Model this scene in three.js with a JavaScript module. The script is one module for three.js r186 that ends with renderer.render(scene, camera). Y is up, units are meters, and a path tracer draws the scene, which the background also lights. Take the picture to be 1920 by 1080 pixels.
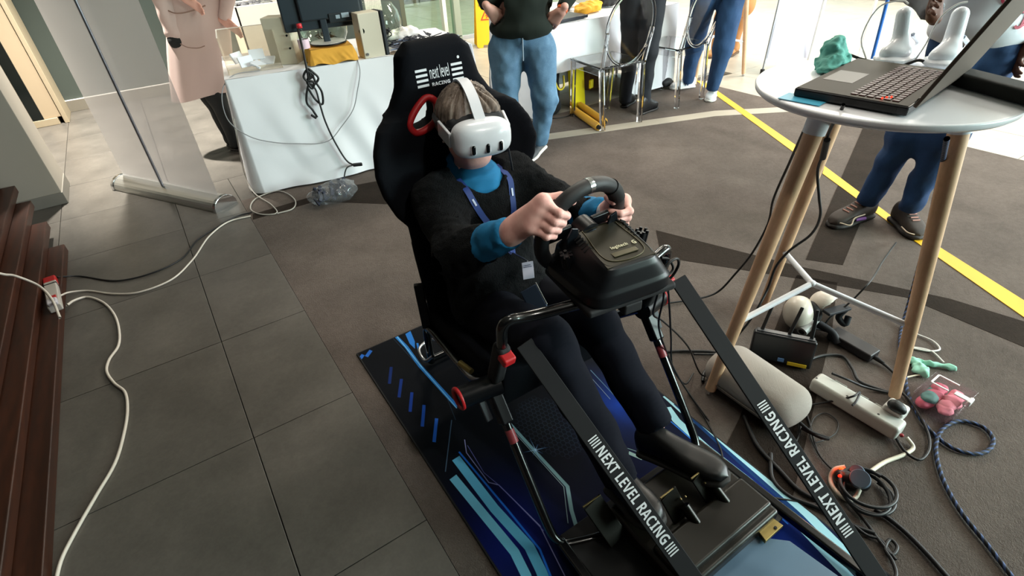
import * as THREE from 'three';
import { RoundedBoxGeometry } from 'three/addons/geometries/RoundedBoxGeometry.js';
import { TextGeometry } from 'three/addons/geometries/TextGeometry.js';
import { FontLoader } from 'three/addons/loaders/FontLoader.js';
import { mergeGeometries } from 'three/addons/utils/BufferGeometryUtils.js';
import { RectAreaLightUniformsLib } from 'three/addons/lights/RectAreaLightUniformsLib.js';

// ---------------------------------------------------------------- camera, sky, lights, exposure
const scene = new THREE.Scene();
const camera = new THREE.PerspectiveCamera(57.22, 16 / 9, 0.05, 80);
camera.rotation.order = 'YXZ';
camera.position.set(0, 1.4, 0);
camera.rotation.set(-0.6236, -0.558, -0.0591);
scene.add(camera);
scene.background = new THREE.Color(0.80, 0.90, 1.0).multiplyScalar(2.2);   // overcast daylight outside the glazing
const renderer = new THREE.WebGLRenderer({ antialias: true });
renderer.toneMapping = THREE.LinearToneMapping;
renderer.toneMappingExposure = 1.07;
renderer.shadowMap.enabled = true;
RectAreaLightUniformsLib.init();
const CEIL = 3.3;
// ceiling light panels: x, z, width (x), depth (z), strength
const PANELS = [
  [5.8, -2.8, 1.2, 1.2, 36], [6.6, -5.4, 1.2, 1.2, 44], [8.0, -1.0, 1.2, 1.2, 34], [3.6, -5.6, 1.2, 0.6, 50], [1.7, -2.2, 1.2, 0.6, 12], [3.5, 0.2, 1.2, 0.6, 13],
];
for (const [x, z, w, d, s] of PANELS) {
  const l = new THREE.RectAreaLight(new THREE.Color(1.0, 0.92, 0.80), s, w, d);
  l.position.set(x, CEIL - 0.06, z); l.lookAt(x, 0, z); scene.add(l);
}

const FILL_SPOTS = [                                                // added fill spots, out of view: lens, target, candela, half angle
  { at: [0.95, CEIL - 0.06, 0.95], to: [0.78, 0.6, -1.0], cd: 9, half: 0.26, label: 'added ceiling spotlight, out of view, brightening the racing cockpit' },
  { at: [-0.25, CEIL - 0.06, -5.35], to: [-0.2, 0, -5.3], cd: 170, half: 0.62, label: 'added ceiling spotlight, out of view, making the light pool on the tiles by the banner' },
];
for (const q of FILL_SPOTS) { const l = new THREE.SpotLight(new THREE.Color(1.0, 0.94, 0.84), q.cd, 0, q.half, 0.7, 2); l.position.set(...q.at); l.target.position.set(...q.to); l.shadow.radius = 4; scene.add(l, l.target); }
const FILL_WINDOW = { x0: 3.4, x1: 8.4, y0: 0.9, y1: 2.8, z: 3.3 };          // added window behind the camera, out of view, for front fill light
{ const l = new THREE.RectAreaLight(new THREE.Color(0.90, 0.96, 1.0), 26, FILL_WINDOW.x1 - FILL_WINDOW.x0 - 0.1, FILL_WINDOW.y1 - FILL_WINDOW.y0 - 0.1); l.position.set((FILL_WINDOW.x0 + FILL_WINDOW.x1) / 2, (FILL_WINDOW.y0 + FILL_WINDOW.y1) / 2, FILL_WINDOW.z - 0.14); l.lookAt(l.position.x - 4.0, l.position.y, -5); scene.add(l); }

// ---------------------------------------------------------------- helpers
const PI = Math.PI, SRGB = THREE.SRGBColorSpace;
function rng(seed) { let s = seed >>> 0; return () => { s = (s * 1664525 + 1013904223) >>> 0; return s / 4294967296; }; }
const V = (a) => new THREE.Vector3(a[0], a[1], a[2]);
const add = (a, b, k = 1) => [a[0] + b[0] * k, a[1] + b[1] * k, a[2] + b[2] * k];
const sub = (a, b) => [a[0] - b[0], a[1] - b[1], a[2] - b[2]];
const len = (a) => Math.hypot(a[0], a[1], a[2]);
const unit = (a) => { const l = len(a) || 1; return [a[0] / l, a[1] / l, a[2] / l]; };
const dot = (a, b) => a[0] * b[0] + a[1] * b[1] + a[2] * b[2];
const cross = (a, b) => [a[1] * b[2] - a[2] * b[1], a[2] * b[0] - a[0] * b[2], a[0] * b[1] - a[1] * b[0]];
const mix = (a, b, t) => [a[0] + (b[0] - a[0]) * t, a[1] + (b[1] - a[1]) * t, a[2] + (b[2] - a[2]) * t];
const taken = {};
function numbered(n) { const k = taken[n] = (taken[n] || 0) + 1; return k === 1 ? n : n + '_' + String(k - 1).padStart(3, '0'); }
function mat(color, roughness = 0.7, o = {}) { return new THREE.MeshPhysicalMaterial({ color, roughness, ...o }); }
function mesh(name, geo, m) { const o = new THREE.Mesh(geo, m); o.name = numbered(name); o.castShadow = o.receiveShadow = true; return o; }
function thing(name, label, category, base = [0, 0, 0], group) {
  const g = new THREE.Group(); g.name = numbered(name); g.position.set(...base);
  g.userData = { label, category }; if (group) g.userData.group = group;
  scene.add(g); return g;
}
// parts are modelled in room coordinates and re-based on their thing
function part(name, geo, m, parent, label) {
  const o = mesh(name, geo, m);
  if (parent.isGroup) o.position.copy(parent.position).negate();
  if (label) o.userData.label = label;
  parent.add(o); return o;
}
function localPart(name, geo, m, parent, label) {
  const o = mesh(name, geo, m); if (label) o.userData.label = label; parent.add(o); return o;
}
function single(name, geo, m, label, category, group) {
  const o = mesh(name, geo, m); o.userData = { label, category }; if (group) o.userData.group = group; scene.add(o); return o;
}
function struct(name, geo, m, parent) {
  const o = mesh(name, geo, m); if (!parent) o.userData = { kind: 'structure' }; (parent || scene).add(o); return o;
}
function join(list) {
  return mergeGeometries(list.map((g) => {
    const q = g.index ? g.toNonIndexed() : g.clone();
    if (!q.attributes.uv) q.setAttribute('uv', new THREE.BufferAttribute(new Float32Array(q.attributes.position.count * 2), 2));
    if (!q.attributes.normal) q.computeVertexNormals();
    for (const k of Object.keys(q.attributes)) if (!['position', 'normal', 'uv'].includes(k)) q.deleteAttribute(k);
    return q;
  }));
}
function box(w, h, d, x = 0, y = 0, z = 0, r = 0.004, ry = 0, rx = 0, rz = 0) {
  const g = r > 0 ? new RoundedBoxGeometry(w, h, d, 2, Math.min(r, w / 2.01, h / 2.01, d / 2.01)) : new THREE.BoxGeometry(w, h, d);
  if (rx) g.rotateX(rx); if (rz) g.rotateZ(rz); if (ry) g.rotateY(ry);
  return g.translate(x, y, z);
}
// box whose long axis runs from a to b
function bar(a, b, w, h, r = 0.003, up = [0, 1, 0]) {
  const L = len(sub(b, a)), z = unit(sub(b, a)), x = unit(cross(up, z)), y = cross(z, x);
  const g = new RoundedBoxGeometry(w, h, L, 2, Math.min(r, w / 2.01, h / 2.01));
  const m = new THREE.Matrix4().makeBasis(V(x), V(y), V(z)); m.setPosition(V(mix(a, b, 0.5)));
  return g.applyMatrix4(m);
}
function rod(a, b, r0, r1 = r0, seg = 20) {
  const L = len(sub(b, a)); const g = new THREE.CylinderGeometry(r1, r0, L, seg);
  g.applyQuaternion(new THREE.Quaternion().setFromUnitVectors(new THREE.Vector3(0, 1, 0), V(unit(sub(b, a)))));
  return g.translate(...mix(a, b, 0.5));
}
function tube(pts, r, o = {}) {
  const c = new THREE.CatmullRomCurve3(pts.map(V), !!o.closed, 'centripetal');
  return new THREE.TubeGeometry(c, o.seg || Math.max(24, pts.length * 9), r, o.radial || 10, !!o.closed);
}
// tube with tight bends: straight runs joined by short rounded corners
function pipe(pts, r, bend = 0.04) {
  const out = [];
  pts.forEach((p, i) => {
    if (i === 0 || i === pts.length - 1) { out.push(p); return; }
    const a = pts[i - 1], b = pts[i + 1], la = Math.min(bend, len(sub(a, p)) * 0.45), lb = Math.min(bend, len(sub(b, p)) * 0.45);
    const pa = add(p, unit(sub(a, p)), la), pb = add(p, unit(sub(b, p)), lb);
    for (let k = 0; k <= 4; k++) { const t = k / 4; out.push(mix(mix(pa, p, t), mix(p, pb, t), t)); }
  });
  const c = new THREE.CurvePath(); for (let i = 0; i < out.length - 1; i++) c.add(new THREE.LineCurve3(V(out[i]), V(out[i + 1])));
  const cr = new THREE.CatmullRomCurve3(out.map(V), false, 'centripetal');
  return new THREE.TubeGeometry(cr, out.length * 6, r, 14, false);
}
function ball(c, rx, ry = rx, rz = rx, seg = 20) { return new THREE.SphereGeometry(1, seg, Math.round(seg * 0.7)).scale(rx, ry, rz).translate(...c); }
function lathe(profile, x, y, z, seg = 40) { return new THREE.LatheGeometry(profile.map(([a, b]) => new THREE.Vector2(a, b)), seg).translate(x, y, z); }
function prism(pts, depth, bevel = 0, holes = []) {
  const s = new THREE.Shape(pts.map(([x, y]) => new THREE.Vector2(x, y)));
  for (const h of holes) s.holes.push(new THREE.Path(h.map(([x, y]) => new THREE.Vector2(x, y))));
  return new THREE.ExtrudeGeometry(s, { depth, bevelEnabled: bevel > 0, bevelSize: bevel, bevelThickness: bevel, bevelSegments: 2, curveSegments: 12 });
}
function sheet(f, nu, nv, closedU = false) {   // surface from f(u, v) -> [x, y, z]
  const pos = [], uv = [], idx = [];
  for (let j = 0; j <= nv; j++) for (let i = 0; i <= nu; i++) { pos.push(...f(i / nu, j / nv)); uv.push(i / nu, j / nv); }
  for (let j = 0; j < nv; j++) for (let i = 0; i < nu; i++) { const a = j * (nu + 1) + i, b = a + 1, c = a + nu + 1, d = c + 1; idx.push(a, b, d, a, d, c); }
  const g = new THREE.BufferGeometry(); g.setAttribute('position', new THREE.Float32BufferAttribute(pos, 3)); g.setAttribute('uv', new THREE.Float32BufferAttribute(uv, 2));
  g.setIndex(idx); g.computeVertexNormals(); return g;
}
// value noise
function hash3(x, y, z) { let h = (x * 374761393 + y * 668265263 + z * 2147483647) | 0; h = Math.imul(h ^ (h >>> 13), 1274126177); return ((h ^ (h >>> 16)) >>> 0) / 4294967296; }
function noise(x, y, z) {
  const X = Math.floor(x), Y = Math.floor(y), Z = Math.floor(z); const s = (t) => t * t * (3 - 2 * t);
  const u = s(x - X), v = s(y - Y), w = s(z - Z); let r = 0;
  for (let i = 0; i < 8; i++) { const a = i & 1, b = (i >> 1) & 1, c = i >> 2; r += hash3(X + a, Y + b, Z + c) * (a ? u : 1 - u) * (b ? v : 1 - v) * (c ? w : 1 - w); }
  return r * 2 - 1;
}
// ---- implicit solids: capsules, ellipsoids and boxes joined by a smooth minimum, meshed with surface nets
const cap = (a, b, r0, r1 = r0) => ({ t: 0, a, b, r0, r1, ab: sub(b, a), l2: Math.max(1e-9, dot(sub(b, a), sub(b, a))) });
const ell = (c, r, rot) => ({ t: 1, c, r, rot });
function primD(q, p) {
  if (q.t === 0) {
    const ax = p[0] - q.a[0], ay = p[1] - q.a[1], az = p[2] - q.a[2];
    let h = (ax * q.ab[0] + ay * q.ab[1] + az * q.ab[2]) / q.l2; h = h < 0 ? 0 : h > 1 ? 1 : h;
    return Math.hypot(ax - q.ab[0] * h, ay - q.ab[1] * h, az - q.ab[2] * h) - (q.r0 + (q.r1 - q.r0) * h);
  }
  let d = [p[0] - q.c[0], p[1] - q.c[1], p[2] - q.c[2]];
  if (q.rot) d = [dot(d, q.rot[0]), dot(d, q.rot[1]), dot(d, q.rot[2])];
  const a = d[0] / q.r[0], b = d[1] / q.r[1], c = d[2] / q.r[2]; const k0 = Math.hypot(a, b, c);
  const k1 = Math.hypot(a / q.r[0], b / q.r[1], c / q.r[2]); return k1 < 1e-9 ? -Math.min(...q.r) : k0 * (k0 - 1) / k1;
}
function solid(prims, k, o = {}) {
  const inf = o.inflate || 0;
  return (p) => {
    let d = 1e9;
    for (const q of prims) { const e = primD(q, p) - inf; const kk = q.k || k; if (e > d + kk) continue; const h = Math.max(kk - Math.abs(d - e), 0) / kk; d = Math.min(d, e) - h * h * kk * 0.25; }
    if (o.minus) for (const q of o.minus) { const e = -primD(q, p); const kk = q.k || 0.01; const h = Math.max(kk - Math.abs(d - e), 0) / kk; d = Math.max(d, e) + h * h * kk * 0.25; }
    if (o.noise) d += o.noise(p);
    if (o.cuts) for (const c of o.cuts) { const r = sub(p, c.p); if (len(r) < c.r) d = Math.max(d, dot(r, c.n)); }
    return d;
  };
}
function bounds(prims, pad) {
  const lo = [1e9, 1e9, 1e9], hi = [-1e9, -1e9, -1e9];
  for (const q of prims) for (const [c, r] of q.t === 0 ? [[q.a, q.r0], [q.b, q.r1]] : [[q.c, Math.max(...q.r)]])
    for (let i = 0; i < 3; i++) { lo[i] = Math.min(lo[i], c[i] - r - pad); hi[i] = Math.max(hi[i], c[i] + r + pad); }
  return [lo, hi];
}
function net(f, lo, hi, c) {
  const n = [0, 1, 2].map((i) => Math.max(2, Math.ceil((hi[i] - lo[i]) / c) + 1)); const [nx, ny, nz] = n;
  const F = new Float32Array(nx * ny * nz); const id = (i, j, k) => i + nx * (j + ny * k);
  for (let k = 0; k < nz; k++) for (let j = 0; j < ny; j++) for (let i = 0; i < nx;) {
    const d = f([lo[0] + i * c, lo[1] + j * c, lo[2] + k * c]); F[id(i, j, k)] = d;
    let skip = Math.floor(Math.abs(d) * 0.55 / c) - 1; i++;      // stay clear of the surface, then step over empty space
    while (skip-- > 0 && i < nx) { F[id(i, j, k)] = d; i++; }
  }
  const vi = new Int32Array(nx * ny * nz).fill(-1); const pos = [], idx = [];
  for (let k = 0; k < nz - 1; k++) for (let j = 0; j < ny - 1; j++) for (let i = 0; i < nx - 1; i++) {
    let m = 0; const v = []; for (let q = 0; q < 8; q++) { const d = F[id(i + (q & 1), j + ((q >> 1) & 1), k + (q >> 2))]; v.push(d); if (d < 0) m |= 1 << q; }
    if (m === 0 || m === 255) continue;
    let x = 0, y = 0, z = 0, t = 0;
    for (let a = 0; a < 8; a++) for (const ax of [1, 2, 4]) { if (a & ax) continue; const b = a | ax; if ((v[a] < 0) === (v[b] < 0)) continue; const s = v[a] / (v[a] - v[b]);
      x += (a & 1) + (ax === 1 ? s : 0); y += ((a >> 1) & 1) + (ax === 2 ? s : 0); z += (a >> 2) + (ax === 4 ? s : 0); t++; }
    vi[id(i, j, k)] = pos.length / 3; pos.push(lo[0] + (i + x / t) * c, lo[1] + (j + y / t) * c, lo[2] + (k + z / t) * c);
  }
  const quad = (a, b, d, e, flip) => { if (a < 0 || b < 0 || d < 0 || e < 0) return; if (flip) idx.push(a, d, b, a, e, d); else idx.push(a, b, d, a, d, e); };
  for (let k = 1; k < nz - 1; k++) for (let j = 1; j < ny - 1; j++) for (let i = 1; i < nx - 1; i++) {
    const s = F[id(i, j, k)] < 0;
    if (s !== (F[id(i + 1, j, k)] < 0)) quad(vi[id(i, j - 1, k - 1)], vi[id(i, j, k - 1)], vi[id(i, j, k)], vi[id(i, j - 1, k)], !s);
    if (s !== (F[id(i, j + 1, k)] < 0)) quad(vi[id(i - 1, j, k - 1)], vi[id(i - 1, j, k)], vi[id(i, j, k)], vi[id(i, j, k - 1)], !s);
    if (s !== (F[id(i, j, k + 1)] < 0)) quad(vi[id(i - 1, j - 1, k)], vi[id(i, j - 1, k)], vi[id(i, j, k)], vi[id(i - 1, j, k)], !s);
  }
  const g = new THREE.BufferGeometry(); g.setAttribute('position', new THREE.Float32BufferAttribute(pos, 3)); g.setIndex(idx);
  g.setAttribute('uv', new THREE.Float32BufferAttribute(new Float32Array(pos.length / 3 * 2).map((_, i) => { const v = Math.floor(i / 2); return i % 2 ? pos[v * 3 + 1] : pos[v * 3] + pos[v * 3 + 2]; }), 2));
  g.computeVertexNormals(); return g;
}
function blob(prims, k, cell, o = {}) { const [lo, hi] = bounds(prims, (o.inflate || 0) + cell * 2 + (o.pad || 0)); return net(solid(prims, k, o), lo, hi, cell); }
// ---- textures
function canvas(w, h, draw) { const c = document.createElement('canvas'); c.width = w; c.height = h; draw(c.getContext('2d'), w, h); const t = new THREE.CanvasTexture(c); t.colorSpace = SRGB; t.anisotropy = 8; return t; }
function grain(size, f, srgb = true) {
  const d = new Uint8Array(size * size * 4);
  for (let y = 0; y < size; y++) for (let x = 0; x < size; x++) { const c = f(x / size, y / size, x, y), i = (y * size + x) * 4; d[i] = c[0]; d[i + 1] = c[1]; d[i + 2] = c[2]; d[i + 3] = 255; }
  const t = new THREE.DataTexture(d, size, size); t.wrapS = t.wrapT = THREE.RepeatWrapping; t.magFilter = THREE.LinearFilter; t.minFilter = THREE.LinearMipmapLinearFilter; t.generateMipmaps = true;
  if (srgb) t.colorSpace = SRGB; t.needsUpdate = true; return t;
}
// periodic noise for tiling maps
function pnoise(u, v, f, seed) {
  const x = u * f, y = v * f, X = Math.floor(x), Y = Math.floor(y), s = (t) => t * t * (3 - 2 * t), a = s(x - X), b = s(y - Y);
  const h = (i, j) => hash3(((X + i) % f + f) % f, ((Y + j) % f + f) % f, seed);
  return (h(0, 0) * (1 - a) + h(1, 0) * a) * (1 - b) + (h(0, 1) * (1 - a) + h(1, 1) * a) * b;
}
function repeat(t, x, y) { const c = t.clone(); c.repeat.set(x, y); c.needsUpdate = true; return c; }
const decal = (map, o = {}) => new THREE.MeshPhysicalMaterial({ map, transparent: true, roughness: 0.6, polygonOffset: true, polygonOffsetFactor: -2, ...o });

// ---------------------------------------------------------------- materials of the room
const R0 = rng(7);
const tileMaps = [0, 1, 2].map((s) => grain(128, (u, v, x, y) => { const n = pnoise(u, v, 3, s) * 0.5 + pnoise(u, v, 9, s + 5) * 0.3 + pnoise(u, v, 40, s + 9) * 0.2; const k = 78 + n * 30 + hash3(x, y, s) * 6; return [k, k * 0.965, k * 0.91]; }));
const tileMats = tileMaps.map((map) => mat(0xffffff, 0.36, { map, specularIntensity: 0.7 }));
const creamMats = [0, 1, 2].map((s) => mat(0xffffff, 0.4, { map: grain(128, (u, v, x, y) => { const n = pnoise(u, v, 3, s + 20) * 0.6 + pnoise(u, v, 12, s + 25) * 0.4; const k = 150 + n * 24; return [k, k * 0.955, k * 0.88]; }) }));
const groutMat = mat(0x4c4640, 0.9);
const carpetMap = grain(512, (u, v, x, y) => { const n = pnoise(u, v, 4, 1) * 0.35 + pnoise(u, v, 11, 2) * 0.3 + pnoise(u, v, 70, 3) * 0.2 + hash3(x, y, 4) * 0.35; const k = 74 + n * 32; return [k * 1.04, k * 0.955, k * 0.9]; });
const carpetBump = grain(256, (u, v, x, y) => { const k = 255 * (hash3(x, y, 9) * 0.7 + pnoise(u, v, 60, 6) * 0.3); return [k, k, k]; }, false);
const carpetMat = mat(0xffffff, 0.97, { map: repeat(carpetMap, 0.9, 0.9), bumpMap: repeat(carpetBump, 3, 3), bumpScale: 0.002, specularIntensity: 0.15 });
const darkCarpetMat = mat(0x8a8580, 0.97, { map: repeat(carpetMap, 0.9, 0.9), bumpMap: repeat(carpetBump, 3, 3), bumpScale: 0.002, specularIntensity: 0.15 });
const plaster = mat(0x464f4a, 0.85), plasterWhite = mat(0xe9e4da, 0.85), ceilMat = mat(0x9a968e, 0.9), darkWall = mat(0x2b2420, 0.8);
const trimMat = mat(0x7d786d, 0.6), whitePaint = mat(0xf2efe8, 0.45), beigeLam = mat(0xb9a78c, 0.5), darkGlass = mat(0x0b1313, 0.12), steel = mat(0xb9bcc0, 0.28, { metalness: 1 }), chrome = mat(0xd9dbde, 0.12, { metalness: 1 });
const paneMat = new THREE.MeshPhysicalMaterial({ color: 0xf2fff8, roughness: 0.02, transmission: 1, thickness: 0, ior: 1.45 });

// ---------------------------------------------------------------- floor: tiles round an inlaid carpet
const CX0 = 0.209, CX1 = 4.25, CZ0 = -3.46, CZ1 = 3.2;       // carpet field
const floor = new THREE.Group(); floor.name = 'floor'; floor.userData = { kind: 'structure' }; scene.add(floor);
struct('subfloor', new THREE.BoxGeometry(13.2, 0.1, 14.6).translate(3.4, -0.075, -4.1), groutMat, floor);
{
  const T = 0.605, gap = 0.0026, geos = {};
  const tile = (x0, x1, z0, z1) => {
    const w = x1 - x0 - gap, d = z1 - z0 - gap; if (w < 0.03 || d < 0.03) return;
    const key = w.toFixed(3) + '_' + d.toFixed(3);
    if (!geos[key]) { const g = new RoundedBoxGeometry(w, 0.025, d, 1, 0.0015); const p = g.attributes.position, uv = g.attributes.uv; for (let i = 0; i < p.count; i++) uv.setXY(i, p.getX(i) / T + 0.5, p.getZ(i) / T + 0.5); geos[key] = g; }
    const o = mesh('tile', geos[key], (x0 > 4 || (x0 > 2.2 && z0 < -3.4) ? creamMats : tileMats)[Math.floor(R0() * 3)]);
    o.position.set((x0 + x1) / 2, -0.0125 + (R0() - 0.5) * 0.0006, (z0 + z1) / 2); if (Math.abs(w - d) < 0.002) o.rotation.y = Math.floor(R0() * 4) * PI / 2;
    floor.add(o);
  };
  const xs = [], zs = []; for (let k = -2; k < 16; k++) xs.push(-0.137 + k * T); for (let k = -15; k < 6; k++) zs.push(-1.47 + k * T);
  for (const x of xs) for (const z of zs) {
    const x1 = x + T, z1 = z + T;
    if (z1 < -6.75 && x < 2.5) continue;                       // behind the back wall
    if (x >= 9.3) continue;
    if (x1 <= CX0 + 0.01 || x >= CX1 - 0.01 || z1 <= CZ0 + 0.01) { if (z > 1.6) continue; tile(x, x1, z, z1); continue; }
    if (x < CX0) { tile(x, CX0, z, z1); if (z < CZ0) tile(CX0, x1, z, CZ0); continue; }   // cut tiles along the carpet edge
    if (z < CZ0) { tile(x, Math.min(x1, 99), z, CZ0); continue; }
    if (x1 > CX1 && x < CX1) tile(CX1, x1, z, z1);
  }
}
const uvXZ = (g) => { const p = g.attributes.position, u = new Float32Array(p.count * 2); for (let i = 0; i < p.count; i++) { u[2 * i] = p.getX(i); u[2 * i + 1] = p.getZ(i); } g.setAttribute('uv', new THREE.BufferAttribute(u, 2)); return g; };
function inlay(pts, y0, y1) { const g = prism(pts.map(([x, z]) => [x, -z]), y1 - y0); g.rotateX(-PI / 2).translate(0, y0, 0); return uvXZ(g); }
struct('carpet', inlay([[CX0, CZ0], [CX1, CZ0], [CX1, CZ1], [CX0, CZ1]], -0.024, 0), carpetMat, floor);
// darker woven bands and the pale strip let into the carpet
const B = (p) => p.map((q) => [q[0], q[2]]);
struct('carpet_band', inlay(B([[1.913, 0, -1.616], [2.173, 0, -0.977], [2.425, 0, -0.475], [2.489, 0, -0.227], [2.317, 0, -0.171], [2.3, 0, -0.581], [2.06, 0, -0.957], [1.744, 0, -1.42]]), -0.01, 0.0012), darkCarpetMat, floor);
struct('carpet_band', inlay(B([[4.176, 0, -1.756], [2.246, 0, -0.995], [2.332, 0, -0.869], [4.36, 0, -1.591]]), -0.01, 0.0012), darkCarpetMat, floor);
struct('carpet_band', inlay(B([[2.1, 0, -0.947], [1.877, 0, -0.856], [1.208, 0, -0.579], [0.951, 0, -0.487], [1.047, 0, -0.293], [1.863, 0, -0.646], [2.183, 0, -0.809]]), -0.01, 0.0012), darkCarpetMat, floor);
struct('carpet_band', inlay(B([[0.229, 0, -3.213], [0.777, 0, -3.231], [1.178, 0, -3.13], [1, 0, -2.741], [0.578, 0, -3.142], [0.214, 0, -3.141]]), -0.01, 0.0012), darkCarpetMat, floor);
const stripMat = mat(0xa59d8f, 0.6);
struct('carpet_strip', inlay(B([[2.191, 0, -3.195], [3.676, 0, -2.667], [4.463, 0, -2.161], [4.352, 0, -2.096], [3.572, 0, -2.583], [2.121, 0, -3.096]]), -0.01, 0.002), stripMat, floor);
const tapeMap = grain(128, (u, v, x, y) => { const k = 0.9 + 0.14 * pnoise(u, v, 8, 3); return [222 * k, 174 * k, 8 * k]; });
const tapeMat = mat(0xffffff, 0.55, { map: tapeMap });
{ // yellow floor tape in three lengths
  const e = (a, b) => [a, b];
  const t1 = B([[4.293, 0, -3.298], [3.408, 0, -1.711], [3.287, 0, -1.65], [4.252, 0, -3.339]]), t2 = B([[3.298, 0, -1.53], [2.913, 0, -0.896], [2.84, 0, -0.871], [3.186, 0, -1.477]]), t3 = B([[2.919, 0, -0.899], [2.625, 0, -0.272], [2.5, 0, -0.231], [2.833, 0, -0.863]]);
  single('floor_tape', inlay(t1, 0.0005, 0.0032), tapeMat, 'far length of yellow tape on the carpet, running toward the white sneakers', 'tape');
  single('floor_tape', inlay(t2, 0.0005, 0.0032), tapeMat, 'short yellow tape on the carpet behind the wooden table legs', 'tape');
  single('floor_tape', inlay(t3, 0.0005, 0.0032), tapeMat, 'near length of yellow tape on the carpet, running off the right edge', 'tape');
}

// ---------------------------------------------------------------- walls, ceiling, glazing
struct('ceiling', new THREE.BoxGeometry(13.2, 0.12, 14.8).translate(3.4, CEIL + 0.06, -4.1), ceilMat);
struct('wall_back', new THREE.BoxGeometry(6.03, CEIL, 0.2).translate(-0.185, CEIL / 2, -6.8), plaster);
struct('baseboard_back', join([box(6.0, 0.1, 0.018, -0.18, 0.05, -6.69, 0.003), ]), trimMat);
struct('trim_1', box(6.0, 0.008, 0.02, -0.18, 0.104, -6.69, 0.002), whitePaint);
struct('wall_left', new THREE.BoxGeometry(0.2, CEIL, 10.2).translate(-3.1, CEIL / 2, -1.7), darkWall);
{ const W = FILL_WINDOW, z = W.z, xl = -3.2, xr = 10, cx = (W.x0 + W.x1) / 2, w = W.x1 - W.x0;
  struct('wall_front', join([box(W.x0 - xl, CEIL, 0.2, (W.x0 + xl) / 2, CEIL / 2, z, 0), box(xr - W.x1, CEIL, 0.2, (W.x1 + xr) / 2, CEIL / 2, z, 0), box(w, W.y0, 0.2, cx, W.y0 / 2, z, 0), box(w, CEIL - W.y1, 0.2, cx, (CEIL + W.y1) / 2, z, 0)]), darkWall);
  const g = new THREE.Group(); g.name = 'added_window_3'; g.userData = { kind: 'structure' }; scene.add(g);  // added window built round the front fill light
  for (let k = 0; k <= 4; k++) struct('mullion', box(0.06, W.y1 - W.y0, 0.08, W.x0 + w * k / 4, (W.y0 + W.y1) / 2, z, 0.004), whitePaint, g);
  for (const y of [W.y0, W.y1]) struct('rail', box(w, 0.06, 0.12, cx, y, z, 0.004), whitePaint, g);
  for (let k = 0; k < 4; k++) struct('pane', box(w / 4 - 0.06, W.y1 - W.y0 - 0.06, 0.012, W.x0 + w * (k + 0.5) / 4, (W.y0 + W.y1) / 2, z, 0), paneMat, g); }
struct('wall_far', new THREE.BoxGeometry(7.5, CEIL, 0.2).translate(6.3, CEIL / 2, -11.3), plasterWhite);
struct('wall_side', new THREE.BoxGeometry(0.2, CEIL, 4.6).translate(2.5, CEIL / 2, -9.0), plasterWhite);
// window wall on the right: sill wall, head and mullioned panes
{
  const x = 9.9, z0 = -11.2, z1 = 3.2;
  struct('wall_right', join([box(0.2, 0.25, z1 - z0, x, 0.125, (z0 + z1) / 2, 0), box(0.2, 0.5, z1 - z0, x, CEIL - 0.25, (z0 + z1) / 2, 0)]), plasterWhite);
  const w = new THREE.Group(); w.name = 'window_1'; w.userData = { kind: 'structure' }; scene.add(w);
  const fr = mat(0xd8d8d4, 0.4);
  for (let k = 0; k <= 9; k++) struct('mullion', box(0.12, 2.55, 0.06, x, 1.525, z0 + (z1 - z0) * k / 9, 0.004), fr, w);
  for (let k = 0; k < 9; k++) struct('pane', box(0.012, 2.55, (z1 - z0) / 9 - 0.06, x, 1.525, z0 + (z1 - z0) * (k + 0.5) / 9, 0), paneMat, w);
}
// glazed shopfront with door at the back
{
  const z = -6.78, fr = mat(0x9ba79a, 0.4), w = new THREE.Group(); w.name = 'window_2'; w.userData = { kind: 'structure' }; scene.add(w);
  const xs = [2.86, 3.62, 4.5, 5.4];
  struct('mullion', box(0.06, CEIL, 0.16, 2.86, CEIL / 2, z, 0.004), mat(0x4d503a, 0.5), w);
  for (const x of xs.slice(1)) struct('mullion', box(0.09, CEIL, 0.1, x, CEIL / 2, z, 0.004), fr, w);
  for (let k = 0; k < 3; k++) { const a = xs[k] + 0.045, b = xs[k + 1] - 0.045; struct('pane', box(b - a, CEIL - 0.06, 0.012, (a + b) / 2, CEIL / 2, z, 0), paneMat, w); struct('rail', box(b - a, 0.05, 0.06, (a + b) / 2, 0.025, z, 0.003), steel, w); }
  struct('door_jamb', box(0.05, CEIL, 0.08, 3.42, CEIL / 2, z + 0.05, 0.004), whitePaint, w);
  struct('door_handle', rod([3.5, 0.55, z + 0.07], [3.5, 1.3, z + 0.07], 0.014), steel, w);
}
// column by the steps, with its skirting
struct('column', box(0.62, CEIL, 0.38, -1.02, CEIL / 2, -4.37, 0.004), mat(0x9a9388, 0.8));
struct('baseboard_left', join([box(0.63, 0.075, 0.39, -1.02, 0.0375, -4.37, 0.003)]), mat(0x77736b, 0.6));
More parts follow.
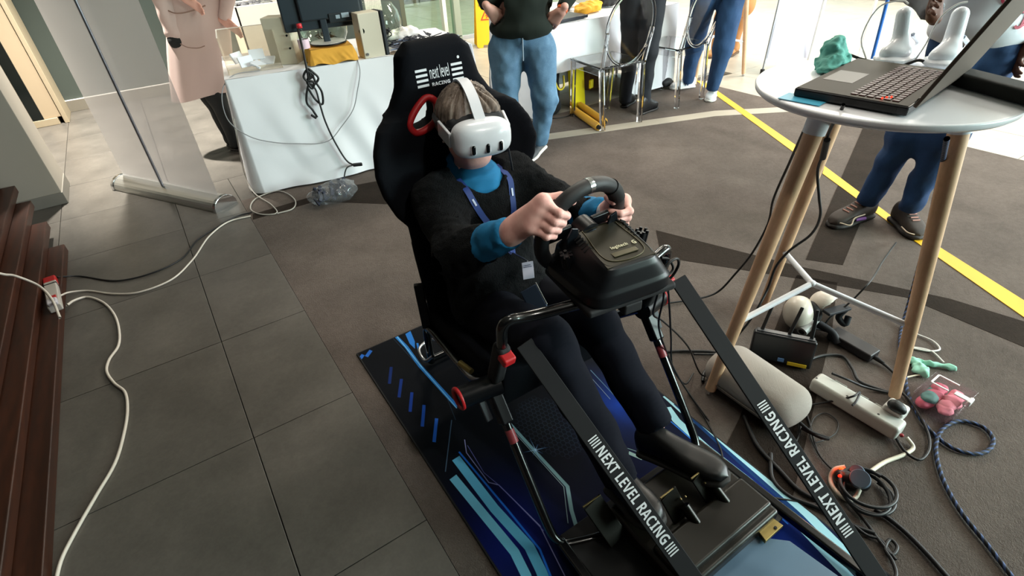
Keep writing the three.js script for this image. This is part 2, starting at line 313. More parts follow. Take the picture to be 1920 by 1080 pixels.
// panelled door in the far left corner
{
  const d = new THREE.Group(); d.name = 'door_1'; d.userData = { kind: 'structure' }; scene.add(d);
  struct('door_frame', join([box(0.036, 2.6, 0.4, -0.748, 1.3, -6.49, 0.004), box(1.6, 0.06, 0.08, -1.6, 0.03, -6.33, 0.004)]), mat(0xb0a288, 0.5), d);
  struct('door_leaf', box(1.5, 2.5, 0.05, -1.519, 1.31, -6.33, 0.004), beigeLam, d);
  struct('glass_strip', box(0.083, 2.3, 0.012, -0.938, 1.2, -6.30, 0.003), darkGlass, d);
  struct('glass_strip', box(0.083, 2.3, 0.012, -1.35, 1.2, -6.30, 0.003), darkGlass, d);
  struct('door_handle', tube([[-1.04, 0.12, -6.3], [-1.045, 0.16, -6.25], [-1.05, 0.35, -6.235], [-1.05, 0.9, -6.24], [-1.05, 0.95, -6.3]], 0.014), chrome, d);
}
// ceiling light panels: thin frame, glowing diffuser just above each area light
PANELS.forEach(([x, z, w, d, s], i) => {
  const spots = ['above the bright hall by the window wall', 'above the back corner of the hall', 'above the hall on the right', 'in front of the glazed shopfront', 'above the carpet behind the cockpit', 'above the carpet on the right'];
  const t = thing('ceiling_light', 'square recessed ceiling light panel ' + spots[i], 'ceiling light', [x, CEIL - 0.03, z]);
  part('frame', join([box(w + 0.06, 0.03, 0.03, x, CEIL - 0.015, z - d / 2 - 0.015, 0.002), box(w + 0.06, 0.03, 0.03, x, CEIL - 0.015, z + d / 2 + 0.015, 0.002), box(0.03, 0.03, d, x - w / 2 - 0.015, CEIL - 0.015, z, 0.002), box(0.03, 0.03, d, x + w / 2 + 0.015, CEIL - 0.015, z, 0.002)]), whitePaint, t);
  part('diffuser', box(w, 0.012, d, x, CEIL - 0.012, z, 0), mat(0xffffff, 0.6, { emissive: 0xfff2de, emissiveIntensity: 1.6 }), t);
});

for (const q of FILL_SPOTS) { const [x, , z] = q.at, t = thing('added_fill_spot', q.label, 'ceiling light', [x, CEIL, z]);  // added fixtures housing the fill spots
  part('trim_ring', new THREE.TorusGeometry(0.075, 0.01, 10, 40).rotateX(PI / 2).translate(x, CEIL - 0.004, z), whitePaint, t); part('lens', rod([x, CEIL - 0.001, z], [x, CEIL - 0.008, z], 0.066, 0.066, 32), mat(0xffffff, 0.5, { emissive: 0xfff2de, emissiveIntensity: 2 }), t); }

// ---------------------------------------------------------------- stepped wooden plinth on the left
{
  const wood = [3, 8, 13].map((s) => grain(256, (u, v) => { const g = pnoise(u, v, 64, s) * 0.35 + pnoise(u, v, 6, s) * 0.45 + (Math.sin((u * 9 + pnoise(u, v, 4, s + 2) * 2) * 6.28) * 0.5 + 0.5) * 0.3; return [36 + g * 34, 18 + g * 17, 10 + g * 9]; }));
  const ms = wood.map((m) => mat(0xffffff, 0.42, { map: m }));
  const t = thing('wooden_steps', 'stepped dark wooden plinth of stacked planks along the left edge', 'steps', [-0.9, 0, -1.5]);
  for (let k = 0; k < 8; k++) {
    const x1 = -0.692 - k * 0.067, z0 = -3.42 - k * 0.27 * (k < 4 ? 1 : 0.2) - (k >= 4 ? 0.65 : 0), y = 0.0235 + k * 0.047, zz = Math.max(z0, -4.15);
    const g = box(1.6 - k * 0.067 - 0.2, 0.045, 1.6 - zz, x1 - (1.4 - k * 0.067) / 2, y, (1.6 + zz) / 2, 0.005);
    const p = g.attributes.position, uv = g.attributes.uv; for (let i = 0; i < p.count; i++) uv.setXY(i, (p.getX(i) + p.getY(i)) * 2.5, p.getZ(i) * 0.35);
    part('plank', g, ms[k % 3], t);
  }
}

// ---------------------------------------------------------------- racing mat with its print
const font = await new FontLoader().loadAsync('fonts/droid/droid_sans_bold.typeface.json');
const fontR = await new FontLoader().loadAsync('fonts/droid/droid_sans_regular.typeface.json');
const lettering = (s, size, o = {}) => { const g = new TextGeometry(s, { font: o.regular ? fontR : font, size, depth: o.depth || 0.0008, curveSegments: 3, bevelEnabled: false }); g.computeBoundingBox(); const b = g.boundingBox; g.translate(-(b.min.x + b.max.x) / 2, -(b.min.y + b.max.y) / 2, 0); return g; };
const MX0 = 0.292, MX1 = 1.092, MZ0 = -1.655, MZ1 = 0.36;
const matPrint = canvas(1024, 2048, (c, w, h) => {
  const q = (p) => [(p[0] - MX0) / (MX1 - MX0) * w, (p[2] - MZ0) / (MZ1 - MZ0) * h], S = w / (MX1 - MX0);
  const line = (pts, wd, col, cap = 'butt') => { c.beginPath(); pts.forEach((p, i) => { const [x, y] = q(p); i ? c.lineTo(x, y) : c.moveTo(x, y); }); c.lineWidth = wd * S; c.strokeStyle = col; c.lineCap = cap; c.lineJoin = 'round'; c.stroke(); };
  const poly = (pts, col) => { c.beginPath(); pts.forEach((p, i) => { const [x, y] = q(p); i ? c.lineTo(x, y) : c.moveTo(x, y); }); c.closePath(); c.fillStyle = col; c.fill(); };
  const glow = (p, r, col) => { const [x, y] = q(p); const g = c.createRadialGradient(x, y, 0, x, y, r * S); g.addColorStop(0, col); g.addColorStop(1, 'rgba(0,0,0,0)'); c.fillStyle = g; c.fillRect(0, 0, w, h); };
  c.fillStyle = '#070b12'; c.fillRect(0, 0, w, h);
  glow([0.384, 0, -0.69], 0.3, 'rgba(10,40,190,0.75)'); glow([0.193, 0, -0.652], 0.25, 'rgba(10,40,180,0.6)');
  glow([0.936, 0, -0.856], 0.26, 'rgba(20,80,220,0.8)'); glow([0.953, 0, -0.36], 0.34, 'rgba(20,90,255,0.95)'); glow([0.773, 0, -0.341], 0.5, 'rgba(15,50,200,0.7)');
  poly([[1.008, 0, -0.574], [1.033, 0, -0.514], [1.036, 0, -0.351], [1.03, 0, -0.289], [0.953, 0, -0.36], [0.969, 0, -0.463], [0.972, 0, -0.564]], '#1a62f0');
  // hexagon mesh patch in the middle
  c.strokeStyle = 'rgba(60,80,100,0.28)'; c.lineWidth = 2;
  { const [hx, hy] = q([0.69, 0, -0.923]); for (let i = -7; i < 8; i++) for (let j = -9; j < 10; j++) { const x = hx + i * 19 + (j % 2) * 9.5, y = hy + j * 16.5; if (Math.hypot(i * 19, j * 16) > 135) continue; c.beginPath(); for (let k = 0; k < 7; k++) { const a = k * PI / 3 + PI / 6; c.lineTo(x + 10 * Math.cos(a), y + 10 * Math.sin(a)); } c.stroke(); } }
  // paired pale stripes along both long sides
  line([[0.37, 0, -0.995], [0.377, 0, -0.777], [0.394, 0, -0.628], [0.382, 0, -0.559], [0.34, 0, -0.401]], 0.028, '#5db4dd'); line([[0.329, 0, -0.94], [0.342, 0, -0.778], [0.353, 0, -0.639], [0.343, 0, -0.571], [0.299, 0, -0.43]], 0.026, '#6fc0e2');
  line([[1.099, 0, -0.79], [1.093, 0, -0.711], [1.098, 0, -0.546], [1.092, 0, -0.414], [1.083, 0, -0.271], [1.049, 0, -0.063]], 0.028, '#a9dfee'); line([[1.061, 0, -0.75], [1.043, 0, -0.692], [1.035, 0, -0.562], [1.04, 0, -0.412], [1.035, 0, -0.253], [1.007, 0, -0.093]], 0.026, '#a9dfee');
  line([[1.095, 0, -0.745], [1.083, 0, -0.595], [1.07, 0, -0.423], [1.062, 0, -0.262], [1.028, 0, -0.078]], 0.012, '#123a6e');
  line([[0.39, 0, -1.01], [0.406, 0, -0.756], [0.413, 0, -0.606], [0.385, 0, -0.5]], 0.006, '#1d6fe0');
  line([[1.026, 0, -0.746], [1.019, 0, -0.427], [1.012, 0, -0.27]], 0.004, '#2b7fe8');
  // thin outlines
  line([[0.429, 0, -1.041], [0.408, 0, -0.993], [0.409, 0, -0.86], [0.429, 0, -0.835], [0.453, 0, -0.66], [0.437, 0, -0.579], [0.423, 0, -0.505]], 0.003, '#8d8fc4'); line([[0.425, 0, -1.016], [0.415, 0, -0.897], [0.43, 0, -0.83], [0.453, 0, -0.641]], 0.002, '#5f63a8');
  line([[0.434, 0, -1.138], [0.367, 0, -1.04], [0.319, 0, -0.97]], 0.003, '#49617a'); line([[0.439, 0, -1.726], [0.471, 0, -1.245], [0.445, 0, -1.13]], 0.002, '#2a3a4c');
  // pale chevrons under the driver's feet
  line([[0.586, 0, -1.013], [0.589, 0, -0.866], [0.594, 0, -0.711], [0.555, 0, -0.645], [0.529, 0, -0.586]], 0.011, '#7fa8b0'); line([[0.578, 0, -0.972], [0.584, 0, -0.716], [0.522, 0, -0.62]], 0.002, '#9db9bd');
  line([[0.817, 0, -0.763], [0.815, 0, -0.714], [0.844, 0, -0.652]], 0.012, '#a6c9c6'); line([[0.827, 0, -0.764], [0.828, 0, -0.717], [0.858, 0, -0.666]], 0.002, '#a6c9c6');
  line([[0.97, 0, -1.039], [0.955, 0, -0.903], [0.945, 0, -0.764]], 0.003, '#5d7f9c'); line([[0.948, 0, -1.022], [0.931, 0, -0.89]], 0.002, '#8fa0b0'); line([[1.025, 0, -1.143], [1.023, 0, -1.034]], 0.008, '#3a5f86');
  // star flare
  { const [x, y] = q([0.594, 0, -0.872]); for (let k = 0; k < 8; k++) { const a = k * PI / 4 + 0.3, L = k % 2 ? 34 : 62; const g = c.createLinearGradient(x, y, x + L * Math.cos(a), y + L * Math.sin(a)); g.addColorStop(0, '#bfe6ff'); g.addColorStop(1, 'rgba(40,110,200,0)'); c.strokeStyle = g; c.lineWidth = 3; c.beginPath(); c.moveTo(x, y); c.lineTo(x + L * Math.cos(a), y + L * Math.sin(a)); c.stroke(); } }
  // blue edge line, slashes and corner marks
  line([[0.458, 0, -1.67], [0.466, 0, -1.574], [0.462, 0, -1.443], [0.478, 0, -1.179]], 0.014, '#2c7fd2'); line([[0.462, 0, -1.658], [0.465, 0, -1.426], [0.474, 0, -1.173]], 0.004, '#7cc4f2');
  poly([[0.496, 0, -1.649], [0.522, 0, -1.654], [0.508, 0, -1.583], [0.489, 0, -1.542], [0.485, 0, -1.584]], '#2f7fd8'); line([[0.512, 0, -1.568], [0.498, 0, -1.527]], 0.008, '#2f7fd8');
  for (const [a, b, col] of [[[0.37, 0, -1.504], [0.328, 0, -1.425], '#122a66'], [[0.375, 0, -1.421], [0.329, 0, -1.341], '#15327c'], [[0.378, 0, -1.336], [0.333, 0, -1.256], '#183c94'], [[0.387, 0, -1.255], [0.339, 0, -1.172], '#1d4fae'], [[0.395, 0, -1.175], [0.342, 0, -1.091], '#2360c4']]) line([a, b], 0.011, col);
  line([[0.278, 0, -1.613], [0.307, 0, -1.636]], 0.014, '#2f6fd0'); line([[0.313, 0, -1.617], [0.342, 0, -1.641]], 0.014, '#2f6fd0'); line([[1.104, 0, -0.204], [1.086, 0, -0.136], [1.065, 0, -0.071]], 0.003, '#3d7fe0');
});
{
  const t = thing('racing_mat', 'dark blue printed racing mat under the cockpit, with pale blue stripes', 'mat', [(MX0 + MX1) / 2, 0, (MZ0 + MZ1) / 2]);
  part('base', box(MX1 - MX0, 0.005, MZ1 - MZ0, (MX0 + MX1) / 2, 0.0045, (MZ0 + MZ1) / 2, 0.002), mat(0x0a0d12, 0.8), t);
  part('printed_face', sheet((u, v) => [MX0 + 0.006 + u * (MX1 - MX0 - 0.012), 0.0075, MZ0 + 0.006 + v * (MZ1 - MZ0 - 0.012)], 1, 1).toNonIndexed(), mat(0xffffff, 0.7, { map: matPrint, side: THREE.DoubleSide, specularIntensity: 0.2 }), t);
  const g = t.children[1].geometry.attributes.uv; for (let i = 0; i < g.count; i++) g.setY(i, 1 - g.getY(i));
}

// ---------------------------------------------------------------- folding racing cockpit
const blackFabric = mat(0x0a0d13, 0.92, { specularIntensity: 0.3, sheen: 0.08, sheenColor: new THREE.Color(0x3a4658), sheenRoughness: 0.5, bumpMap: repeat(carpetBump, 12, 12), bumpScale: 0.0006 });
const blackTube = mat(0x08090b, 0.22, { clearcoat: 0.6, clearcoatRoughness: 0.15 });
const blackPlastic = mat(0x0a0c10, 0.36, { specularIntensity: 0.7 }), blackMatte = mat(0x0b0c0f, 0.75), redPlastic = mat(0xb81d22, 0.45), whitePrint = mat(0xe9eef2, 0.6), brass = mat(0x9c8a55, 0.38, { metalness: 0.85 });
const SX = 0.705;
function lerpTab(tab, t) { if (t <= tab[0][0]) return tab[0][1]; for (let i = 1; i < tab.length; i++) if (t <= tab[i][0]) { const [a, p] = tab[i - 1], [b, q] = tab[i]; return p + (q - p) * (t - a) / (b - a); } return tab[tab.length - 1][1]; }
const HW = [[0.22, 0.19], [0.5, 0.2], [0.61, 0.2], [0.66, 0.235], [0.74, 0.268], [0.8, 0.278], [0.86, 0.265], [0.91, 0.235], [0.95, 0.17], [1.0, 0.138], [1.08, 0.12], [1.11, 0.085]];
const seatZ = (x, y) => { const a = Math.min(1.2, Math.abs(x - SX) / 0.27); const wing = y > 0.93 ? 0.2 : y > 0.55 ? 1 : 0.8; return -1.385 - (y - 0.3) * 0.13 + 0.075 * a * a * a * wing; };
const HOLE = [[0.575, 0.908], [0.645, 0.968], [0.672, 0.952], [0.658, 0.898], [0.59, 0.882]];
const HOLE2 = HOLE.map(([x, y]) => [2 * SX - x, y]);
function polyD(pts, x, y) { let d = 1e9, s = 1; for (let i = 0, j = pts.length - 1; i < pts.length; j = i++) { const [ax, ay] = pts[i], [bx, by] = pts[j]; const ex = bx - ax, ey = by - ay, wx = x - ax, wy = y - ay; const t = Math.max(0, Math.min(1, (wx * ex + wy * ey) / (ex * ex + ey * ey))); d = Math.min(d, Math.hypot(wx - ex * t, wy - ey * t)); if ((ay > y) !== (by > y) && x < ex * (y - ay) / ey + ax) s = -s; } return s * d; }
const cockpit = thing('racing_cockpit', 'black folding racing seat cockpit with white lettering on its headrest', 'racing seat', [0.735, 0.008, -0.85]);
{
  const f = (p) => {
    const x = p[0], y = p[1], z = p[2]; const h = lerpTab(HW, y);
    const edge = Math.max(Math.abs(x - SX) - h, y - 1.115, 0.22 - y), dz = Math.abs(z - seatZ(x, y)) - 0.035;
    const k = 0.045; let d = Math.max(edge * 0.85, dz); const q = Math.max(k - Math.abs(edge * 0.85 - dz), 0) / k; d += q * q * k * 0.25;
    const hole = Math.min(polyD(HOLE, x, y), polyD(HOLE2, x, y)); return Math.max(d, -hole);
  };
  part('backrest', net(f, [0.40, 0.18, -1.56], [1.02, 1.16, -1.22], 0.0085), blackFabric, cockpit);
  for (const H of [HOLE, HOLE2]) part('harness_opening_trim', tube(H.map(([x, y]) => [x, y, seatZ(x, y) + 0.032]), 0.0105, { closed: true, seg: 60 }), redPlastic, cockpit, 'red trim ring round the harness opening');
  // headrest print
  const onSeat = (g, x0, y0) => { const p = g.attributes.position; for (let i = 0; i < p.count; i++) { const x = x0 + p.getX(i), y = y0 + p.getY(i); p.setXYZ(i, x, y, seatZ(x, y) + 0.0352 + p.getZ(i)); } g.computeVertexNormals(); return g; };
  const bars = []; for (const s of [-1, 1]) for (let k = 0; k < 4; k++) bars.push(box(0.036, 0.0066, 0.001, s * 0.057, 0.016 - k * 0.0135, 0.0005, 0));
  const nl = lettering('next level', 0.03, { regular: true }); nl.scale(0.36, 1.05, 1).translate(0, 0.006, 0);
  const rc = lettering('RACING', 0.0092); rc.scale(1.25, 1, 1).translate(0, -0.0255, 0);
  const dotg = new THREE.CylinderGeometry(0.004, 0.004, 0.001, 16).rotateX(PI / 2).translate(0.066, 0.033, 0.0005);
  part('headrest_lettering', onSeat(join([...bars, nl, rc, dotg]), 0.7, 1.025), whitePrint, cockpit, 'white lettering printed on the headrest');
  // seat cushion with raised sides
  const c = (p) => { const x = Math.abs(p[0] - 0.72), y = p[1], z = p[2]; const w = 0.205 - Math.max(0, (z + 1.0)) * 0.2; const top = 0.285 + Math.max(0, x - 0.11) * 0.45 + (z + 1.2) * 0.12; const e = Math.max(x - w, y - top, 0.2 - y, -1.42 - z, z + 0.93); return e; };
  part('seat_cushion', net(c, [0.5, 0.17, -1.44], [0.94, 0.4, -0.9], 0.011), blackFabric, cockpit);
  // side pivots and frame tubes, both sides
  const side = (mirror) => {
    const m = (p) => mirror ? [1.45 - p[0], p[1], p[2] + 0.005] : p;
    const hubO = m([0.365, 0.392, -0.872]), hubI = m([0.475, 0.405, -0.845]);
    const hub = part('pivot_hub', rod(hubO, hubI, 0.03, 0.03, 28), blackPlastic, cockpit);
    part('locking_ring', new THREE.TorusGeometry(0.0265, 0.006, 10, 36).rotateY(PI / 2).translate(hubO[0], hubO[1], hubO[2]), redPlastic, hub, 'red locking ring');
    part('leg_tube', pipe([m([0.452, 0.39, -0.85]), m([0.452, 0.028, -0.578]), m([0.53, 0.026, -0.545]), m([0.61, 0.026, -0.52])], 0.0125, 0.05), blackTube, cockpit);
    part('tube_clamp', join([bar(m([0.452, 0.395, -0.852]), m([0.452, 0.315, -0.79]), 0.034, 0.036, 0.006)]), blackPlastic, cockpit);
    part('tube_sticker', rod(m([0.452, 0.300, -0.781]), m([0.452, 0.27, -0.759]), 0.0128, 0.0128), mat(0x8e3c42, 0.4), cockpit, 'small red sticker');
    part('release_lever', bar(m([0.415, 0.375, -0.845]), m([0.418, 0.325, -0.815]), 0.02, 0.008, 0.003), mat(0x33383f, 0.5), cockpit);
    part('wheel_arm', pipe([m([0.462, 0.40, -0.85]), m([0.462, 0.56, -0.80]), m([0.46, 0.655, -0.79]), m([0.53, 0.635, -0.785]), m([0.66, 0.648, -0.735])], 0.0135, 0.05), blackTube, cockpit);
    part('arm_sleeve', bar(m([0.462, 0.43, -0.845]), m([0.462, 0.575, -0.798]), 0.036, 0.04, 0.012), blackMatte, cockpit);
    part('arm_label', bar(m([0.462, 0.535, -0.79]), m([0.462, 0.56, -0.782]), 0.034, 0.042, 0.006), redPlastic, cockpit, 'red label');
    part('seat_rail', pipe([m([0.475, 0.405, -0.855]), m([0.485, 0.26, -1.02]), m([0.5, 0.225, -1.2]), m([0.505, 0.225, -1.4]), m([0.508, 0.02, -1.42])], 0.014, 0.06), blackTube, cockpit);
    part('recline_bar', bar(m([0.5, 0.22, -1.38]), m([0.49, 0.42, -1.36]), 0.03, 0.018, 0.004), blackMatte, cockpit);
  };
  side(false); side(true);
  part('adjuster_pin', rod([0.454, 0.34, -1.036], [0.463, 0.34, -0.984], 0.009), brass, cockpit, 'dull brass adjuster pin');
  part('seat_latch', tube([[0.495, 0.1, -1.358], [0.476, 0.06, -1.397], [0.485, 0.06, -1.466], [0.529, 0.06, -1.491], [0.548, 0.1, -1.435]], 0.006), steel, cockpit, 'bare metal latch');
  part('rear_crossbar', rod([0.508, 0.03, -1.42], [0.942, 0.03, -1.42], 0.013), blackTube, cockpit);
  // wheel deck
  part('wheel_deck', join([box(0.24, 0.02, 0.21, 0.75, 0.663, -0.76, 0.008, -0.15), box(0.05, 0.03, 0.2, 0.75, 0.642, -0.755, 0.006, -0.15)]), blackMatte, cockpit);
  // pedal plate, side bars and bracket
  const yb = 0.03;
  for (const s of [-1, 1]) part('pedal_rail', bar([0.735 + s * 0.268, yb, -0.585], [0.735 + s * 0.3, yb, 0.2], 0.026, 0.026, 0.006), blackTube, cockpit);
  part('pedal_plate', join([box(0.52, 0.012, 0.31, 0.735, 0.028, -0.44, 0.004)]), blackMatte, cockpit);
  const quad = (pts, y0, y1) => { const g = prism(pts.map((p) => [p[0], -p[2]]), y1 - y0, 0.0015); g.rotateX(-PI / 2).translate(0, y0, 0); return g; };
  const br = part('bracket', quad([[0.902, 0.06, -0.333], [0.946, 0.06, -0.33], [0.954, 0.06, -0.268], [0.884, 0.06, -0.268]], 0.05, 0.06), brass, cockpit, 'dull brass coloured mounting bracket');
  [[0.925, 0.063, -0.324], [0.932, 0.063, -0.274], [0.901, 0.063, -0.299]].forEach((p, i) => part('bolt', rod(p, add(p, [0, 0.002, 0]), i === 2 ? 0.006 : 0.004, i === 2 ? 0.006 : 0.004, 12), blackMatte, br));
  part('heel_sheet', quad([[0.866, 0.045, -0.315], [0.903, 0.045, -0.271], [0.941, 0.045, -0.235], [0.967, 0.045, -0.036], [0.71, 0.045, -0.059], [0.531, 0.045, -0.287]], 0.04, 0.044), mat(0x5f7a90, 0.3, { specularIntensity: 0.7 }), cockpit, 'grey blue plastic sheet');
  // straps with lettering
  const strap = (a, b, t0, t1, flip) => {
    const d = unit(sub(b, a)), L = len(sub(b, a)), n0 = unit([-0.25, 0.75, 0.6]), x = unit(cross(n0, d)), n = unit(cross(d, x)); const w = 0.046;
    const g = part('strap', bar(a, b, w, 0.006, 0.002, n), mat(0x0c0e12, 0.85), cockpit);
    const tl = (t1 - t0) * L; const txt = lettering('NEXT LEVEL RACING', 0.027); txt.computeBoundingBox(); const tw = txt.boundingBox.max.x - txt.boundingBox.min.x;
    const bars = []; for (const s of [-1, 1]) for (let k = 0; k < 4; k++) bars.push(box(0.003, 0.026, 0.0008, s * (tl / 2 - 0.003 - k * 0.0065), 0, 0.0004, 0));
    const keep = tl - 0.064; txt.scale(keep / tw, 1, 1);
    const m = join([txt, ...bars]); const e = flip ? -1 : 1; const bx = V(d).multiplyScalar(e), bz = V(n), by = new THREE.Vector3().crossVectors(bz, bx);
    const M4 = new THREE.Matrix4().makeBasis(bx, by, bz); M4.setPosition(V(add(mix(a, b, (t0 + t1) / 2), n, 0.0032))); m.applyMatrix4(M4);
    part('lettering', m, whitePrint, g, 'white lettering along the strap');
  };
  strap([0.545, 0.512, -0.832], [0.648, 0.03, -0.16], 0.335, 0.72, false);
  strap([0.938, 0.612, -0.703], [0.962, 0.03, 0.09], 0.36, 0.71, true);
}

// ---------------------------------------------------------------- steering wheel unit clamped on the deck
const WC = [0.735, 0.772, -0.852], WU = unit([0, 0.978, 0.21]), WN = unit([0, 0.21, -0.978]), WR = 0.115, WX = [1, 0, 0];
const rimPoint = (a, r = WR) => add(add(WC, WX, Math.sin(a) * r), WU, Math.cos(a) * r);      // a = 0 at the top, + toward x
{
  const t = thing('steering_wheel', 'black force feedback steering wheel on its motor housing, clamped to the cockpit deck', 'steering wheel', [0.745, 0.68, -0.74]);
  const yaw = -0.15, ca = Math.cos(yaw), sa = Math.sin(yaw); const T = (x, y, z) => [0.745 + x * ca + z * sa, y, -0.74 - x * sa + z * ca];
  const ring = (v) => v; const rows = [[0.662, 0.098, 0.118, 0.082, -0.12], [0.676, 0.108, 0.128, 0.09, -0.122], [0.7, 0.108, 0.128, 0.088, -0.122], [0.712, 0.1, 0.122, 0.083, -0.118], [0.742, 0.078, 0.088, 0.076, -0.1], [0.756, 0.07, 0.07, 0.07, -0.085], [0.762, 0.064, 0.06, 0.062, -0.075]];
  const housing = sheet((u, v) => {
    const k = Math.min(rows.length - 1.0001, v * (rows.length - 1)), i = Math.floor(k), fr = k - i, r = rows[i].map((a, j) => a + (rows[i + 1][j] - a) * fr);
    const a = u * 2 * PI, cs = Math.cos(a), sn = Math.sin(a), p = 0.28; let X = Math.sign(cs) * Math.abs(cs) ** p, Z = Math.sign(sn) * Math.abs(sn) ** p;
    const zf = r[3] + (r[4] - r[3]) * (1 - Z) / 2, hw = r[1] + (r[2] - r[1]) * (1 - Z) / 2; const slope = v > 0.55 ? (1 - Z) * 0.011 : 0;
    return T(X * hw, r[0] + slope, zf);
  }, 96, 40);
  part('motor_housing', housing, blackPlastic, t);
  const topPlane = (x, z) => 0.768 - (z + 0.0) * 0.145;
  part('top_panel', (() => { const g = sheet((u, v) => { const z = -0.078 + 0.142 * v, w = 0.06 + 0.003 * v; return T((u - 0.5) * 2 * w, topPlane(0, z) + 0.0025, z); }, 8, 8); const s = []; s.push(g); s.push(sheet((u, v) => T((u - 0.5) * 0.126, topPlane(0, 0.064) + 0.0025 - v * 0.02, 0.064 + v * 0.003), 4, 2)); return join(s); })(), mat(0x2a271b, 0.34, { metalness: 0.4, side: THREE.DoubleSide }), t);
  const P3 = (x, z, d) => T(x, topPlane(x, z) + 0.0025 + d, z);
  part('display_trim', join([tube([P3(-0.046, -0.07, 0.001), P3(-0.046, 0.045, 0.001), P3(0.046, 0.045, 0.001), P3(0.046, -0.07, 0.001)], 0.0012, { seg: 60 }), bar(P3(-0.03, 0.033, 0.001), P3(0.035, 0.033, 0.001), 0.016, 0.002)]), mat(0x4a452f, 0.35, { metalness: 0.5 }), t);
  { const g = lettering('logitech', 0.0085); const a = lettering('G', 0.012).translate(0.033, 0, 0); g.translate(-0.006, 0, 0); const m = join([g, a]); m.rotateX(-PI / 2 + 0.145); m.rotateY(yaw); m.translate(...P3(0.008, 0.012, 0.0012)); part('lettering', m, mat(0xc9c3a4, 0.5), t, 'pale maker lettering'); }
  const slots = []; for (const s of [-1, 1]) for (let k = 0; k < 6; k++) slots.push(bar(T(s * 0.058, 0.785 - k * 0.0022, -0.066 + k * 0.011), T(s * 0.075, 0.774 - k * 0.0022, -0.069 + k * 0.011), 0.005, 0.004, 0.001));
  part('vent_slots', join(slots), mat(0x020203, 0.8), t);
  for (const s of [-1, 1]) { const c = T(s * 0.098, 0.722, -0.04), n = unit([s * 0.25, 1, 0]); part('clamp_dial', join([rod(c, add(c, n, 0.03), 0.015, 0.0135, 24), ...[0, 1, 2, 3, 4, 5].map((k) => { const a = k * PI / 3, o = [Math.cos(a) * 0.0125, 0, Math.sin(a) * 0.0125]; return rod(add(c, o), add(add(c, o), n, 0.036), 0.0048, 0.004, 10); })]), blackPlastic, t); }
  // rim
  const rot = new THREE.Matrix4().makeBasis(V(WX), V(WU), V(unit(cross(WX, WU)))); rot.setPosition(V(WC));
  const rim = new THREE.TorusGeometry(WR, 0.0182, 18, 96).applyMatrix4(rot);
  part('rim', rim, mat(0x15171a, 0.5, { bumpMap: repeat(carpetBump, 6, 2), bumpScale: 0.0003 }), t);
  part('grip', join([[PI * 0.22, PI * 0.36], [-PI * 0.36, -PI * 0.22]].map(([a, b]) => tube([0, 1, 2, 3, 4].map((k) => rimPoint(a + (b - a) * k / 4)), 0.0205, { radial: 16 }))), mat(0x0d0f11, 0.6), t);
  part('rim_marker', tube([-0.055, 0, 0.055].map((k) => rimPoint(k)), 0.0188, { radial: 18 }), mat(0xcfd2d6, 0.15, { metalness: 1 }), t, 'bright metal centre marker');
  const hub = part('wheel_hub', join([rod(add(WC, WN, 0.004), add(WC, WN, -0.035), 0.03, 0.03, 32), ...[-PI / 2, PI / 2, PI].map((a) => bar(rimPoint(a, 0.03), rimPoint(a, WR - 0.005), 0.032, 0.012, 0.004, WN))]), blackPlastic, t);
  for (const s of [-1, 1]) part('shift_paddle', (() => { const g = prism([[0, -0.022], [0.05, -0.03], [0.072, -0.012], [0.076, 0.02], [0.066, 0.046], [0.05, 0.04], [0.046, 0.012], [0, 0.018]].map(([x, y]) => [x * s, y]), 0.003, 0.001); const m = rot.clone(); m.setPosition(V(add(WC, WN, -0.04))); return g.applyMatrix4(m); })(), mat(0x30373f, 0.3, { metalness: 0.85 }), t, 'brushed metal shift paddle');
}
// leads gathered at the back of the wheel housing
{
  const t = thing('wheel_leads', 'bundle of thin black leads hanging off the right rear of the steering wheel', 'cable', [0.9, 0.6, -0.68]);
  const m = mat(0x0b0b0c, 0.5);
  part('lead', tube([[0.758, 0.68, -0.673], [0.811, 0.69, -0.667], [0.851, 0.72, -0.664], [0.869, 0.72, -0.664], [0.9, 0.68, -0.679], [0.896, 0.64, -0.692], [0.843, 0.62, -0.697], [0.797, 0.63, -0.697]], 0.0035), m, t);
  part('lead', tube([[0.764, 0.655, -0.685], [0.834, 0.66, -0.676], [0.878, 0.68, -0.676], [0.864, 0.71, -0.679], [0.82, 0.74, -0.668]], 0.003), m, t);
  part('lead', tube([[0.878, 0.63, -0.696], [0.914, 0.55, -0.719], [0.95, 0.42, -0.75], [1.012, 0.28, -0.755], [1.07, 0.16, -0.748], [1.129, 0.05, -0.731], [1.12, 0.008, -0.627]], 0.0028), m, t);
  part('lead', tube([[0.876, 0.63, -0.682], [0.945, 0.5, -0.718], [1.001, 0.36, -0.741], [1.062, 0.18, -0.758], [1.142, 0.06, -0.756], [1.247, 0.01, -0.802]], 0.0028), m, t);
  part('lead', tube([[0.863, 0.62, -0.696], [0.914, 0.48, -0.744], [0.974, 0.42, -0.762], [1.159, 0.2, -0.785], [1.258, 0.02, -0.766], [1.346, 0.008, -0.765]], 0.0028), m, t);
}
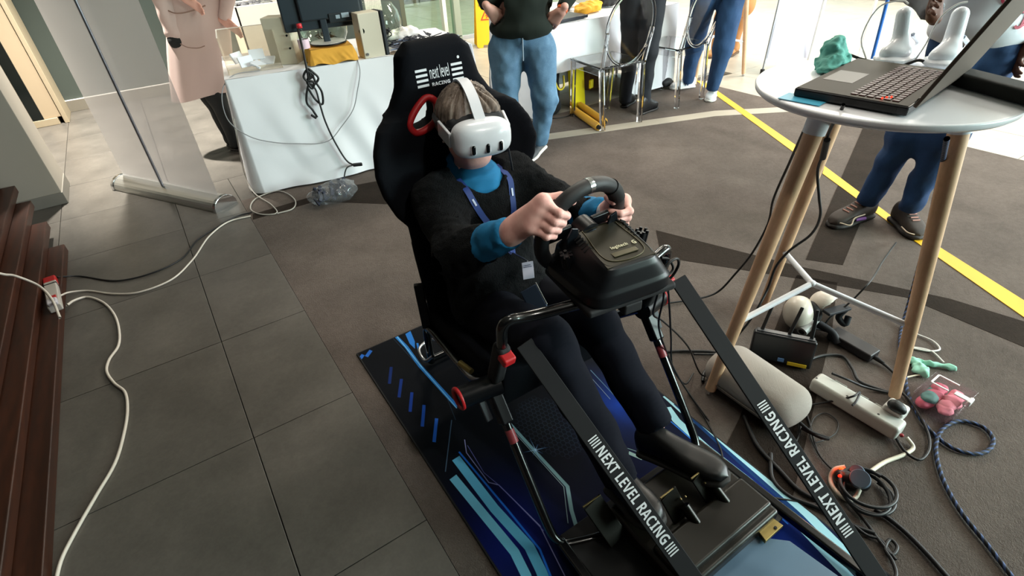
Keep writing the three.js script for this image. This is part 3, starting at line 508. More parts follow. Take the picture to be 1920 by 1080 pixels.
// ---------------------------------------------------------------- pedals
{
  const t = thing('pedal_set', 'black three pedal set at the driver\'s feet, with dark metal pedal arms', 'pedals', [0.79, 0.035, -0.42]);
  const dm = mat(0x17150f, 0.3, { metalness: 0.6 }), em = mat(0x8f7d55, 0.3, { metalness: 0.9 });
  part('pedal_base', join([box(0.36, 0.05, 0.27, 0.79, 0.06, -0.425, 0.012), box(0.34, 0.03, 0.1, 0.79, 0.09, -0.36, 0.01)]), mat(0x191610, 0.3), t);
  const ped = (a, b, w) => {
    const d = unit(sub(b, a)); const back = unit(cross([1, 0, 0], d));
    const p = part('pedal', join([bar(add(a, d, -0.02), add(b, d, -0.012), w, 0.006, 0.002, back)]), dm, t);
    part('pedal_edge_highlight', bar(add(add(a, d, -0.021), [-w / 2, 0, 0]), add(add(a, d, -0.021), [w / 2, 0, 0]), 0.004, 0.007, 0.001), em, p, 'gold highlight painted along the pedal edge');  // bright strip paints the gold highlight on the pad edge
    return p;
  };
  const p1 = ped([0.727, 0.15, -0.456], [0.751, 0.06, -0.413], 0.055), p2 = ped([0.835, 0.15, -0.449], [0.868, 0.06, -0.405], 0.055), p3 = ped([0.564, 0.13, -0.556], [0.585, 0.05, -0.477], 0.06);
  part('spring_cylinder', rod([0.754, 0.125, -0.431], [0.764, 0.07, -0.357], 0.0145, 0.012), dm, p1); part('spring_cylinder', rod([0.86, 0.125, -0.424], [0.875, 0.07, -0.353], 0.0145, 0.012), dm, p2);
  part('stud', join([[0.749, 0.145, -0.442], [0.764, 0.145, -0.44], [0.853, 0.145, -0.436], [0.836, 0.145, -0.437]].map((p) => ball(p, 0.0035))), em, p1);
}

// ---------------------------------------------------------------- left display desk under a white cloth
const clothWhite = mat(0xeceef2, 0.8, { sheen: 0.2, side: THREE.DoubleSide });
const DT = 0.68, dFL = [0.358, 0.68, -3.517], dFR = [1.859, 0.68, -3.297];
const dE = unit(sub(dFR, dFL)), dB = [dE[2], 0, -dE[0]], dW = len(sub(dFR, dFL)), dD = 0.74;      // along the front edge, toward the back
const desk = (a, b, h = 0) => [dFL[0] + dE[0] * a + dB[0] * b, DT + h, dFL[2] + dE[2] * a + dB[2] * b];
const Y180 = Math.atan2(-dE[2], dE[0]);                                                       // heading of the desk
{
  const t = thing('folding_table', 'folding table hidden under the long white cloth on the left', 'table', desk(dW / 2, dD / 2, -DT));
  part('table_top', bar(desk(0.02, dD / 2, -0.02), desk(dW - 0.02, dD / 2, -0.02), dD - 0.04, 0.025, 0.004), mat(0xd8d4cc, 0.6), t);
  for (const [a, b] of [[0.1, 0.08], [dW - 0.1, 0.08], [0.1, dD - 0.08], [dW - 0.1, dD - 0.08]]) part('leg', rod(desk(a, b, -DT), desk(a, b, -0.03), 0.014), steel, t);
}
function drape(corner, e, b, W, Dp, top, hem, flare, fold, seed) {     // cloth over a table: flat top and a skirt with soft folds
  const per = [[0, Dp], [0, 0], [W, 0], [W, Dp]], seg = [Dp, W, Dp, W], tot = 2 * (W + Dp);
  const at = (s) => { s *= tot; for (let i = 0; i < 4; i++) { if (s <= seg[i] || i === 3) { const a = per[i], c = per[(i + 1) % 4], f = Math.min(1, s / seg[i]); const n = [[-1, 0], [0, -1], [1, 0], [0, 1]][i]; return [a[0] + (c[0] - a[0]) * f, a[1] + (c[1] - a[1]) * f, n, i]; } s -= seg[i]; } };
  const skirt = sheet((u, v) => {
    const q = at(u), sm = at((u + 0.004) % 1), nx = q[2][0] + sm[2][0], ny = q[2][1] + sm[2][1], nl = Math.hypot(nx, ny);
    const drop = top - hem(q[0], q[1], q[3]); const f = (noise(u * 17 + v * 1.6, v * 0.8, seed) * 0.7 + noise(u * 46 - v * 2.5, v * 1.6, seed + 3) * 0.22) * fold * v + flare * v + 0.006 * (1 - (1 - v) ** 4);
    const x = q[0] + nx / nl * f, y = q[1] + ny / nl * f; return [corner[0] + e[0] * x + b[0] * y, top - drop * v + 0.004 * (1 - Math.min(1, v * 12)), corner[2] + e[2] * x + b[2] * y];
  }, 420, 26);
  const flat = sheet((u, v) => { const x = u * W, y = v * Dp; return [corner[0] + e[0] * x + b[0] * y, top + 0.004 + 0.0025 * noise(x * 9, y * 9, seed), corner[2] + e[2] * x + b[2] * y]; }, 60, 30);
  return join([skirt, flat]);
}
single('tablecloth', drape(dFL, dE, dB, dW, dD, DT, () => 0.012, 0.05, 0.06, 4), clothWhite, 'long white tablecloth draped to the floor over the left display desk', 'tablecloth');
const W1 = 0.0075; // thin lead
// things on the desk
{
  const bx = mat(0xd2c7b4, 0.6), t = thing('document_tray', 'clear open plastic tray with white cards, at the left end of the desk', 'tray', desk(0.19, 0.24, 0.006));
  const clear = new THREE.MeshPhysicalMaterial({ color: 0xf4efe6, roughness: 0.12, transmission: 0.85, thickness: 0, ior: 1.4 });
  const L = (a, b, h) => desk(a, b, h + 0.006);
  const wallp = (a0, b0, a1, b1, h) => bar(L(a0, b0, h / 2), L(a1, b1, h / 2), 0.004, h, 0.001);
  part('side_panel', wallp(0.03, 0.1, 0.03, 0.42, 0.2), clear, t); part('side_panel', wallp(0.33, 0.1, 0.33, 0.42, 0.2), clear, t); part('back_panel', wallp(0.03, 0.42, 0.33, 0.42, 0.2), clear, t); part('front_lip', wallp(0.03, 0.1, 0.33, 0.1, 0.03), clear, t);
  part('rim', join([bar(L(0.03, 0.42, 0.2), L(0.33, 0.42, 0.2), 0.006, 0.004, 0.001), bar(L(0.03, 0.1, 0.2), L(0.03, 0.42, 0.2), 0.006, 0.004, 0.001)]), whitePaint, t);
  const cm = mat(0xeaf0f8, 0.6);
  for (const [a, b, h, ry, rx, k] of [[0.14, 0.16, 0.05, 0.3, -0.35, 0], [0.21, 0.22, 0.07, -0.2, -0.5, 1], [0.1, 0.26, 0.06, 0.7, -0.4, 2], [0.26, 0.19, 0.035, -0.6, -1.0, 3], [0.2, 0.14, 0.03, 0.9, -1.1, 4]]) {
    const p = L(a, b, h); single('white_card', box(0.085, 0.06, 0.012, p[0], p[1], p[2], 0.002, ry, rx), cm, ['white card leaning at the front of the clear tray', 'white card standing upright in the middle of the clear tray', 'white card tilted at the left side of the clear tray', 'white card lying flat at the right of the clear tray', 'white card lying at the front lip of the clear tray'][k], 'card');
  }
}
const cream = mat(0xc9c2ae, 0.5);
{
  const t = thing('speaker', 'beige boxy desktop speaker left of the monitor, with two screw holes', 'speaker', desk(0.4, 0.2, 0.004));
  part('cabinet', bar(desk(0.31, 0.26, 0.135), desk(0.45, 0.19, 0.135), 0.12, 0.26, 0.006), cream, t);
  for (const h of [0.1, 0.17]) part('screw_hole', rod(desk(0.40, 0.125, h), desk(0.403, 0.133, h), 0.006), darkGlass, t);
  const s = thing('speaker', 'beige boxy desktop speaker right of the monitor, with a black front edge', 'speaker', desk(0.9, 0.2, 0.004));
  part('cabinet', bar(desk(0.80, 0.06, 0.13), desk(0.935, 0.08, 0.13), 0.11, 0.25, 0.006), cream, s);
  part('front_grille', bar(desk(0.935, 0.078, 0.13), desk(0.958, 0.084, 0.13), 0.115, 0.252, 0.006), mat(0x121a22, 0.6), s, 'black front edge');
  part('port', rod(desk(0.82, 0.01, 0.16), desk(0.822, 0.02, 0.16), 0.017), darkGlass, s); part('badge', rod(desk(0.828, 0.0, 0.03), desk(0.828, 0.012, 0.03), 0.008), steel, s);
}
{
  const t = thing('cloth_covered_box', 'low box under a draped mustard yellow cloth, carrying the monitor', 'box', desk(0.63, 0.12, 0.004));
  const bm = mat(0xd9a03a, 0.85, { side: THREE.DoubleSide });
  part('box', bar(desk(0.5, 0.13, 0.045), desk(0.74, 0.13, 0.045), 0.2, 0.08, 0.004), mat(0x8a6a3a, 0.8), t);
  const c = desk(0.5, 0.02, 0); const e = dE, b = dB;
  part('yellow_cloth', drape([c[0], 0, c[2]], e, b, 0.25, 0.22, DT + 0.088, (x) => DT + 0.01 + 0.008 * Math.sin(x * 40), 0.018, 0.012, 11), bm, t);
}
{
  const t = thing('monitor', 'black computer monitor seen from behind, standing on the yellow cloth', 'monitor', desk(0.62, 0.14, 0.095));
  const h0 = 0.1, dk = mat(0x16242d, 0.5), c = desk(0.63, 0.14, h0);
  const back = (a, h) => desk(a, 0.15, h);
  part('screen_housing', bar(back(0.4, 0.36), back(0.88, 0.36), 0.03, 0.36, 0.008), dk, t);
  part('rear_cover', bar(desk(0.5, 0.125, 0.33), desk(0.86, 0.125, 0.33), 0.03, 0.2, 0.012), dk, t);
  part('connector_bay', bar(desk(0.66, 0.108, 0.235), desk(0.82, 0.108, 0.235), 0.012, 0.05, 0.004), mat(0x0f1a20, 0.5), t);
  part('connector_label', join([bar(desk(0.7, 0.1, 0.24), desk(0.725, 0.1, 0.24), 0.003, 0.02, 0.001), bar(desk(0.735, 0.1, 0.245), desk(0.78, 0.1, 0.245), 0.003, 0.026, 0.001)]), mat(0x9fb0bc, 0.4), t);
  part('stand_neck', bar(desk(0.625, 0.125, h0 + 0.005), desk(0.625, 0.125, h0 + 0.2), 0.04, 0.02, 0.006, dB), dk, t);
  part('stand_base', lathe([[0, 0], [0.105, 0], [0.108, 0.006], [0.1, 0.011], [0, 0.012]], ...c), mat(0xf0efe8, 0.12, { clearcoat: 1 }), t);
  part('base_rim', new THREE.TorusGeometry(0.106, 0.005, 8, 48).rotateX(PI / 2).translate(c[0], c[1] + 0.004, c[2]), blackPlastic, t);
}
{
  const p = desk(0.482, 0.1, 0.005), t = thing('water_bottle', 'clear plastic water bottle with a red cap, left of the monitor stand', 'bottle', p);
  part('bottle', lathe([[0, 0], [0.03, 0], [0.032, 0.01], [0.032, 0.12], [0.03, 0.15], [0.013, 0.185], [0.013, 0.2]], ...p), new THREE.MeshPhysicalMaterial({ color: 0xf3faf6, roughness: 0.05, transmission: 1, thickness: 0, ior: 1.3, side: THREE.DoubleSide }), t);
  part('cap', lathe([[0, 0.225], [0.015, 0.223], [0.016, 0.2], [0.0, 0.199]].reverse(), ...p), mat(0xc62a33, 0.4), t); part('label', lathe([[0.0328, 0.09], [0.0328, 0.14]], ...p), mat(0xe3c9d8, 0.5, { side: THREE.DoubleSide }), t);
}
const bowlGlass = new THREE.MeshPhysicalMaterial({ color: 0xfafff9, roughness: 0.03, transmission: 1, thickness: 0, ior: 1.45, side: THREE.DoubleSide });
{
  const prof = [[0, 0], [0.05, 0.002], [0.085, 0.03], [0.108, 0.075], [0.112, 0.11], [0.1, 0.155], [0.078, 0.185], [0.08, 0.19]].map(([a, b]) => [a * 1.35, b * 1.35]);
  const bowls = [[1.0, 0.34, 'round glass bowl of dark leads right of the right speaker'], [0.66, 0.44, 'round glass bowl of dark leads behind the monitor stand']];
  for (const [a, b, lab] of bowls) {
    const p = desk(a, b, 0.005), t = thing('glass_bowl', lab, 'bowl', p); part('bowl', lathe(prof, ...p, 48), bowlGlass, t);
    const R = rng(5 + a * 10), list = []; for (let k = 0; k < 9; k++) { const pts = []; for (let i = 0; i < 5; i++) pts.push([p[0] + (R() - 0.5) * 0.13, p[1] + 0.015 + R() * 0.1, p[2] + (R() - 0.5) * 0.13]); list.push(tube(pts, 0.004, { seg: 30, radial: 6 })); }
    const s = single('earphone_tangle', join(list), mat(0x1c1d20, 0.5), 'tangle of dark leads ' + (a > 0.9 ? 'in the glass bowl by the right speaker' : 'in the glass bowl behind the monitor stand'), 'leads'); s.userData.kind = 'stuff';
  }
}
{ // pile of lanyards
  const R = rng(21), list = [], light = []; for (let k = 0; k < 90; k++) { const a = 1.0 + R() * 0.46, b = 0.04 + R() * 0.3, r = R() * PI, h = 0.008 + R() * 0.04 * (1 - Math.abs(a - 1.25) * 3); const d = [Math.cos(r) * 0.045, (R() - 0.5) * 0.03, Math.sin(r) * 0.045]; const c = desk(a, b, Math.max(0.012, h) + 0.012); (k % 6 ? list : light).push(bar(sub(c, d), add(c, d), 0.018, 0.003, 0.001, [R() - 0.5, 1, R() - 0.5])); }
  const t = thing('lanyard_pile', 'heap of dark blue lanyards with white print on the desk behind the racing seat', 'lanyards', desk(1.22, 0.15, 0.004)); t.userData.kind = 'stuff';
  part('straps', join(list), mat(0x141c30, 0.8), t); part('printed_ends', join(light), mat(0x8fa3c8, 0.7), t);
  const p = desk(1.12, 0.42, 0.035); single('plastic_bag', blob([ell(p, [0.13, 0.04, 0.09]), ell(add(p, [0.09, 0.01, 0.02]), [0.08, 0.04, 0.06])], 0.05, 0.012, { noise: (q) => noise(q[0] * 40, q[1] * 40, q[2] * 40) * 0.012 }), mat(0xf1f1ee, 0.35), 'crumpled white plastic bag behind the lanyard heap', 'bag');
  const q = desk(1.0, 0.06, 0.007); single('leaflet', box(0.1, 0.002, 0.06, q[0], q[1], q[2], 0.0005, 0.6), mat(0x6b5a48, 0.5), 'small brown leaflet on the desk beside the racing seat', 'leaflet');
}
{ // leads hanging over the front of the desk
  const m = mat(0x101113, 0.5), t = thing('monitor_cable', 'coiled black monitor cables hanging over the front of the white cloth', 'cable', desk(0.5, -0.02, -0.2));
  const f = (px) => px; const D1 = -0.055;
  const c = (a, h, b = D1) => desk(a, b, h);
  part('cable', tube([desk(0.47, 0.1, 0.2), c(0.46, 0.12, 0.0), c(0.45, 0.03), c(0.44, -0.06), c(0.41, -0.13), c(0.40, -0.18), c(0.42, -0.22), c(0.43, -0.25)], 0.0065), m, t);
  part('cable', tube([c(0.47, 0.0), c(0.5, -0.05), c(0.46, -0.08), c(0.42, -0.03), c(0.46, 0.01), c(0.48, -0.07), c(0.5, -0.13), c(0.485, -0.2), c(0.455, -0.17), c(0.43, -0.1)], 0.0065), m, t);
  part('cable', tube([c(0.455, -0.02), c(0.43, -0.07), c(0.465, -0.1), c(0.47, -0.2, -0.07), c(0.475, -0.3, -0.085), c(0.505, -0.45, -0.1), c(0.545, -0.56, -0.12), c(0.575, -0.585, -0.13)], 0.0055), m, t);
  part('cable', tube([c(0.575, -0.585, -0.13), c(0.53, -0.59, -0.14), c(0.50, -0.63, -0.16), c(0.49, -0.672, -0.18)], 0.0045), m, t);
  part('plug', bar(c(0.57, -0.585, -0.13), c(0.63, -0.59, -0.135), 0.022, 0.02, 0.006), m, t); part('plug', bar(c(0.405, -0.25), c(0.43, -0.275), 0.016, 0.014, 0.004), m, t); part('plug', bar(c(0.428, -0.24), c(0.437, -0.27), 0.012, 0.012, 0.003), m, t);
  part('cable_knot', tube([c(0.45, 0.0), c(0.475, -0.03), c(0.44, -0.05), c(0.47, -0.07), c(0.45, -0.1), c(0.435, -0.06), c(0.46, -0.02)], 0.0075, { closed: true }), m, t);
  const g = mat(0x8b8d90, 0.5);
  single('grey_lead', tube([desk(0.76, 0.0, 0.01), c(0.755, -0.05, -0.03), c(0.71, -0.16, -0.05), c(0.66, -0.26, -0.06), c(0.56, -0.35, -0.075), c(0.48, -0.41, -0.085), c(0.41, -0.42, -0.088), c(0.3, -0.40, -0.088), c(0.15, -0.36, -0.09), c(0.03, -0.3, -0.085), c(-0.05, -0.2, -0.05), c(-0.03, -0.05, -0.01), desk(0.05, 0.05, 0.012), desk(0.2, 0.08, 0.012)], 0.0028), g, 'thin grey lead looping across the front of the white cloth', 'cable');
  single('white_wires', tube([desk(-0.02, -0.03, -0.2), [0.293, 0.1, -3.581], [0.296, 0.03, -3.469], [0.35, 0.008, -3.245], [0.344, 0.008, -3.117], [0.269, 0.008, -3.161], [0.233, 0.008, -3.278], [0.293, 0.008, -3.413], [0.429, 0.008, -3.438], [0.483, 0.008, -3.227], [0.436, 0.008, -3.112], [0.349, 0.008, -3.113]], 0.0035), mat(0xbab6ae, 0.5), 'thin pale wires curling on the floor at the corner of the white cloth', 'cable');
}
{ // bag on the floor
  const R = rng(31), t = thing('clear_bag', 'clear plastic bag of dark blue items on the carpet by the white cloth', 'bag', [0.664, 0, -3.099]);
  const c = [0.674, 0.055, -3.068]; const a = [Math.cos(0.2), 0, -Math.sin(0.2)];
  const inner = []; for (let k = 0; k < 46; k++) { const x = (R() - 0.5) * 0.22, z = (R() - 0.5) * 0.09, y = (R() - 0.4) * 0.07; const p = [c[0] + a[0] * x, Math.max(0.02, c[1] + y), c[2] + a[2] * x + z]; inner.push(box(0.05, 0.012, 0.02, p[0], p[1], p[2], 0.002, R() * 3, R() * 2, R() * 2)); }
  const st = part('contents', join(inner), mat(0x1a2136, 0.6), t); st.userData.kind = 'stuff';
  part('film', blob([ell(c, [0.145, 0.058, 0.085]), ell(add(c, a, 0.06), [0.09, 0.052, 0.08])], 0.05, 0.011, { noise: (q) => noise(q[0] * 45, q[1] * 45, q[2] * 45) * 0.009 }), new THREE.MeshPhysicalMaterial({ color: 0xf2f5f8, roughness: 0.12, transmission: 0.92, thickness: 0, ior: 1.35, side: THREE.DoubleSide }), t);
}
{ // planter behind the desk
  const x0 = 0.78, x1 = 1.16, z0 = -5.6, z1 = -5.2, h = 0.86, t = thing('planter', 'tall square white planter filled with grey stones behind the desk', 'planter', [0.97, 0, -5.4]);
  part('box', join([box(x1 - x0, h, 0.02, 0.97, h / 2, z1 - 0.01, 0.004), box(x1 - x0, h, 0.02, 0.97, h / 2, z0 + 0.01, 0.004), box(0.02, h, z1 - z0, x0 + 0.01, h / 2, -5.4, 0.004), box(0.02, h, z1 - z0, x1 - 0.01, h / 2, -5.4, 0.004)]), mat(0xf4f0e4, 0.5), t);
  part('soil', box(x1 - x0 - 0.04, 0.02, z1 - z0 - 0.04, 0.97, h - 0.05, -5.4, 0), mat(0x2c2a28, 0.9), t);
  const R = rng(3), g = [0, 1, 2].map((k) => ball([0, 0, 0], 0.026 - k * 0.003, 0.018, 0.022, 10)), m = [0x55565a, 0x3d3f42, 0x6f716d].map((c) => mat(c, 0.7));
  for (let k = 0; k < 60; k++) { const o = mesh('stone', g[k % 3], m[Math.floor(R() * 3)]); o.position.set(x0 + 0.04 + R() * 0.3 - 0.97, h - 0.03 + R() * 0.015, z0 + 0.04 + R() * 0.32 + 5.4); o.rotation.set(R() * 3, R() * 3, 0); t.add(o); }
}
// ---------------------------------------------------------------- roll-up banner seen from behind
{
  const A = [-0.456, 0, -4.217], Bq = [0.04, 0, -3.402], e = unit(sub(Bq, A)), n = [-e[2], 0, e[0]], L = len(sub(Bq, A)) + 0.03;    // n points away from the camera side
  const s = n[2] > 0 ? -1 : 1; const nn = [n[0] * s, 0, n[2] * s]; const P = (a, b, h) => [A[0] + e[0] * a + nn[0] * b, h, A[2] + e[2] * a + nn[2] * b];
  const t = thing('rollup_banner', 'pale roll-up banner seen from behind with a silver base and support pole', 'banner', P(L / 2, 0.07, 0));
  const prof = []; for (let k = 0; k <= 14; k++) { const a = PI * k / 14; prof.push([Math.cos(a) * 0.075, 0.012 + Math.sin(a) * 0.062]); } prof.push([-0.075, 0]); prof.push([0.075, 0]);
  const sh = prism(prof, L - 0.04); const M4 = new THREE.Matrix4().makeBasis(V(cross([0, 1, 0], e)), new THREE.Vector3(0, 1, 0), V(e)); M4.setPosition(V(P(0.02, 0.075, 0))); sh.applyMatrix4(M4);
  part('base', sh, mat(0xc9cac6, 0.3, { metalness: 0.8 }), t);
  for (const a of [0, L - 0.02]) { const c = prism(prof.map(([x, y]) => [x * 1.04, y * 1.04]), 0.02, 0.002); const m2 = M4.clone(); m2.setPosition(V(P(a, 0.075, 0))); part('end_cap', c.applyMatrix4(m2), chrome, t); }
  part('pole', rod(P(L * 0.47, 0.06, 0.07), P(L * 0.47, 0.06, 2.1), 0.0085), mat(0xa9aab4, 0.3, { metalness: 0.8 }), t);
  part('top_rail', rod(P(0.03, 0.08, 2.1), P(L - 0.03, 0.08, 2.1), 0.014), steel, t);
  part('banner_sheet', sheet((u, v) => P(0.035 + u * (L - 0.08), 0.085 + 0.004 * Math.sin(u * 5), 0.06 + v * 2.04), 20, 20), new THREE.MeshPhysicalMaterial({ color: 0xf3f1f1, roughness: 0.6, side: THREE.DoubleSide, transmission: 0.55, thickness: 0 }), t);
}
// ---------------------------------------------------------------- wet floor sign
{
  const t = thing('wet_floor_sign', 'yellow folding wet floor sign with a red warning triangle, behind the man in jeans', 'sign', [3.72, 0, -6.2]);
  const Y = mat(0xf2c011, 0.45), a = 0.0, c = [3.72, 0, -6.2], ex = [0.93, 0, 0.36], ez = [0.36, 0, -0.93];
  const panel = (s) => { const g = prism([[-0.15, 0.02], [-0.13, 0], [-0.08, 0], [-0.07, 0.03], [0.07, 0.03], [0.08, 0], [0.13, 0], [0.15, 0.02], [0.115, 0.6], [0.07, 0.64], [-0.07, 0.64], [-0.115, 0.6]], 0.018, 0.004); const M4 = new THREE.Matrix4().makeBasis(V(ex), V(unit([ez[0] * 0.14 * s, 1, ez[2] * 0.14 * s])), V(unit([-ez[0], 0.14 * s, -ez[2]]))); M4.setPosition(V(add(c, ez, -0.1 * s))); return [g.applyMatrix4(M4), M4]; };
  const [g1, M1] = panel(1), [g2] = panel(-1); const f = part('front_panel', g1, Y, t); part('rear_panel', g2, Y, t);
  const red = mat(0xc23a1a, 0.5), tri = prism([[-0.08, 0], [0.08, 0], [0, 0.135]], 0.001, 0, [[[-0.058, 0.012], [0.058, 0.012], [0, 0.112]]]).translate(0, 0.3, 0.0235); part('warning_triangle', tri.applyMatrix4(M1), red, f, 'red warning triangle with a slipping figure');
  const fig = join([ball([-0.004, 0.068, 0], 0.008, 0.008, 0.0006, 10), bar([-0.006, 0.055, 0], [0.012, 0.035, 0], 0.002, 0.011, 0.001), bar([0.012, 0.035, 0], [0.034, 0.022, 0], 0.002, 0.008, 0.001), bar([0.008, 0.036, 0], [-0.012, 0.018, 0], 0.002, 0.008, 0.001), bar([-0.004, 0.052, 0], [-0.024, 0.042, 0], 0.002, 0.006, 0.001)]).translate(0, 0.302, 0.024); part('slipping_figure', fig.applyMatrix4(M1), red, f);
  const tx = join([lettering('CAUTION', 0.026).translate(0, 0.505, 0), lettering('WET FLOOR', 0.024).translate(0, 0.463, 0)]).translate(0, 0, 0.0232); part('lettering', tx.applyMatrix4(M1), mat(0x6e5410, 0.6), f, 'dark lettering');
}
// ---------------------------------------------------------------- second desk under a short white cloth
const D2 = 0.68;
{
  const x0 = 2.46, x1 = 3.93, z1 = -3.38, z0 = -4.05;
  const t = thing('folding_table', 'folding table under the shorter white cloth behind the clear chairs', 'table', [(x0 + x1) / 2, 0, (z0 + z1) / 2]);
  part('table_top', box(x1 - x0 - 0.03, 0.025, z1 - z0 - 0.03, (x0 + x1) / 2, D2 - 0.016, (z0 + z1) / 2, 0.004), mat(0xd8d4cc, 0.6), t);
  for (const x of [x0 + 0.1, x1 - 0.1]) for (const z of [z0 + 0.08, z1 - 0.08]) part('leg', rod([x, 0, z], [x, D2 - 0.03, z], 0.014), steel, t);
  const hem = (x, y, side) => { const X = x0 + x; if (side === 1) return X < 2.52 ? 0.03 : X < 2.6 ? 0.03 + (X - 2.52) * 4 : X < 3.27 ? 0.35 : X < 3.4 ? 0.35 - (X - 3.27) * 2.46 : 0.03; return 0.03; };
  single('tablecloth', drape([x0, 0, z1], [1, 0, 0], [0, 0, -1], x1 - x0, z1 - z0, D2, hem, 0.02, 0.05, 9), clothWhite, 'white tablecloth with a raised hem on the desk behind the clear chairs', 'tablecloth');
  const yb = D2 + 0.012;
  single('dark_tray', box(0.34, 0.022, 0.2, 2.78, yb + 0.011, -3.5, 0.004, 0.06), mat(0x22242c, 0.35), 'flat dark tray on the front edge of the second desk', 'tray');
  single('yellow_cloth_heap', blob([ell([3.14, yb + 0.03, -3.62], [0.12, 0.035, 0.08]), ell([3.06, yb + 0.025, -3.58], [0.08, 0.028, 0.06]), ell([3.22, yb + 0.035, -3.66], [0.07, 0.03, 0.06])], 0.03, 0.008, { noise: (q) => noise(q[0] * 30, q[1] * 50, q[2] * 30) * 0.014 }), mat(0xe0a72e, 0.85), 'crumpled mustard yellow cloth on the second desk', 'cloth');
  single('paper_sheets', blob([ell([3.0, yb + 0.03, -3.85], [0.2, 0.025, 0.12])], 0.03, 0.012, { noise: (q) => noise(q[0] * 25, q[1] * 60, q[2] * 25) * 0.016 }), mat(0xf2f2ee, 0.6), 'crumpled white paper behind the yellow cloth heap on the second desk', 'paper');
  single('dark_bundle', blob([ell([3.42, yb + 0.045, -3.72], [0.1, 0.045, 0.09]), cap([3.36, yb + 0.05, -3.68], [3.48, yb + 0.06, -3.78], 0.03)], 0.03, 0.009, { noise: (q) => noise(q[0] * 40, q[1] * 40, q[2] * 40) * 0.014 }), mat(0x17171a, 0.7), 'dark bundle at the right of the yellow cloth heap on the second desk', 'bundle');
  // under the desk
  { const b = thing('black_bag', 'tall black bag with a yellow strap under the second desk', 'bag', [2.64, 0, -3.48]);
    part('bag_body', blob([ell([2.64, 0.17, -3.5], [0.1, 0.19, 0.08]), cap([2.58, 0.05, -3.48], [2.7, 0.05, -3.5], 0.05), cap([2.59, 0.31, -3.5], [2.69, 0.31, -3.51], 0.04)], 0.06, 0.012, { noise: (q) => noise(q[0] * 12, q[1] * 12, q[2] * 12) * 0.012 }), mat(0x0d0e10, 0.8), b);
    part('strap', tube([[2.66, 0.33, -3.44], [2.645, 0.27, -3.415], [2.68, 0.21, -3.41], [2.73, 0.215, -3.42], [2.745, 0.3, -3.44]], 0.008), mat(0xd9c026, 0.6), b, 'yellow strap'); }
  { const s = thing('folded_yellow_sign', 'folded yellow plastic floor sign leaning under the second desk', 'sign', [2.96, 0, -3.5]);
    const g = prism([[-0.12, 0], [0.075, 0], [0.095, 0.36], [0.03, 0.42], [-0.06, 0.42], [-0.115, 0.33]], 0.02, 0.004).translate(0, 0, -0.01); g.rotateX(-0.12); g.rotateY(0.35); g.translate(2.96, 0.006, -3.49); part('panel', g, mat(0xf0d80e, 0.45), s);
    const g2 = prism([[-0.02, 0], [0.02, 0], [0.02, 0.06], [-0.02, 0.06]], 0.014, 0.003); g2.rotateY(0.35).translate(3.04, 0.15, -3.45); part('latch', g2, mat(0xd8c010, 0.5), s); }
  single('cardboard_box', join([box(0.24, 0.15, 0.2, 3.42, 0.078, -3.9, 0.003, 0.2), box(0.1, 0.003, 0.2, 3.33, 0.157, -3.9, 0, 0.2, 0, 0.3)]), mat(0x8a6846, 0.85), 'brown cardboard box on the floor under the second desk', 'box');
  single('black_shoe_bag', blob([ell([3.86, 0.06, -3.38], [0.07, 0.05, 0.05]), ell([3.92, 0.05, -3.4], [0.05, 0.04, 0.05])], 0.03, 0.009, { noise: (q) => noise(q[0] * 30, q[1] * 30, q[2] * 30) * 0.01 }), mat(0x1b1b1d, 0.7), 'small black pouch on the floor at the right end of the second desk', 'bag');
  for (const [k, o] of [[0, 0], [1, 0.062]]) { const a = o ? [2.928, 0.03, -3.44] : [2.807, 0.03, -3.377], b = o ? [2.796, 0.03, -2.997] : [2.683, 0.03, -2.936]; const p = thing('wooden_roller', k ? 'yellow wooden roller on the floor, the farther of the pair under the clear chair' : 'yellow wooden roller on the floor, the nearer of the pair under the clear chair', 'roller', [mix(a, b, 0.5)[0], 0, mix(a, b, 0.5)[2]]); part('roller', rod(a, b, 0.0275), mat(0xd6a13a, 0.5), p); part('end_cap', rod(b, add(b, unit(sub(b, a)), 0.02), 0.018, 0.015), blackPlastic, p); }
  single('floor_lead', tube([[2.55, 0.008, -3.42], [2.62, 0.008, -3.36], [2.74, 0.008, -3.35], [2.82, 0.008, -3.42]], 0.004), mat(0x141414, 0.5), 'short black lead on the carpet below the black bag', 'cable');
}
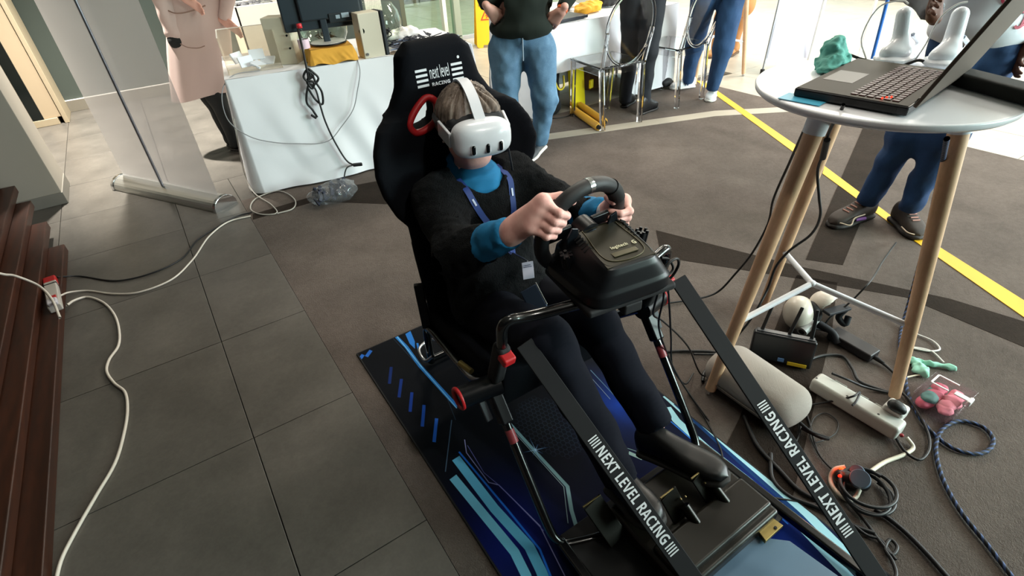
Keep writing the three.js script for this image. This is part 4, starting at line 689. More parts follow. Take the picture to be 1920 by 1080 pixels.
// ---------------------------------------------------------------- clear polycarbonate chairs
{
  const m = new THREE.MeshPhysicalMaterial({ color: 0xf3f4f6, roughness: 0.04, transmission: 1, thickness: 0.01, ior: 1.32, attenuationColor: new THREE.Color(0xe4e6ea), attenuationDistance: 0.4 });
  const make = () => {
    const t = thing('clear_chair', 'clear plastic chair with an oval back, the nearer one beside the black trousers', 'chair');
    const H = 0.44;
    localPart('seat', box(0.4, 0.016, 0.4, 0, H, -0.01, 0.007), m, t);
    localPart('apron', join([box(0.35, 0.05, 0.006, 0, H - 0.03, 0.185, 0.002), box(0.35, 0.05, 0.006, 0, H - 0.03, -0.205, 0.002), box(0.006, 0.05, 0.36, 0.185, H - 0.03, -0.01, 0.002), box(0.006, 0.05, 0.36, -0.185, H - 0.03, -0.01, 0.002)]), m, t);
    for (const sx of [-1, 1]) for (const sz of [-1, 1]) { const g = bar([sx * 0.172, 0, sz * 0.2 + (sz > 0 ? 0.02 : 0)], [sx * 0.18, H - 0.008, sz * 0.185], 0.034, 0.034, 0.005, [0, 0, 1]); localPart('leg', g, m, t); }
    const back = sheet((u, v) => { const a = u * 2 * PI, r = v; const x = Math.cos(a) * 0.19 * r, y = Math.sin(a) * 0.24 * r; return [x, H + 0.25 + y, 0.215 + (y + 0.24) * 0.16 - 0.35 * x * x]; }, 48, 8);
    localPart('back_panel', back, new THREE.MeshPhysicalMaterial({ color: 0xf6f7f8, roughness: 0.03, transmission: 1, thickness: 0, ior: 1.3, side: THREE.DoubleSide }), t);
    localPart('back_frame', tube(Array.from({ length: 24 }, (_, k) => { const a = k / 24 * 2 * PI, x = Math.cos(a) * 0.195, y = Math.sin(a) * 0.245; return [x, H + 0.25 + y, 0.218 + (y + 0.24) * 0.16 - 0.35 * x * x]; }), 0.011, { closed: true, seg: 90 }), m, t);
    for (const s of [-1, 1]) localPart('back_post', bar([s * 0.182, H - 0.02, 0.19], [s * 0.19, H + 0.24, 0.246], 0.022, 0.03, 0.005), m, t);
    return t;
  };
  const a = make(); a.position.set(2.9, 0, -3.11); a.rotation.y = -0.12;
  const b = a.clone(); b.name = numbered('clear_chair'); b.userData = { label: 'clear plastic chair with an oval back, the farther one beside the white sneakers', category: 'chair' }; b.position.set(3.66, 0, -3.15); b.rotation.y = 0.1; scene.add(b);
}
// ---------------------------------------------------------------- round bistro tables
const wood = grain(256, (u, v) => { const g = pnoise(u, v, 40, 3) * 0.4 + pnoise(u, v, 6, 8) * 0.6; return [200 + g * 26, 160 + g * 24, 124 + g * 24]; });
const woodMat = mat(0xffffff, 0.5, { map: repeat(wood, 1, 2) }), whiteLam = mat(0xf4f6fb, 0.3), whiteMetal = mat(0xe4e8ee, 0.4);
const TC = [1.558, 0, -0.648], TH = 0.983;
{
  const t = thing('bistro_table', 'tall round white table on three splayed wooden legs, carrying the laptop', 'table', TC);
  const prof = [[0, TH - 0.022], [0.29, TH - 0.022], [0.297, TH - 0.016], [0.299, TH - 0.006], [0.295, TH], [0, TH]];
  localPart('table_top', lathe(prof, 0, 0, 0, 96), whiteLam, t);
  const feet = [[1.21, -0.715], [1.683, -0.337], [1.781, -0.892]].map(([x, z]) => [x - TC[0], 0, z - TC[2]]);
  const hub = [0, 0.358, 0];
  for (const f of feet) {
    const d = unit([f[0], 0, f[2]]), b = [d[0] * 0.339, 0.012, d[2] * 0.339], tp = [d[0] * 0.185, TH - 0.022, d[2] * 0.185];
    const at = (h) => mix(b, tp, (h - b[1]) / (tp[1] - b[1]));
    const l = localPart('leg', rod(at(0.02), at(TH - 0.08), 0.0175, 0.0235, 28), woodMat, t);
    localPart('socket', rod(at(TH - 0.09), at(TH - 0.02), 0.0275, 0.029, 28), whiteMetal, l, 'white metal socket');
    localPart('foot', join([rod(at(0.0), at(0.024), 0.012, 0.014), ball(add(at(0.004), [0, 0.002, 0]), 0.013, 0.008, 0.013, 12)]), chrome, l, 'chrome foot');
    localPart('stretcher', rod(hub, at(0.30), 0.0095), whiteMetal, t);
  }
  localPart('stretcher_hub', ball(hub, 0.014, 0.011, 0.014), whiteMetal, t);
  const u = t.clone(); u.name = numbered('bistro_table'); u.userData = { label: 'tall round table far behind, its wooden legs beside the blue jeans and tan boots', category: 'table' }; u.position.set(4.42, 0, -3.36); u.rotation.y = 0.55; scene.add(u);
}
// ---------------------------------------------------------------- easel
{
  const t = thing('flipchart_easel', 'white metal flipchart easel with a pale board, far right', 'easel', [5.1, 0, -2.9]);
  const f0 = [4.845, 0, -3.069], wm = mat(0xf0f1f4, 0.35), bd = mat(0xd6d8e8, 0.5);
  const R = [0.848, 0, 0.529], Bk = [0.529, 0, -0.848]; const P = (a, h, b = 0) => [f0[0] + R[0] * a + Bk[0] * b, h, f0[2] + R[2] * a + Bk[2] * b];
  part('front_leg', bar(P(0, 0.02), P(0.16, 1.25, 0.28), 0.014, 0.014, 0.003), mat(0x9a9ca0, 0.35, { metalness: 0.6 }), t); part('rubber_foot', box(0.03, 0.05, 0.03, ...P(0, 0.026), 0.005), blackMatte, t);
  part('board', bar(P(0.035, 0.14, 0.03), P(0.19, 1.25, 0.3), 0.014, 0.02, 0.003), bd, t);
  part('board_face', (() => { const s = sheet((u, v) => { const h = 0.12 + v * 1.2; const w = 0.42; return P(0.03 + 0.13 * v + u * w, h, 0.03 + 0.25 * v); }, 4, 4); return join([s, s.clone().translate(0.008, 0, -0.01)]); })(), mat(0xd6d8e8, 0.5, { side: THREE.DoubleSide }), t);
  part('post', rod(P(0.42, 0.02, 0.0), P(0.42, 1.4, 0.0), 0.017), wm, t); part('post', rod(P(0.95, 0.02, 0.1), P(0.95, 1.4, 0.1), 0.014), wm, t);
  part('crossbar', rod(P(0.22, 0.665, 0.12), P(0.42, 0.665, 0.0), 0.016), wm, t); part('crossbar', rod(P(0.42, 0.665, 0.0), P(0.95, 0.665, 0.1), 0.016), wm, t);
  part('foot_bar', bar(P(0.02, 0.1, 0.02), P(0.24, 0.1, 0.04), 0.02, 0.012, 0.003), wm, t);
}
{ const a = [4.624, 0.329, -2.046], b = [4.592, 0.834, -2.065]; const d = unit(sub(b, a)); const k = a[1] / d[1]; const ft = add(a, d, -k);
  const t = thing('blue_pole', 'slim bright blue pole standing behind the round table', 'pole', [ft[0], 0, ft[2]]); part('pole', rod(ft, add(b, d, 0.5), 0.012), mat(0x1d5fb0, 0.4), t); part('foot', lathe([[0, 0], [0.1, 0], [0.1, 0.008], [0.02, 0.018], [0, 0.018]], ft[0], 0, ft[2]), blackMatte, t); }

// ---------------------------------------------------------------- things on the round table
{
  const y = TH + 0.0015, A = [1.314, 1, -0.734], Bq = [1.686, 1, -0.807], C = [1.714, 1, -0.54], Dq = [1.35, 1, -0.49];
  const e = unit(sub(C, Dq)), n = unit(cross(e, [0, 1, 0])); const o = Dq, s = dot(sub(A, Dq), n) > 0 ? 1 : -1; const nn = [n[0] * s, 0, n[2] * s];      // e along the hinge, nn toward the user
  const Wd = 0.378, Dp = 0.25, P = (a, b, h) => [o[0] + e[0] * a + nn[0] * b, y + h, o[2] + e[2] * a + nn[2] * b];
  const t = thing('laptop', 'open dark gaming laptop with red lit keys on the round white table', 'laptop', P(Wd / 2, Dp / 2, 0));
  const dk = mat(0x17181c, 0.4), deck = mat(0x3a352b, 0.6, { specularIntensity: 0.3 });
  part('base', bar(P(0, Dp / 2, 0.0115), P(Wd, Dp / 2, 0.0115), Dp, 0.021, 0.005), dk, t);
  part('palm_rest', bar(P(0.004, Dp / 2, 0.0222), P(Wd - 0.004, Dp / 2, 0.0222), Dp - 0.008, 0.0015, 0.0006), deck, t);
  part('port_strip', bar(P(-0.0012, Dp * 0.35, 0.012), P(0.0, Dp * 0.35, 0.012), 0.13, 0.01, 0.001), mat(0x050506, 0.5), t);
  const kg = bar([-0.0068, 0, 0], [0.0068, 0, 0], 0.0135, 0.002, 0.0008), km = mat(0x2a1414, 0.5, { emissive: 0x400808, emissiveIntensity: 0.25 });
  const keys = new THREE.Group();
  for (let r = 0; r < 6; r++) for (let k = 0; k < 18; k++) { const p = P(0.027 + k * 0.0183, 0.035 + r * 0.0175, 0.0242); const q = mesh('key', kg, km); q.position.set(p[0] - t.position.x, p[1] - t.position.y, p[2] - t.position.z); q.rotation.y = Math.atan2(-e[2], e[0]); t.add(q); }
  part('touchpad', bar(P(0.11, 0.195, 0.0232), P(0.22, 0.195, 0.0232), 0.07, 0.0006, 0.0002), mat(0x35312a, 0.5), t);
  for (const [a, b] of [[0.02, 0.062], [0.04, 0.05], [0.032, 0.057]]) part('indicator_light', ball(P(a, b, 0.0262), 0.0022), mat(0xff3020, 0.4, { emissive: 0xff2010, emissiveIntensity: 6 }), t, 'bright red light');
  const tilt = -0.36, lid = (a, l, k) => P(a, -Math.sin(-tilt) * l - 0.004 + Math.cos(tilt) * k * -1, 0.024 + Math.cos(tilt) * l + Math.sin(tilt) * k);
  const lg = (k, w0, w1, l0, l1, th) => { const a = lid(w0, (l0 + l1) / 2, k), b = lid(w1, (l0 + l1) / 2, k), up = unit(sub(lid(0, 1, 0), lid(0, 0, 0))); return bar(a, b, th, l1 - l0, 0.002, up); };
  part('lid', lg(0.004, 0.002, Wd - 0.002, 0, 0.245, 0.008), mat(0x574d45, 0.6, { specularIntensity: 0.3 }), t);
  part('screen', lg(-0.0008, 0.012, Wd - 0.012, 0.02, 0.235, 0.001), mat(0x10131a, 0.15), t);
  part('hinge', rod(P(0.06, -0.002, 0.022), P(Wd - 0.06, -0.002, 0.022), 0.007), dk, t);
  const sp = P(0.02, Dp * 0.86, 0); single('blue_pad', bar(P(-0.006, 0.17, 0.0007), P(-0.006, 0.27, 0.0007), 0.06, 0.0012, 0.0004), mat(0x4fb3d6, 0.5), 'thin light blue pad sticking out under the laptop', 'pad');
  // black case behind the lid
  const k0 = [1.702, 0.99, -0.543], k1 = [1.626, 0.99, -0.334], kd = unit(sub(k1, k0)); const kt = thing('black_case', 'long black textured case with white print on the round table, behind the laptop lid', 'case', mix(k0, k1, 0.5));
  part('body', bar([k0[0], TH + 0.018, k0[2]], add([k0[0], TH + 0.018, k0[2]], kd, 0.28), 0.07, 0.033, 0.01), mat(0x161c19, 0.7, { bumpMap: repeat(carpetBump, 8, 8), bumpScale: 0.002 }), kt);
  { const g = lettering('ASUS', 0.02); g.rotateX(-PI / 2 + 0.35); g.rotateY(Math.atan2(-kd[2], kd[0])); const up = [0, 1, 0], q = add([k0[0], TH + 0.0345, k0[2]], kd, 0.215); const sd = unit(cross(kd, up)); g.translate(...add(q, sd, 0.024 * (sd[2] > 0 ? 1 : -1))); part('print', g, whitePrint, kt, 'white print'); }
}
{
  const c = [1.612, TH, -0.815];
  single('teal_wipe', blob([ell(add(c, [0, 0.022, 0]), [0.05, 0.026, 0.04]), ell(add(c, [0.015, 0.05, -0.012]), [0.034, 0.034, 0.028]), ell(add(c, [-0.035, 0.012, 0.015]), [0.035, 0.012, 0.028]), ell(add(c, [0.035, 0.03, 0]), [0.022, 0.03, 0.025])], 0.012, 0.004, { noise: (q) => noise(q[0] * 60, q[1] * 60, q[2] * 60) * 0.006 + noise(q[0] * 160, q[1] * 160, q[2] * 160) * 0.003, cuts: [{ p: [c[0], TH + 0.002, c[2]], n: [0, -1, 0], r: 1 }] }), mat(0x5fb0a4, 0.7), 'crumpled teal cleaning wipe on the round white table beside the laptop', 'wipe');
}
{ // two white controllers standing in a dock
  const wm = mat(0xeef2fa, 0.3, { clearcoat: 0.4 });
  const mk = (c, lean, lab) => {
    const t = thing('vr_controller', lab, 'controller', c);
    const tp = add(c, [lean[0], 0.122, lean[1]]);
    part('grip', blob([cap(add(c, [0.012, 0.04, 0]), tp, 0.0225, 0.0205), ell(add(c, [0.0, 0.03, 0]), [0.04, 0.024, 0.036]), cap(add(c, [-0.03, 0.03, -0.01]), add(c, [0.005, 0.05, 0]), 0.017, 0.018)], 0.016, 0.004), wm, t);
    part('cradle', blob([cap(add(c, [-0.02, 0.016, 0]), add(c, [0.07, 0.016, 0.02]), 0.018), ell(add(c, [0.0, 0.014, 0]), [0.06, 0.014, 0.05])], 0.02, 0.005), wm, t);
    part('grip_ring', tube([add(c, [0.03, 0.03, 0.0]), add(c, [0.075, 0.035, 0.012]), add(c, [0.085, 0.045, 0.012]), add(c, [0.05, 0.07, 0.006])], 0.006), wm, t);
  };
  mk([1.79, TH + 0.001, -0.735], [0.02, -0.02], 'white handheld VR controller standing upright on the round table behind the laptop');
  mk([1.84, TH + 0.001, -0.63], [0.045, -0.02], 'white handheld VR controller half hidden behind the laptop lid');
  const m = mat(0xe6e6e4, 0.5);
  single('controller_lead', tube([[1.75, TH + 0.01, -0.79], [1.77, TH + 0.06, -0.83], [1.80, TH + 0.14, -0.82], [1.815, TH + 0.155, -0.77], [1.81, TH + 0.15, -0.755]], 0.0022), m, 'thin white lead arching beside the upright white controller', 'cable');
  single('controller_lead', tube([[1.81, TH + 0.008, -0.69], [1.83, TH + 0.05, -0.685], [1.85, TH + 0.12, -0.68], [1.87, TH + 0.15, -0.66], [1.885, TH + 0.155, -0.645]], 0.0022), m, 'thin white lead between the two white controllers', 'cable');
  single('black_lead', tube([[1.66, TH + 0.006, -0.83], [1.69, TH + 0.02, -0.84], [1.72, TH + 0.022, -0.83], [1.745, TH + 0.01, -0.8], [1.76, TH + 0.006, -0.7], [1.79, TH + 0.02, -0.67], [1.81, TH + 0.008, -0.65]], 0.004), mat(0x0c0d10, 0.5), 'short black lead on the round table behind the laptop', 'cable');
}
// ---------------------------------------------------------------- on the carpet under the round table
{ // soft case
  const a = [1.326, 0.045, -0.7], b = [1.325, 0.045, -0.506], t = thing('headset_case', 'grey fabric zip case with rounded ends on the carpet', 'case', [mix(a, b, 0.5)[0], 0, mix(a, b, 0.5)[2]]);
  const d = unit(sub(b, a)), A = add(a, d, -0.015), Bq = add(b, d, -0.0); const sd = [d[2], 0, -d[0]];
  const prims = [-1, 0, 1].map((k) => cap(add([A[0], 0.062, A[2]], sd, k * 0.042), add([Bq[0], 0.058, Bq[2]], sd, k * 0.042), 0.056, 0.052));
  const cs = part('shell', blob(prims, 0.05, 0.007, { cuts: [{ p: [A[0], 0.004, A[2]], n: [0, -1, 0], r: 2 }] }), mat(0xa59d95, 0.95, { sheen: 0.4, bumpMap: repeat(carpetBump, 10, 10), bumpScale: 0.0006 }), t);
  const loop = []; for (let k = 0; k < 28; k++) { const q = k / 28 * 2 * PI; const c = Math.cos(q) > 0 ? Bq : A; loop.push([c[0] + d[0] * Math.cos(q) * 0.0565 + sd[0] * Math.sin(q) * 0.099, 0.052, c[2] + d[2] * Math.cos(q) * 0.0565 + sd[2] * Math.sin(q) * 0.099]); }
  part('zip', tube(loop, 0.0022, { closed: true, seg: 120, radial: 6 }), mat(0x6a625b, 0.8), t);
  const end = add(Bq, d, 0.06); part('wrist_loop', tube([add(end, [0, 0.005, 0]), add(end, d, 0.04), add(add(end, d, 0.085), sd, 0.02), add(add(end, d, 0.07), sd, 0.005), add(add(end, d, 0.01), [0, -0.01, 0])].map((p) => [p[0], Math.max(0.012, p[1] - 0.02), p[2]]), 0.0055), mat(0x15161a, 0.7), t, 'black wrist loop');
}
{ // router
  const t = thing('router', 'black wireless router with upright antennas and a yellow label, under the round table', 'router', [1.61, 0, -0.684]);
  const P0 = [1.509, 0.05, -0.765], P1 = [1.627, 0.06, -0.59], P2 = [1.53, 0.01, -0.592];
  const e = unit([P1[0] - P0[0], 0, P1[2] - P0[2]]), f = [-e[2], 0, e[0]], g0 = f[2] > 0 ? f : [-f[0], 0, -f[2]]; const L = len(sub(P1, P0)) * 0.98; const o = P0;
  const Q = (a, b, h) => [o[0] + e[0] * a + g0[0] * b, h, o[2] + e[2] * a + g0[2] * b];
  part('body', (() => { const g = bar(Q(0, 0.015, 0.058), Q(L, 0.015, 0.058), 0.036, 0.108, 0.008, unit([g0[0] * -0.25, 1, g0[2] * -0.25])); return g; })(), mat(0x111519, 0.35), t);
  part('top_edge', bar(Q(0.008, 0.0, 0.113), Q(L - 0.008, 0.0, 0.113), 0.02, 0.005, 0.002), mat(0x2c3035, 0.4), t);
  part('label', bar(Q(L * 0.62, 0.047, 0.022), Q(L * 0.92, 0.047, 0.022), 0.003, 0.013, 0.001, unit([g0[0] * -0.25, 1, g0[2] * -0.25])), mat(0xd6b51e, 0.5), t, 'yellow label with dark print');
  const lt = lettering('ID: 2487', 0.0075); lt.rotateY(Math.atan2(-e[2], e[0])); part('port_label', bar(Q(L * 0.46, 0.046, 0.03), Q(L * 0.56, 0.046, 0.03), 0.003, 0.014, 0.001, unit([g0[0] * -0.25, 1, g0[2] * -0.25])), mat(0x5f86b8, 0.5), t);
  for (const [a, dx] of [[0.025, 0.02], [L * 0.55, 0.025], [L - 0.02, 0.0]]) part('antenna', bar(Q(a, 0.0, 0.11), add(Q(a, -0.06, 0.2), e, dx), 0.012, 0.007, 0.003), mat(0x121417, 0.4), t);
}
{ // spare headset under the table
  const c = [1.804, 0.075, -0.72], t = thing('vr_headset', 'spare white VR headset with black straps on the carpet under the table', 'headset', [c[0], 0, c[2]]);
  const wm = mat(0xd9d2c6, 0.35), R = [0.848, 0, 0.529], Bk = [0.529, 0, -0.848]; const P = (a, h, b) => [c[0] + R[0] * a + Bk[0] * b, h, c[2] + R[2] * a + Bk[2] * b];
  part('visor', blob([ell(P(-0.045, 0.062, 0.0), [0.052, 0.056, 0.05]), ell(P(-0.03, 0.07, 0.03), [0.05, 0.052, 0.05])], 0.03, 0.006), wm, t);
  part('face_cushion', blob([ell(P(0.0, 0.065, 0.01), [0.035, 0.05, 0.05])], 0.02, 0.006), blackMatte, t);
  part('rear_band', blob([ell(P(0.06, 0.095, 0.02), [0.055, 0.05, 0.055])], 0.02, 0.006, { minus: [ell(P(0.075, 0.08, 0.0), [0.055, 0.05, 0.06])] }), wm, t);
  part('strap', join([bar(P(-0.01, 0.05, -0.055), P(0.05, 0.03, -0.06), 0.03, 0.006, 0.002), bar(P(0.03, 0.10, -0.04), P(0.14, 0.09, 0.0), 0.035, 0.012, 0.004), tube([P(0.14, 0.09, 0.0), P(0.12, 0.04, 0.0), P(0.14, 0.02, -0.02), P(0.15, 0.05, -0.01)], 0.012), tube([P(0.01, 0.06, -0.05), P(0.05, 0.04, -0.09), P(0.06, 0.015, -0.12)], 0.013)]), mat(0x11151d, 0.7), t, 'black strap');
  const c2 = [1.756, 0.03, -0.703]; const t2 = thing('vr_controller', 'grey cylindrical handheld controller lying against the spare headset', 'controller', [c2[0], 0, c2[2]]);
  part('grip', rod([1.731, 0.028, -0.697], [1.811, 0.05, -0.7], 0.02, 0.02), mat(0xa9a9a8, 0.4), t2); part('end_hole', rod([1.728, 0.027, -0.697], [1.731, 0.028, -0.697], 0.011), blackMatte, t2);
}
{ // power brick
  const a = [1.828, 0.022, -0.633], b = [1.819, 0.022, -0.469], t = thing('power_brick', 'flat black laptop power brick on the carpet under the table', 'power adapter', mix([a[0], 0, a[2]], [b[0], 0, b[2]], 0.5));
  const bg = part('body', bar([a[0], 0.021, a[2]], [b[0], 0.021, b[2]], 0.062, 0.034, 0.006), mat(0x1b191c, 0.5), t); const d = unit(sub(b, a));
  part('cord', tube([[b[0], 0.018, b[2]], ...[[1.819, 0.009, -0.428], [1.809, 0.009, -0.401], [1.783, 0.009, -0.357]]], 0.005), mat(0x121214, 0.5), t); part('strain_relief', rod([b[0] + d[0] * 0.002, 0.018, b[2] + d[2] * 0.002], [b[0] + d[0] * 0.035, 0.014, b[2] + d[2] * 0.035], 0.009, 0.006), blackMatte, t);
  part('output_cord', tube([[a[0], 0.02, a[2]], ...[[1.823, 0.012, -0.659], [1.843, 0.05, -0.667], [1.91, 0.11, -0.645], [1.937, 0.2, -0.62], [2.285, 0.12, -0.711], [2.691, 0.01, -0.817]]], 0.0035), mat(0x121214, 0.5), t);
}
{ // extension block
  const a = [1.528, 0.035, -0.524], b = [1.536, 0.035, -0.247], t = thing('extension_block', 'long white extension socket block with a plug at its near end', 'extension block', [mix(a, b, 0.5)[0], 0, mix(a, b, 0.5)[2]]);
  const d = unit(sub(b, a)), sd = [d[2], 0, -d[0]]; const s2 = sd[2] > 0 ? -1 : 1; const side = [sd[0] * s2, 0, sd[2] * s2];      // away from the camera
  part('body', bar([a[0], 0.031, a[2]], [b[0], 0.031, b[2]], 0.062, 0.052, 0.012), mat(0xd4d5ce, 0.4), t);
  const hm = mat(0x3a3a38, 0.6); for (const k of [0.03, 0.4, 0.75]) part('screw_hole', rod(add(mix([a[0], 0.057, a[2]], [b[0], 0.057, b[2]], k), side, -0.012), add(mix([a[0], 0.0576, a[2]], [b[0], 0.0576, b[2]], k), side, -0.012), 0.0035), hm, t);
  part('socket', join([0.25, 0.5, 0.72].map((k) => { const p = add(mix([a[0], 0.04, a[2]], [b[0], 0.04, b[2]], k), side, 0.031); return bar(add(p, d, -0.02), add(p, d, 0.02), 0.004, 0.03, 0.002); })), mat(0xbfc0ba, 0.4), t);
  const pc = add(mix([a[0], 0.05, a[2]], [b[0], 0.05, b[2]], 0.83), side, 0.03); const p = thing('white_adapter', 'white plug adapter pushed into the extension block beside the table leg', 'plug', [pc[0], 0.02, pc[2]]); part('body', bar(add(pc, side, -0.01), add(pc, side, 0.05), 0.06, 0.045, 0.01), mat(0xe0e0da, 0.4), p);
  const q = thing('black_plug', 'black plug in the white adapter at the foot of the table leg', 'plug', add(pc, [0, 0.025, 0])); part('body', blob([ell(add(pc, [0, 0.036, 0]), [0.022, 0.016, 0.024]), cap(add(pc, [0, 0.036, 0]), add(add(pc, [0, 0.03, 0]), d, 0.02), 0.012)], 0.01, 0.004), mat(0x101113, 0.5), q);
  part('lead', tube([add(pc, [0, 0.04, 0]), ...[[1.561, 0.04, -0.296], [1.524, 0.012, -0.249], [1.489, 0.012, -0.201], [1.492, 0.012, -0.171], [1.542, 0.012, -0.167], [1.603, 0.012, -0.191], [1.669, 0.012, -0.247], [1.713, 0.012, -0.299], [1.729, 0.012, -0.332]]], 0.0042), mat(0x121214, 0.5), q);
  single('red_button_lead', ball(add([b[0], 0.02, b[2]], d, 0.006), 0.006), mat(0xa02028, 0.5), 'small red plug tip at the near end of the extension block', 'plug');
}
{ // plastic box of pink things
  const c = [1.792, 0.03, -0.249], t = thing('plastic_box', 'clear lidded plastic box holding pink and green pads', 'box', [c[0], 0, c[2]]);
  const p00 = [1.697, 0, -0.295], p10 = [1.697, 0, -0.185], p01 = [1.96, 0, -0.317]; const e = unit(sub(p10, p00)), f0 = unit(sub(p01, p00)), f = unit(sub(f0, [e[0] * dot(e, f0), 0, e[2] * dot(e, f0)]));
  const L = 0.115, Wd = 0.15, H = 0.055, o = add(p00, f, 0.01); const P = (a, b, h) => [o[0] + e[0] * a + f[0] * b, h, o[2] + e[2] * a + f[2] * b];
  const clear = new THREE.MeshPhysicalMaterial({ color: 0xfbf7f9, roughness: 0.04, transmission: 1, thickness: 0, ior: 1.25 }), wm = mat(0xeeeaea, 0.4);
  part('tub', join([bar(P(0, Wd / 2, 0.006), P(L, Wd / 2, 0.006), Wd, 0.003, 0.001), bar(P(0, 0, H / 2), P(L, 0, H / 2), 0.003, H, 0.001), bar(P(0, Wd, H / 2), P(L, Wd, H / 2), 0.003, H, 0.001), bar(P(0, 0, H / 2), P(0, Wd, H / 2), 0.003, H, 0.001), bar(P(L, 0, H / 2), P(L, Wd, H / 2), 0.003, H, 0.001)]), clear, t);
  part('lid', bar(P(-0.004, Wd / 2, H + 0.003), P(L + 0.004, Wd / 2, H + 0.003), Wd + 0.008, 0.005, 0.002), clear, t);
  part('clip', join([bar(P(L + 0.004, Wd * 0.5, H), P(L + 0.004, Wd * 0.72, H), 0.012, 0.02, 0.004), bar(P(L - 0.04, Wd * 0.6, H + 0.007), P(L + 0.006, Wd * 0.6, H + 0.007), 0.02, 0.004, 0.002)]), wm, t);
  part('lid_rib', join([bar(P(0.01, Wd * 0.55, H + 0.007), P(0.01, Wd * 0.9, H + 0.007), 0.006, 0.003, 0.001), bar(P(0.01, Wd * 0.9, H + 0.007), P(0.07, Wd * 0.9, H + 0.007), 0.006, 0.003, 0.001), bar(P(0.01, Wd * 0.55, H + 0.007), P(0.06, Wd * 0.55, H + 0.007), 0.006, 0.003, 0.001)]), wm, t);
  const R = rng(44), pm = [mat(0xd76a80, 0.6), mat(0xe58a98, 0.6), mat(0x4f8f88, 0.6)];
  const names = ['pink', 'pink', 'green'];
  for (let k = 0; k < 14; k++) { const q = P(0.03 + (k % 2) * 0.05 + R() * 0.012, 0.02 + (k / 14) * 0.112, 0.02 + R() * 0.02); single('soft_pad', blob([ell(q, [0.03, 0.009 + R() * 0.006, 0.024])], 0.01, 0.005, { noise: (v) => noise(v[0] * 60, v[1] * 60, v[2] * 60) * 0.004 }), pm[k === 2 || k === 8 ? 2 : k % 2], k === 2 || k === 8 ? 'soft green pad among the pink ones in the clear box' : 'soft pink pad lying inside the clear plastic box', 'pad', k === 2 || k === 8 ? 'green pads in the plastic box' : 'pink pads in the plastic box'); }
}
single('mint_cloth', blob([cap([1.895, 0.012, -0.411], [1.989, 0.012, -0.28], 0.012, 0.008), cap([1.909, 0.012, -0.373], [1.878, 0.015, -0.326], 0.014, 0.012), ell([1.886, 0.015, -0.347], [0.03, 0.012, 0.02])], 0.012, 0.004, { noise: (q) => noise(q[0] * 70, q[1] * 70, q[2] * 70) * 0.006, cuts: [{ p: [0, 0.003, 0], n: [0, -1, 0], r: 9 }] }), mat(0x9bd8c2, 0.8), 'crumpled mint green cloth on the carpet behind the clear plastic box', 'cloth');
{ // adapter cluster with a neon light
  const c = [1.259, 0.025, -0.239], t = thing('cable_adapter', 'round grey and black plug adapter glowing orange inside a coil of cables', 'adapter', [c[0], 0, c[2]]);
  part('body', blob([cap([1.247, 0.025, -0.263], [1.272, 0.025, -0.224], 0.024, 0.024)], 0.01, 0.005), mat(0x131416, 0.35), t);
  part('grey_cap', join([rod([1.261, 0.045, -0.229], [1.25, 0.06, -0.227], 0.027, 0.024, 28), rod([1.287, 0.035, -0.247], [1.274, 0.05, -0.246], 0.02, 0.018, 24)]), mat(0x66788a, 0.4), t, 'grey round cap');
  part('neon_lamp', ball([1.256, 0.04, -0.276], 0.009, 0.006, 0.007), mat(0xff5a1a, 0.4, { emissive: 0xff3a08, emissiveIntensity: 3 }), t, 'small glowing orange lamp');
  part('switch_lamp', ball([1.226, 0.045, -0.266], 0.005), mat(0xff2010, 0.4, { emissive: 0xff1808, emissiveIntensity: 4 }), t, 'small red lamp');
  const l = new THREE.PointLight(0xff4a12, 0.006, 0.6); l.position.set(...[1.24, 0.06, -0.275]); scene.add(l);
  single('white_lead', tube([...[[1.54, 0.02, -0.229], [1.532, 0.008, -0.202], [1.493, 0.008, -0.202], [1.412, 0.008, -0.223], [1.333, 0.02, -0.229]]], 0.006), mat(0xe6e0cc, 0.5), 'thick cream lead from the extension block to the grey adapter', 'cable');
  single('white_lead', tube([...[[1.268, 0.045, -0.274], [1.249, 0.03, -0.29], [1.232, 0.01, -0.286], [1.206, 0.01, -0.262], [1.199, 0.01, -0.232], [1.204, 0.01, -0.216], [1.229, 0.01, -0.211], [1.251, 0.02, -0.216]]], 0.006), mat(0xe6e0cc, 0.5), 'thick cream lead looping round the glowing adapter', 'cable');
}
// ---------------------------------------------------------------- leads
const lead = (pts, r, color, label) => single('floor_lead', tube(pts, r, { seg: pts.length * 12 }), mat(color, 0.5), label, 'cable');
lead([[-0.668, 0.04, -2.729], [-0.649, 0.02, -2.794], [-0.613, 0.006, -2.821], [-0.55, 0.006, -2.73], [-0.505, 0.006, -2.581], [-0.49, 0.006, -2.422], [-0.499, 0.006, -2.301], [-0.532, 0.006, -2.23], [-0.543, 0.006, -2.16], [-0.521, 0.006, -2.062], [-0.489, 0.006, -1.98], [-0.486, 0.006, -1.867], [-0.503, 0.006, -1.748], [-0.534, 0.006, -1.626], [-0.587, 0.006, -1.523], [-0.641, 0.006, -1.416], [-0.671, 0.006, -1.344], [-0.682, 0.006, -1.274], [-0.684, 0.006, -1.204]], 0.0052, 0xd6cfc4, 'long white lead snaking over the tiles toward the bottom left');
lead([[-0.694, 0.05, -2.819], [-0.671, 0.02, -2.89], [-0.613, 0.006, -2.885], [-0.495, 0.006, -2.762], [-0.398, 0.006, -2.703], [-0.259, 0.006, -2.723], [-0.145, 0.006, -2.86], [-0.02, 0.006, -3.094], [0.097, 0.006, -3.197], [0.213, 0.006, -3.186]], 0.0042, 0xd6cfc4, 'white lead running over the tiles to the white cloth');
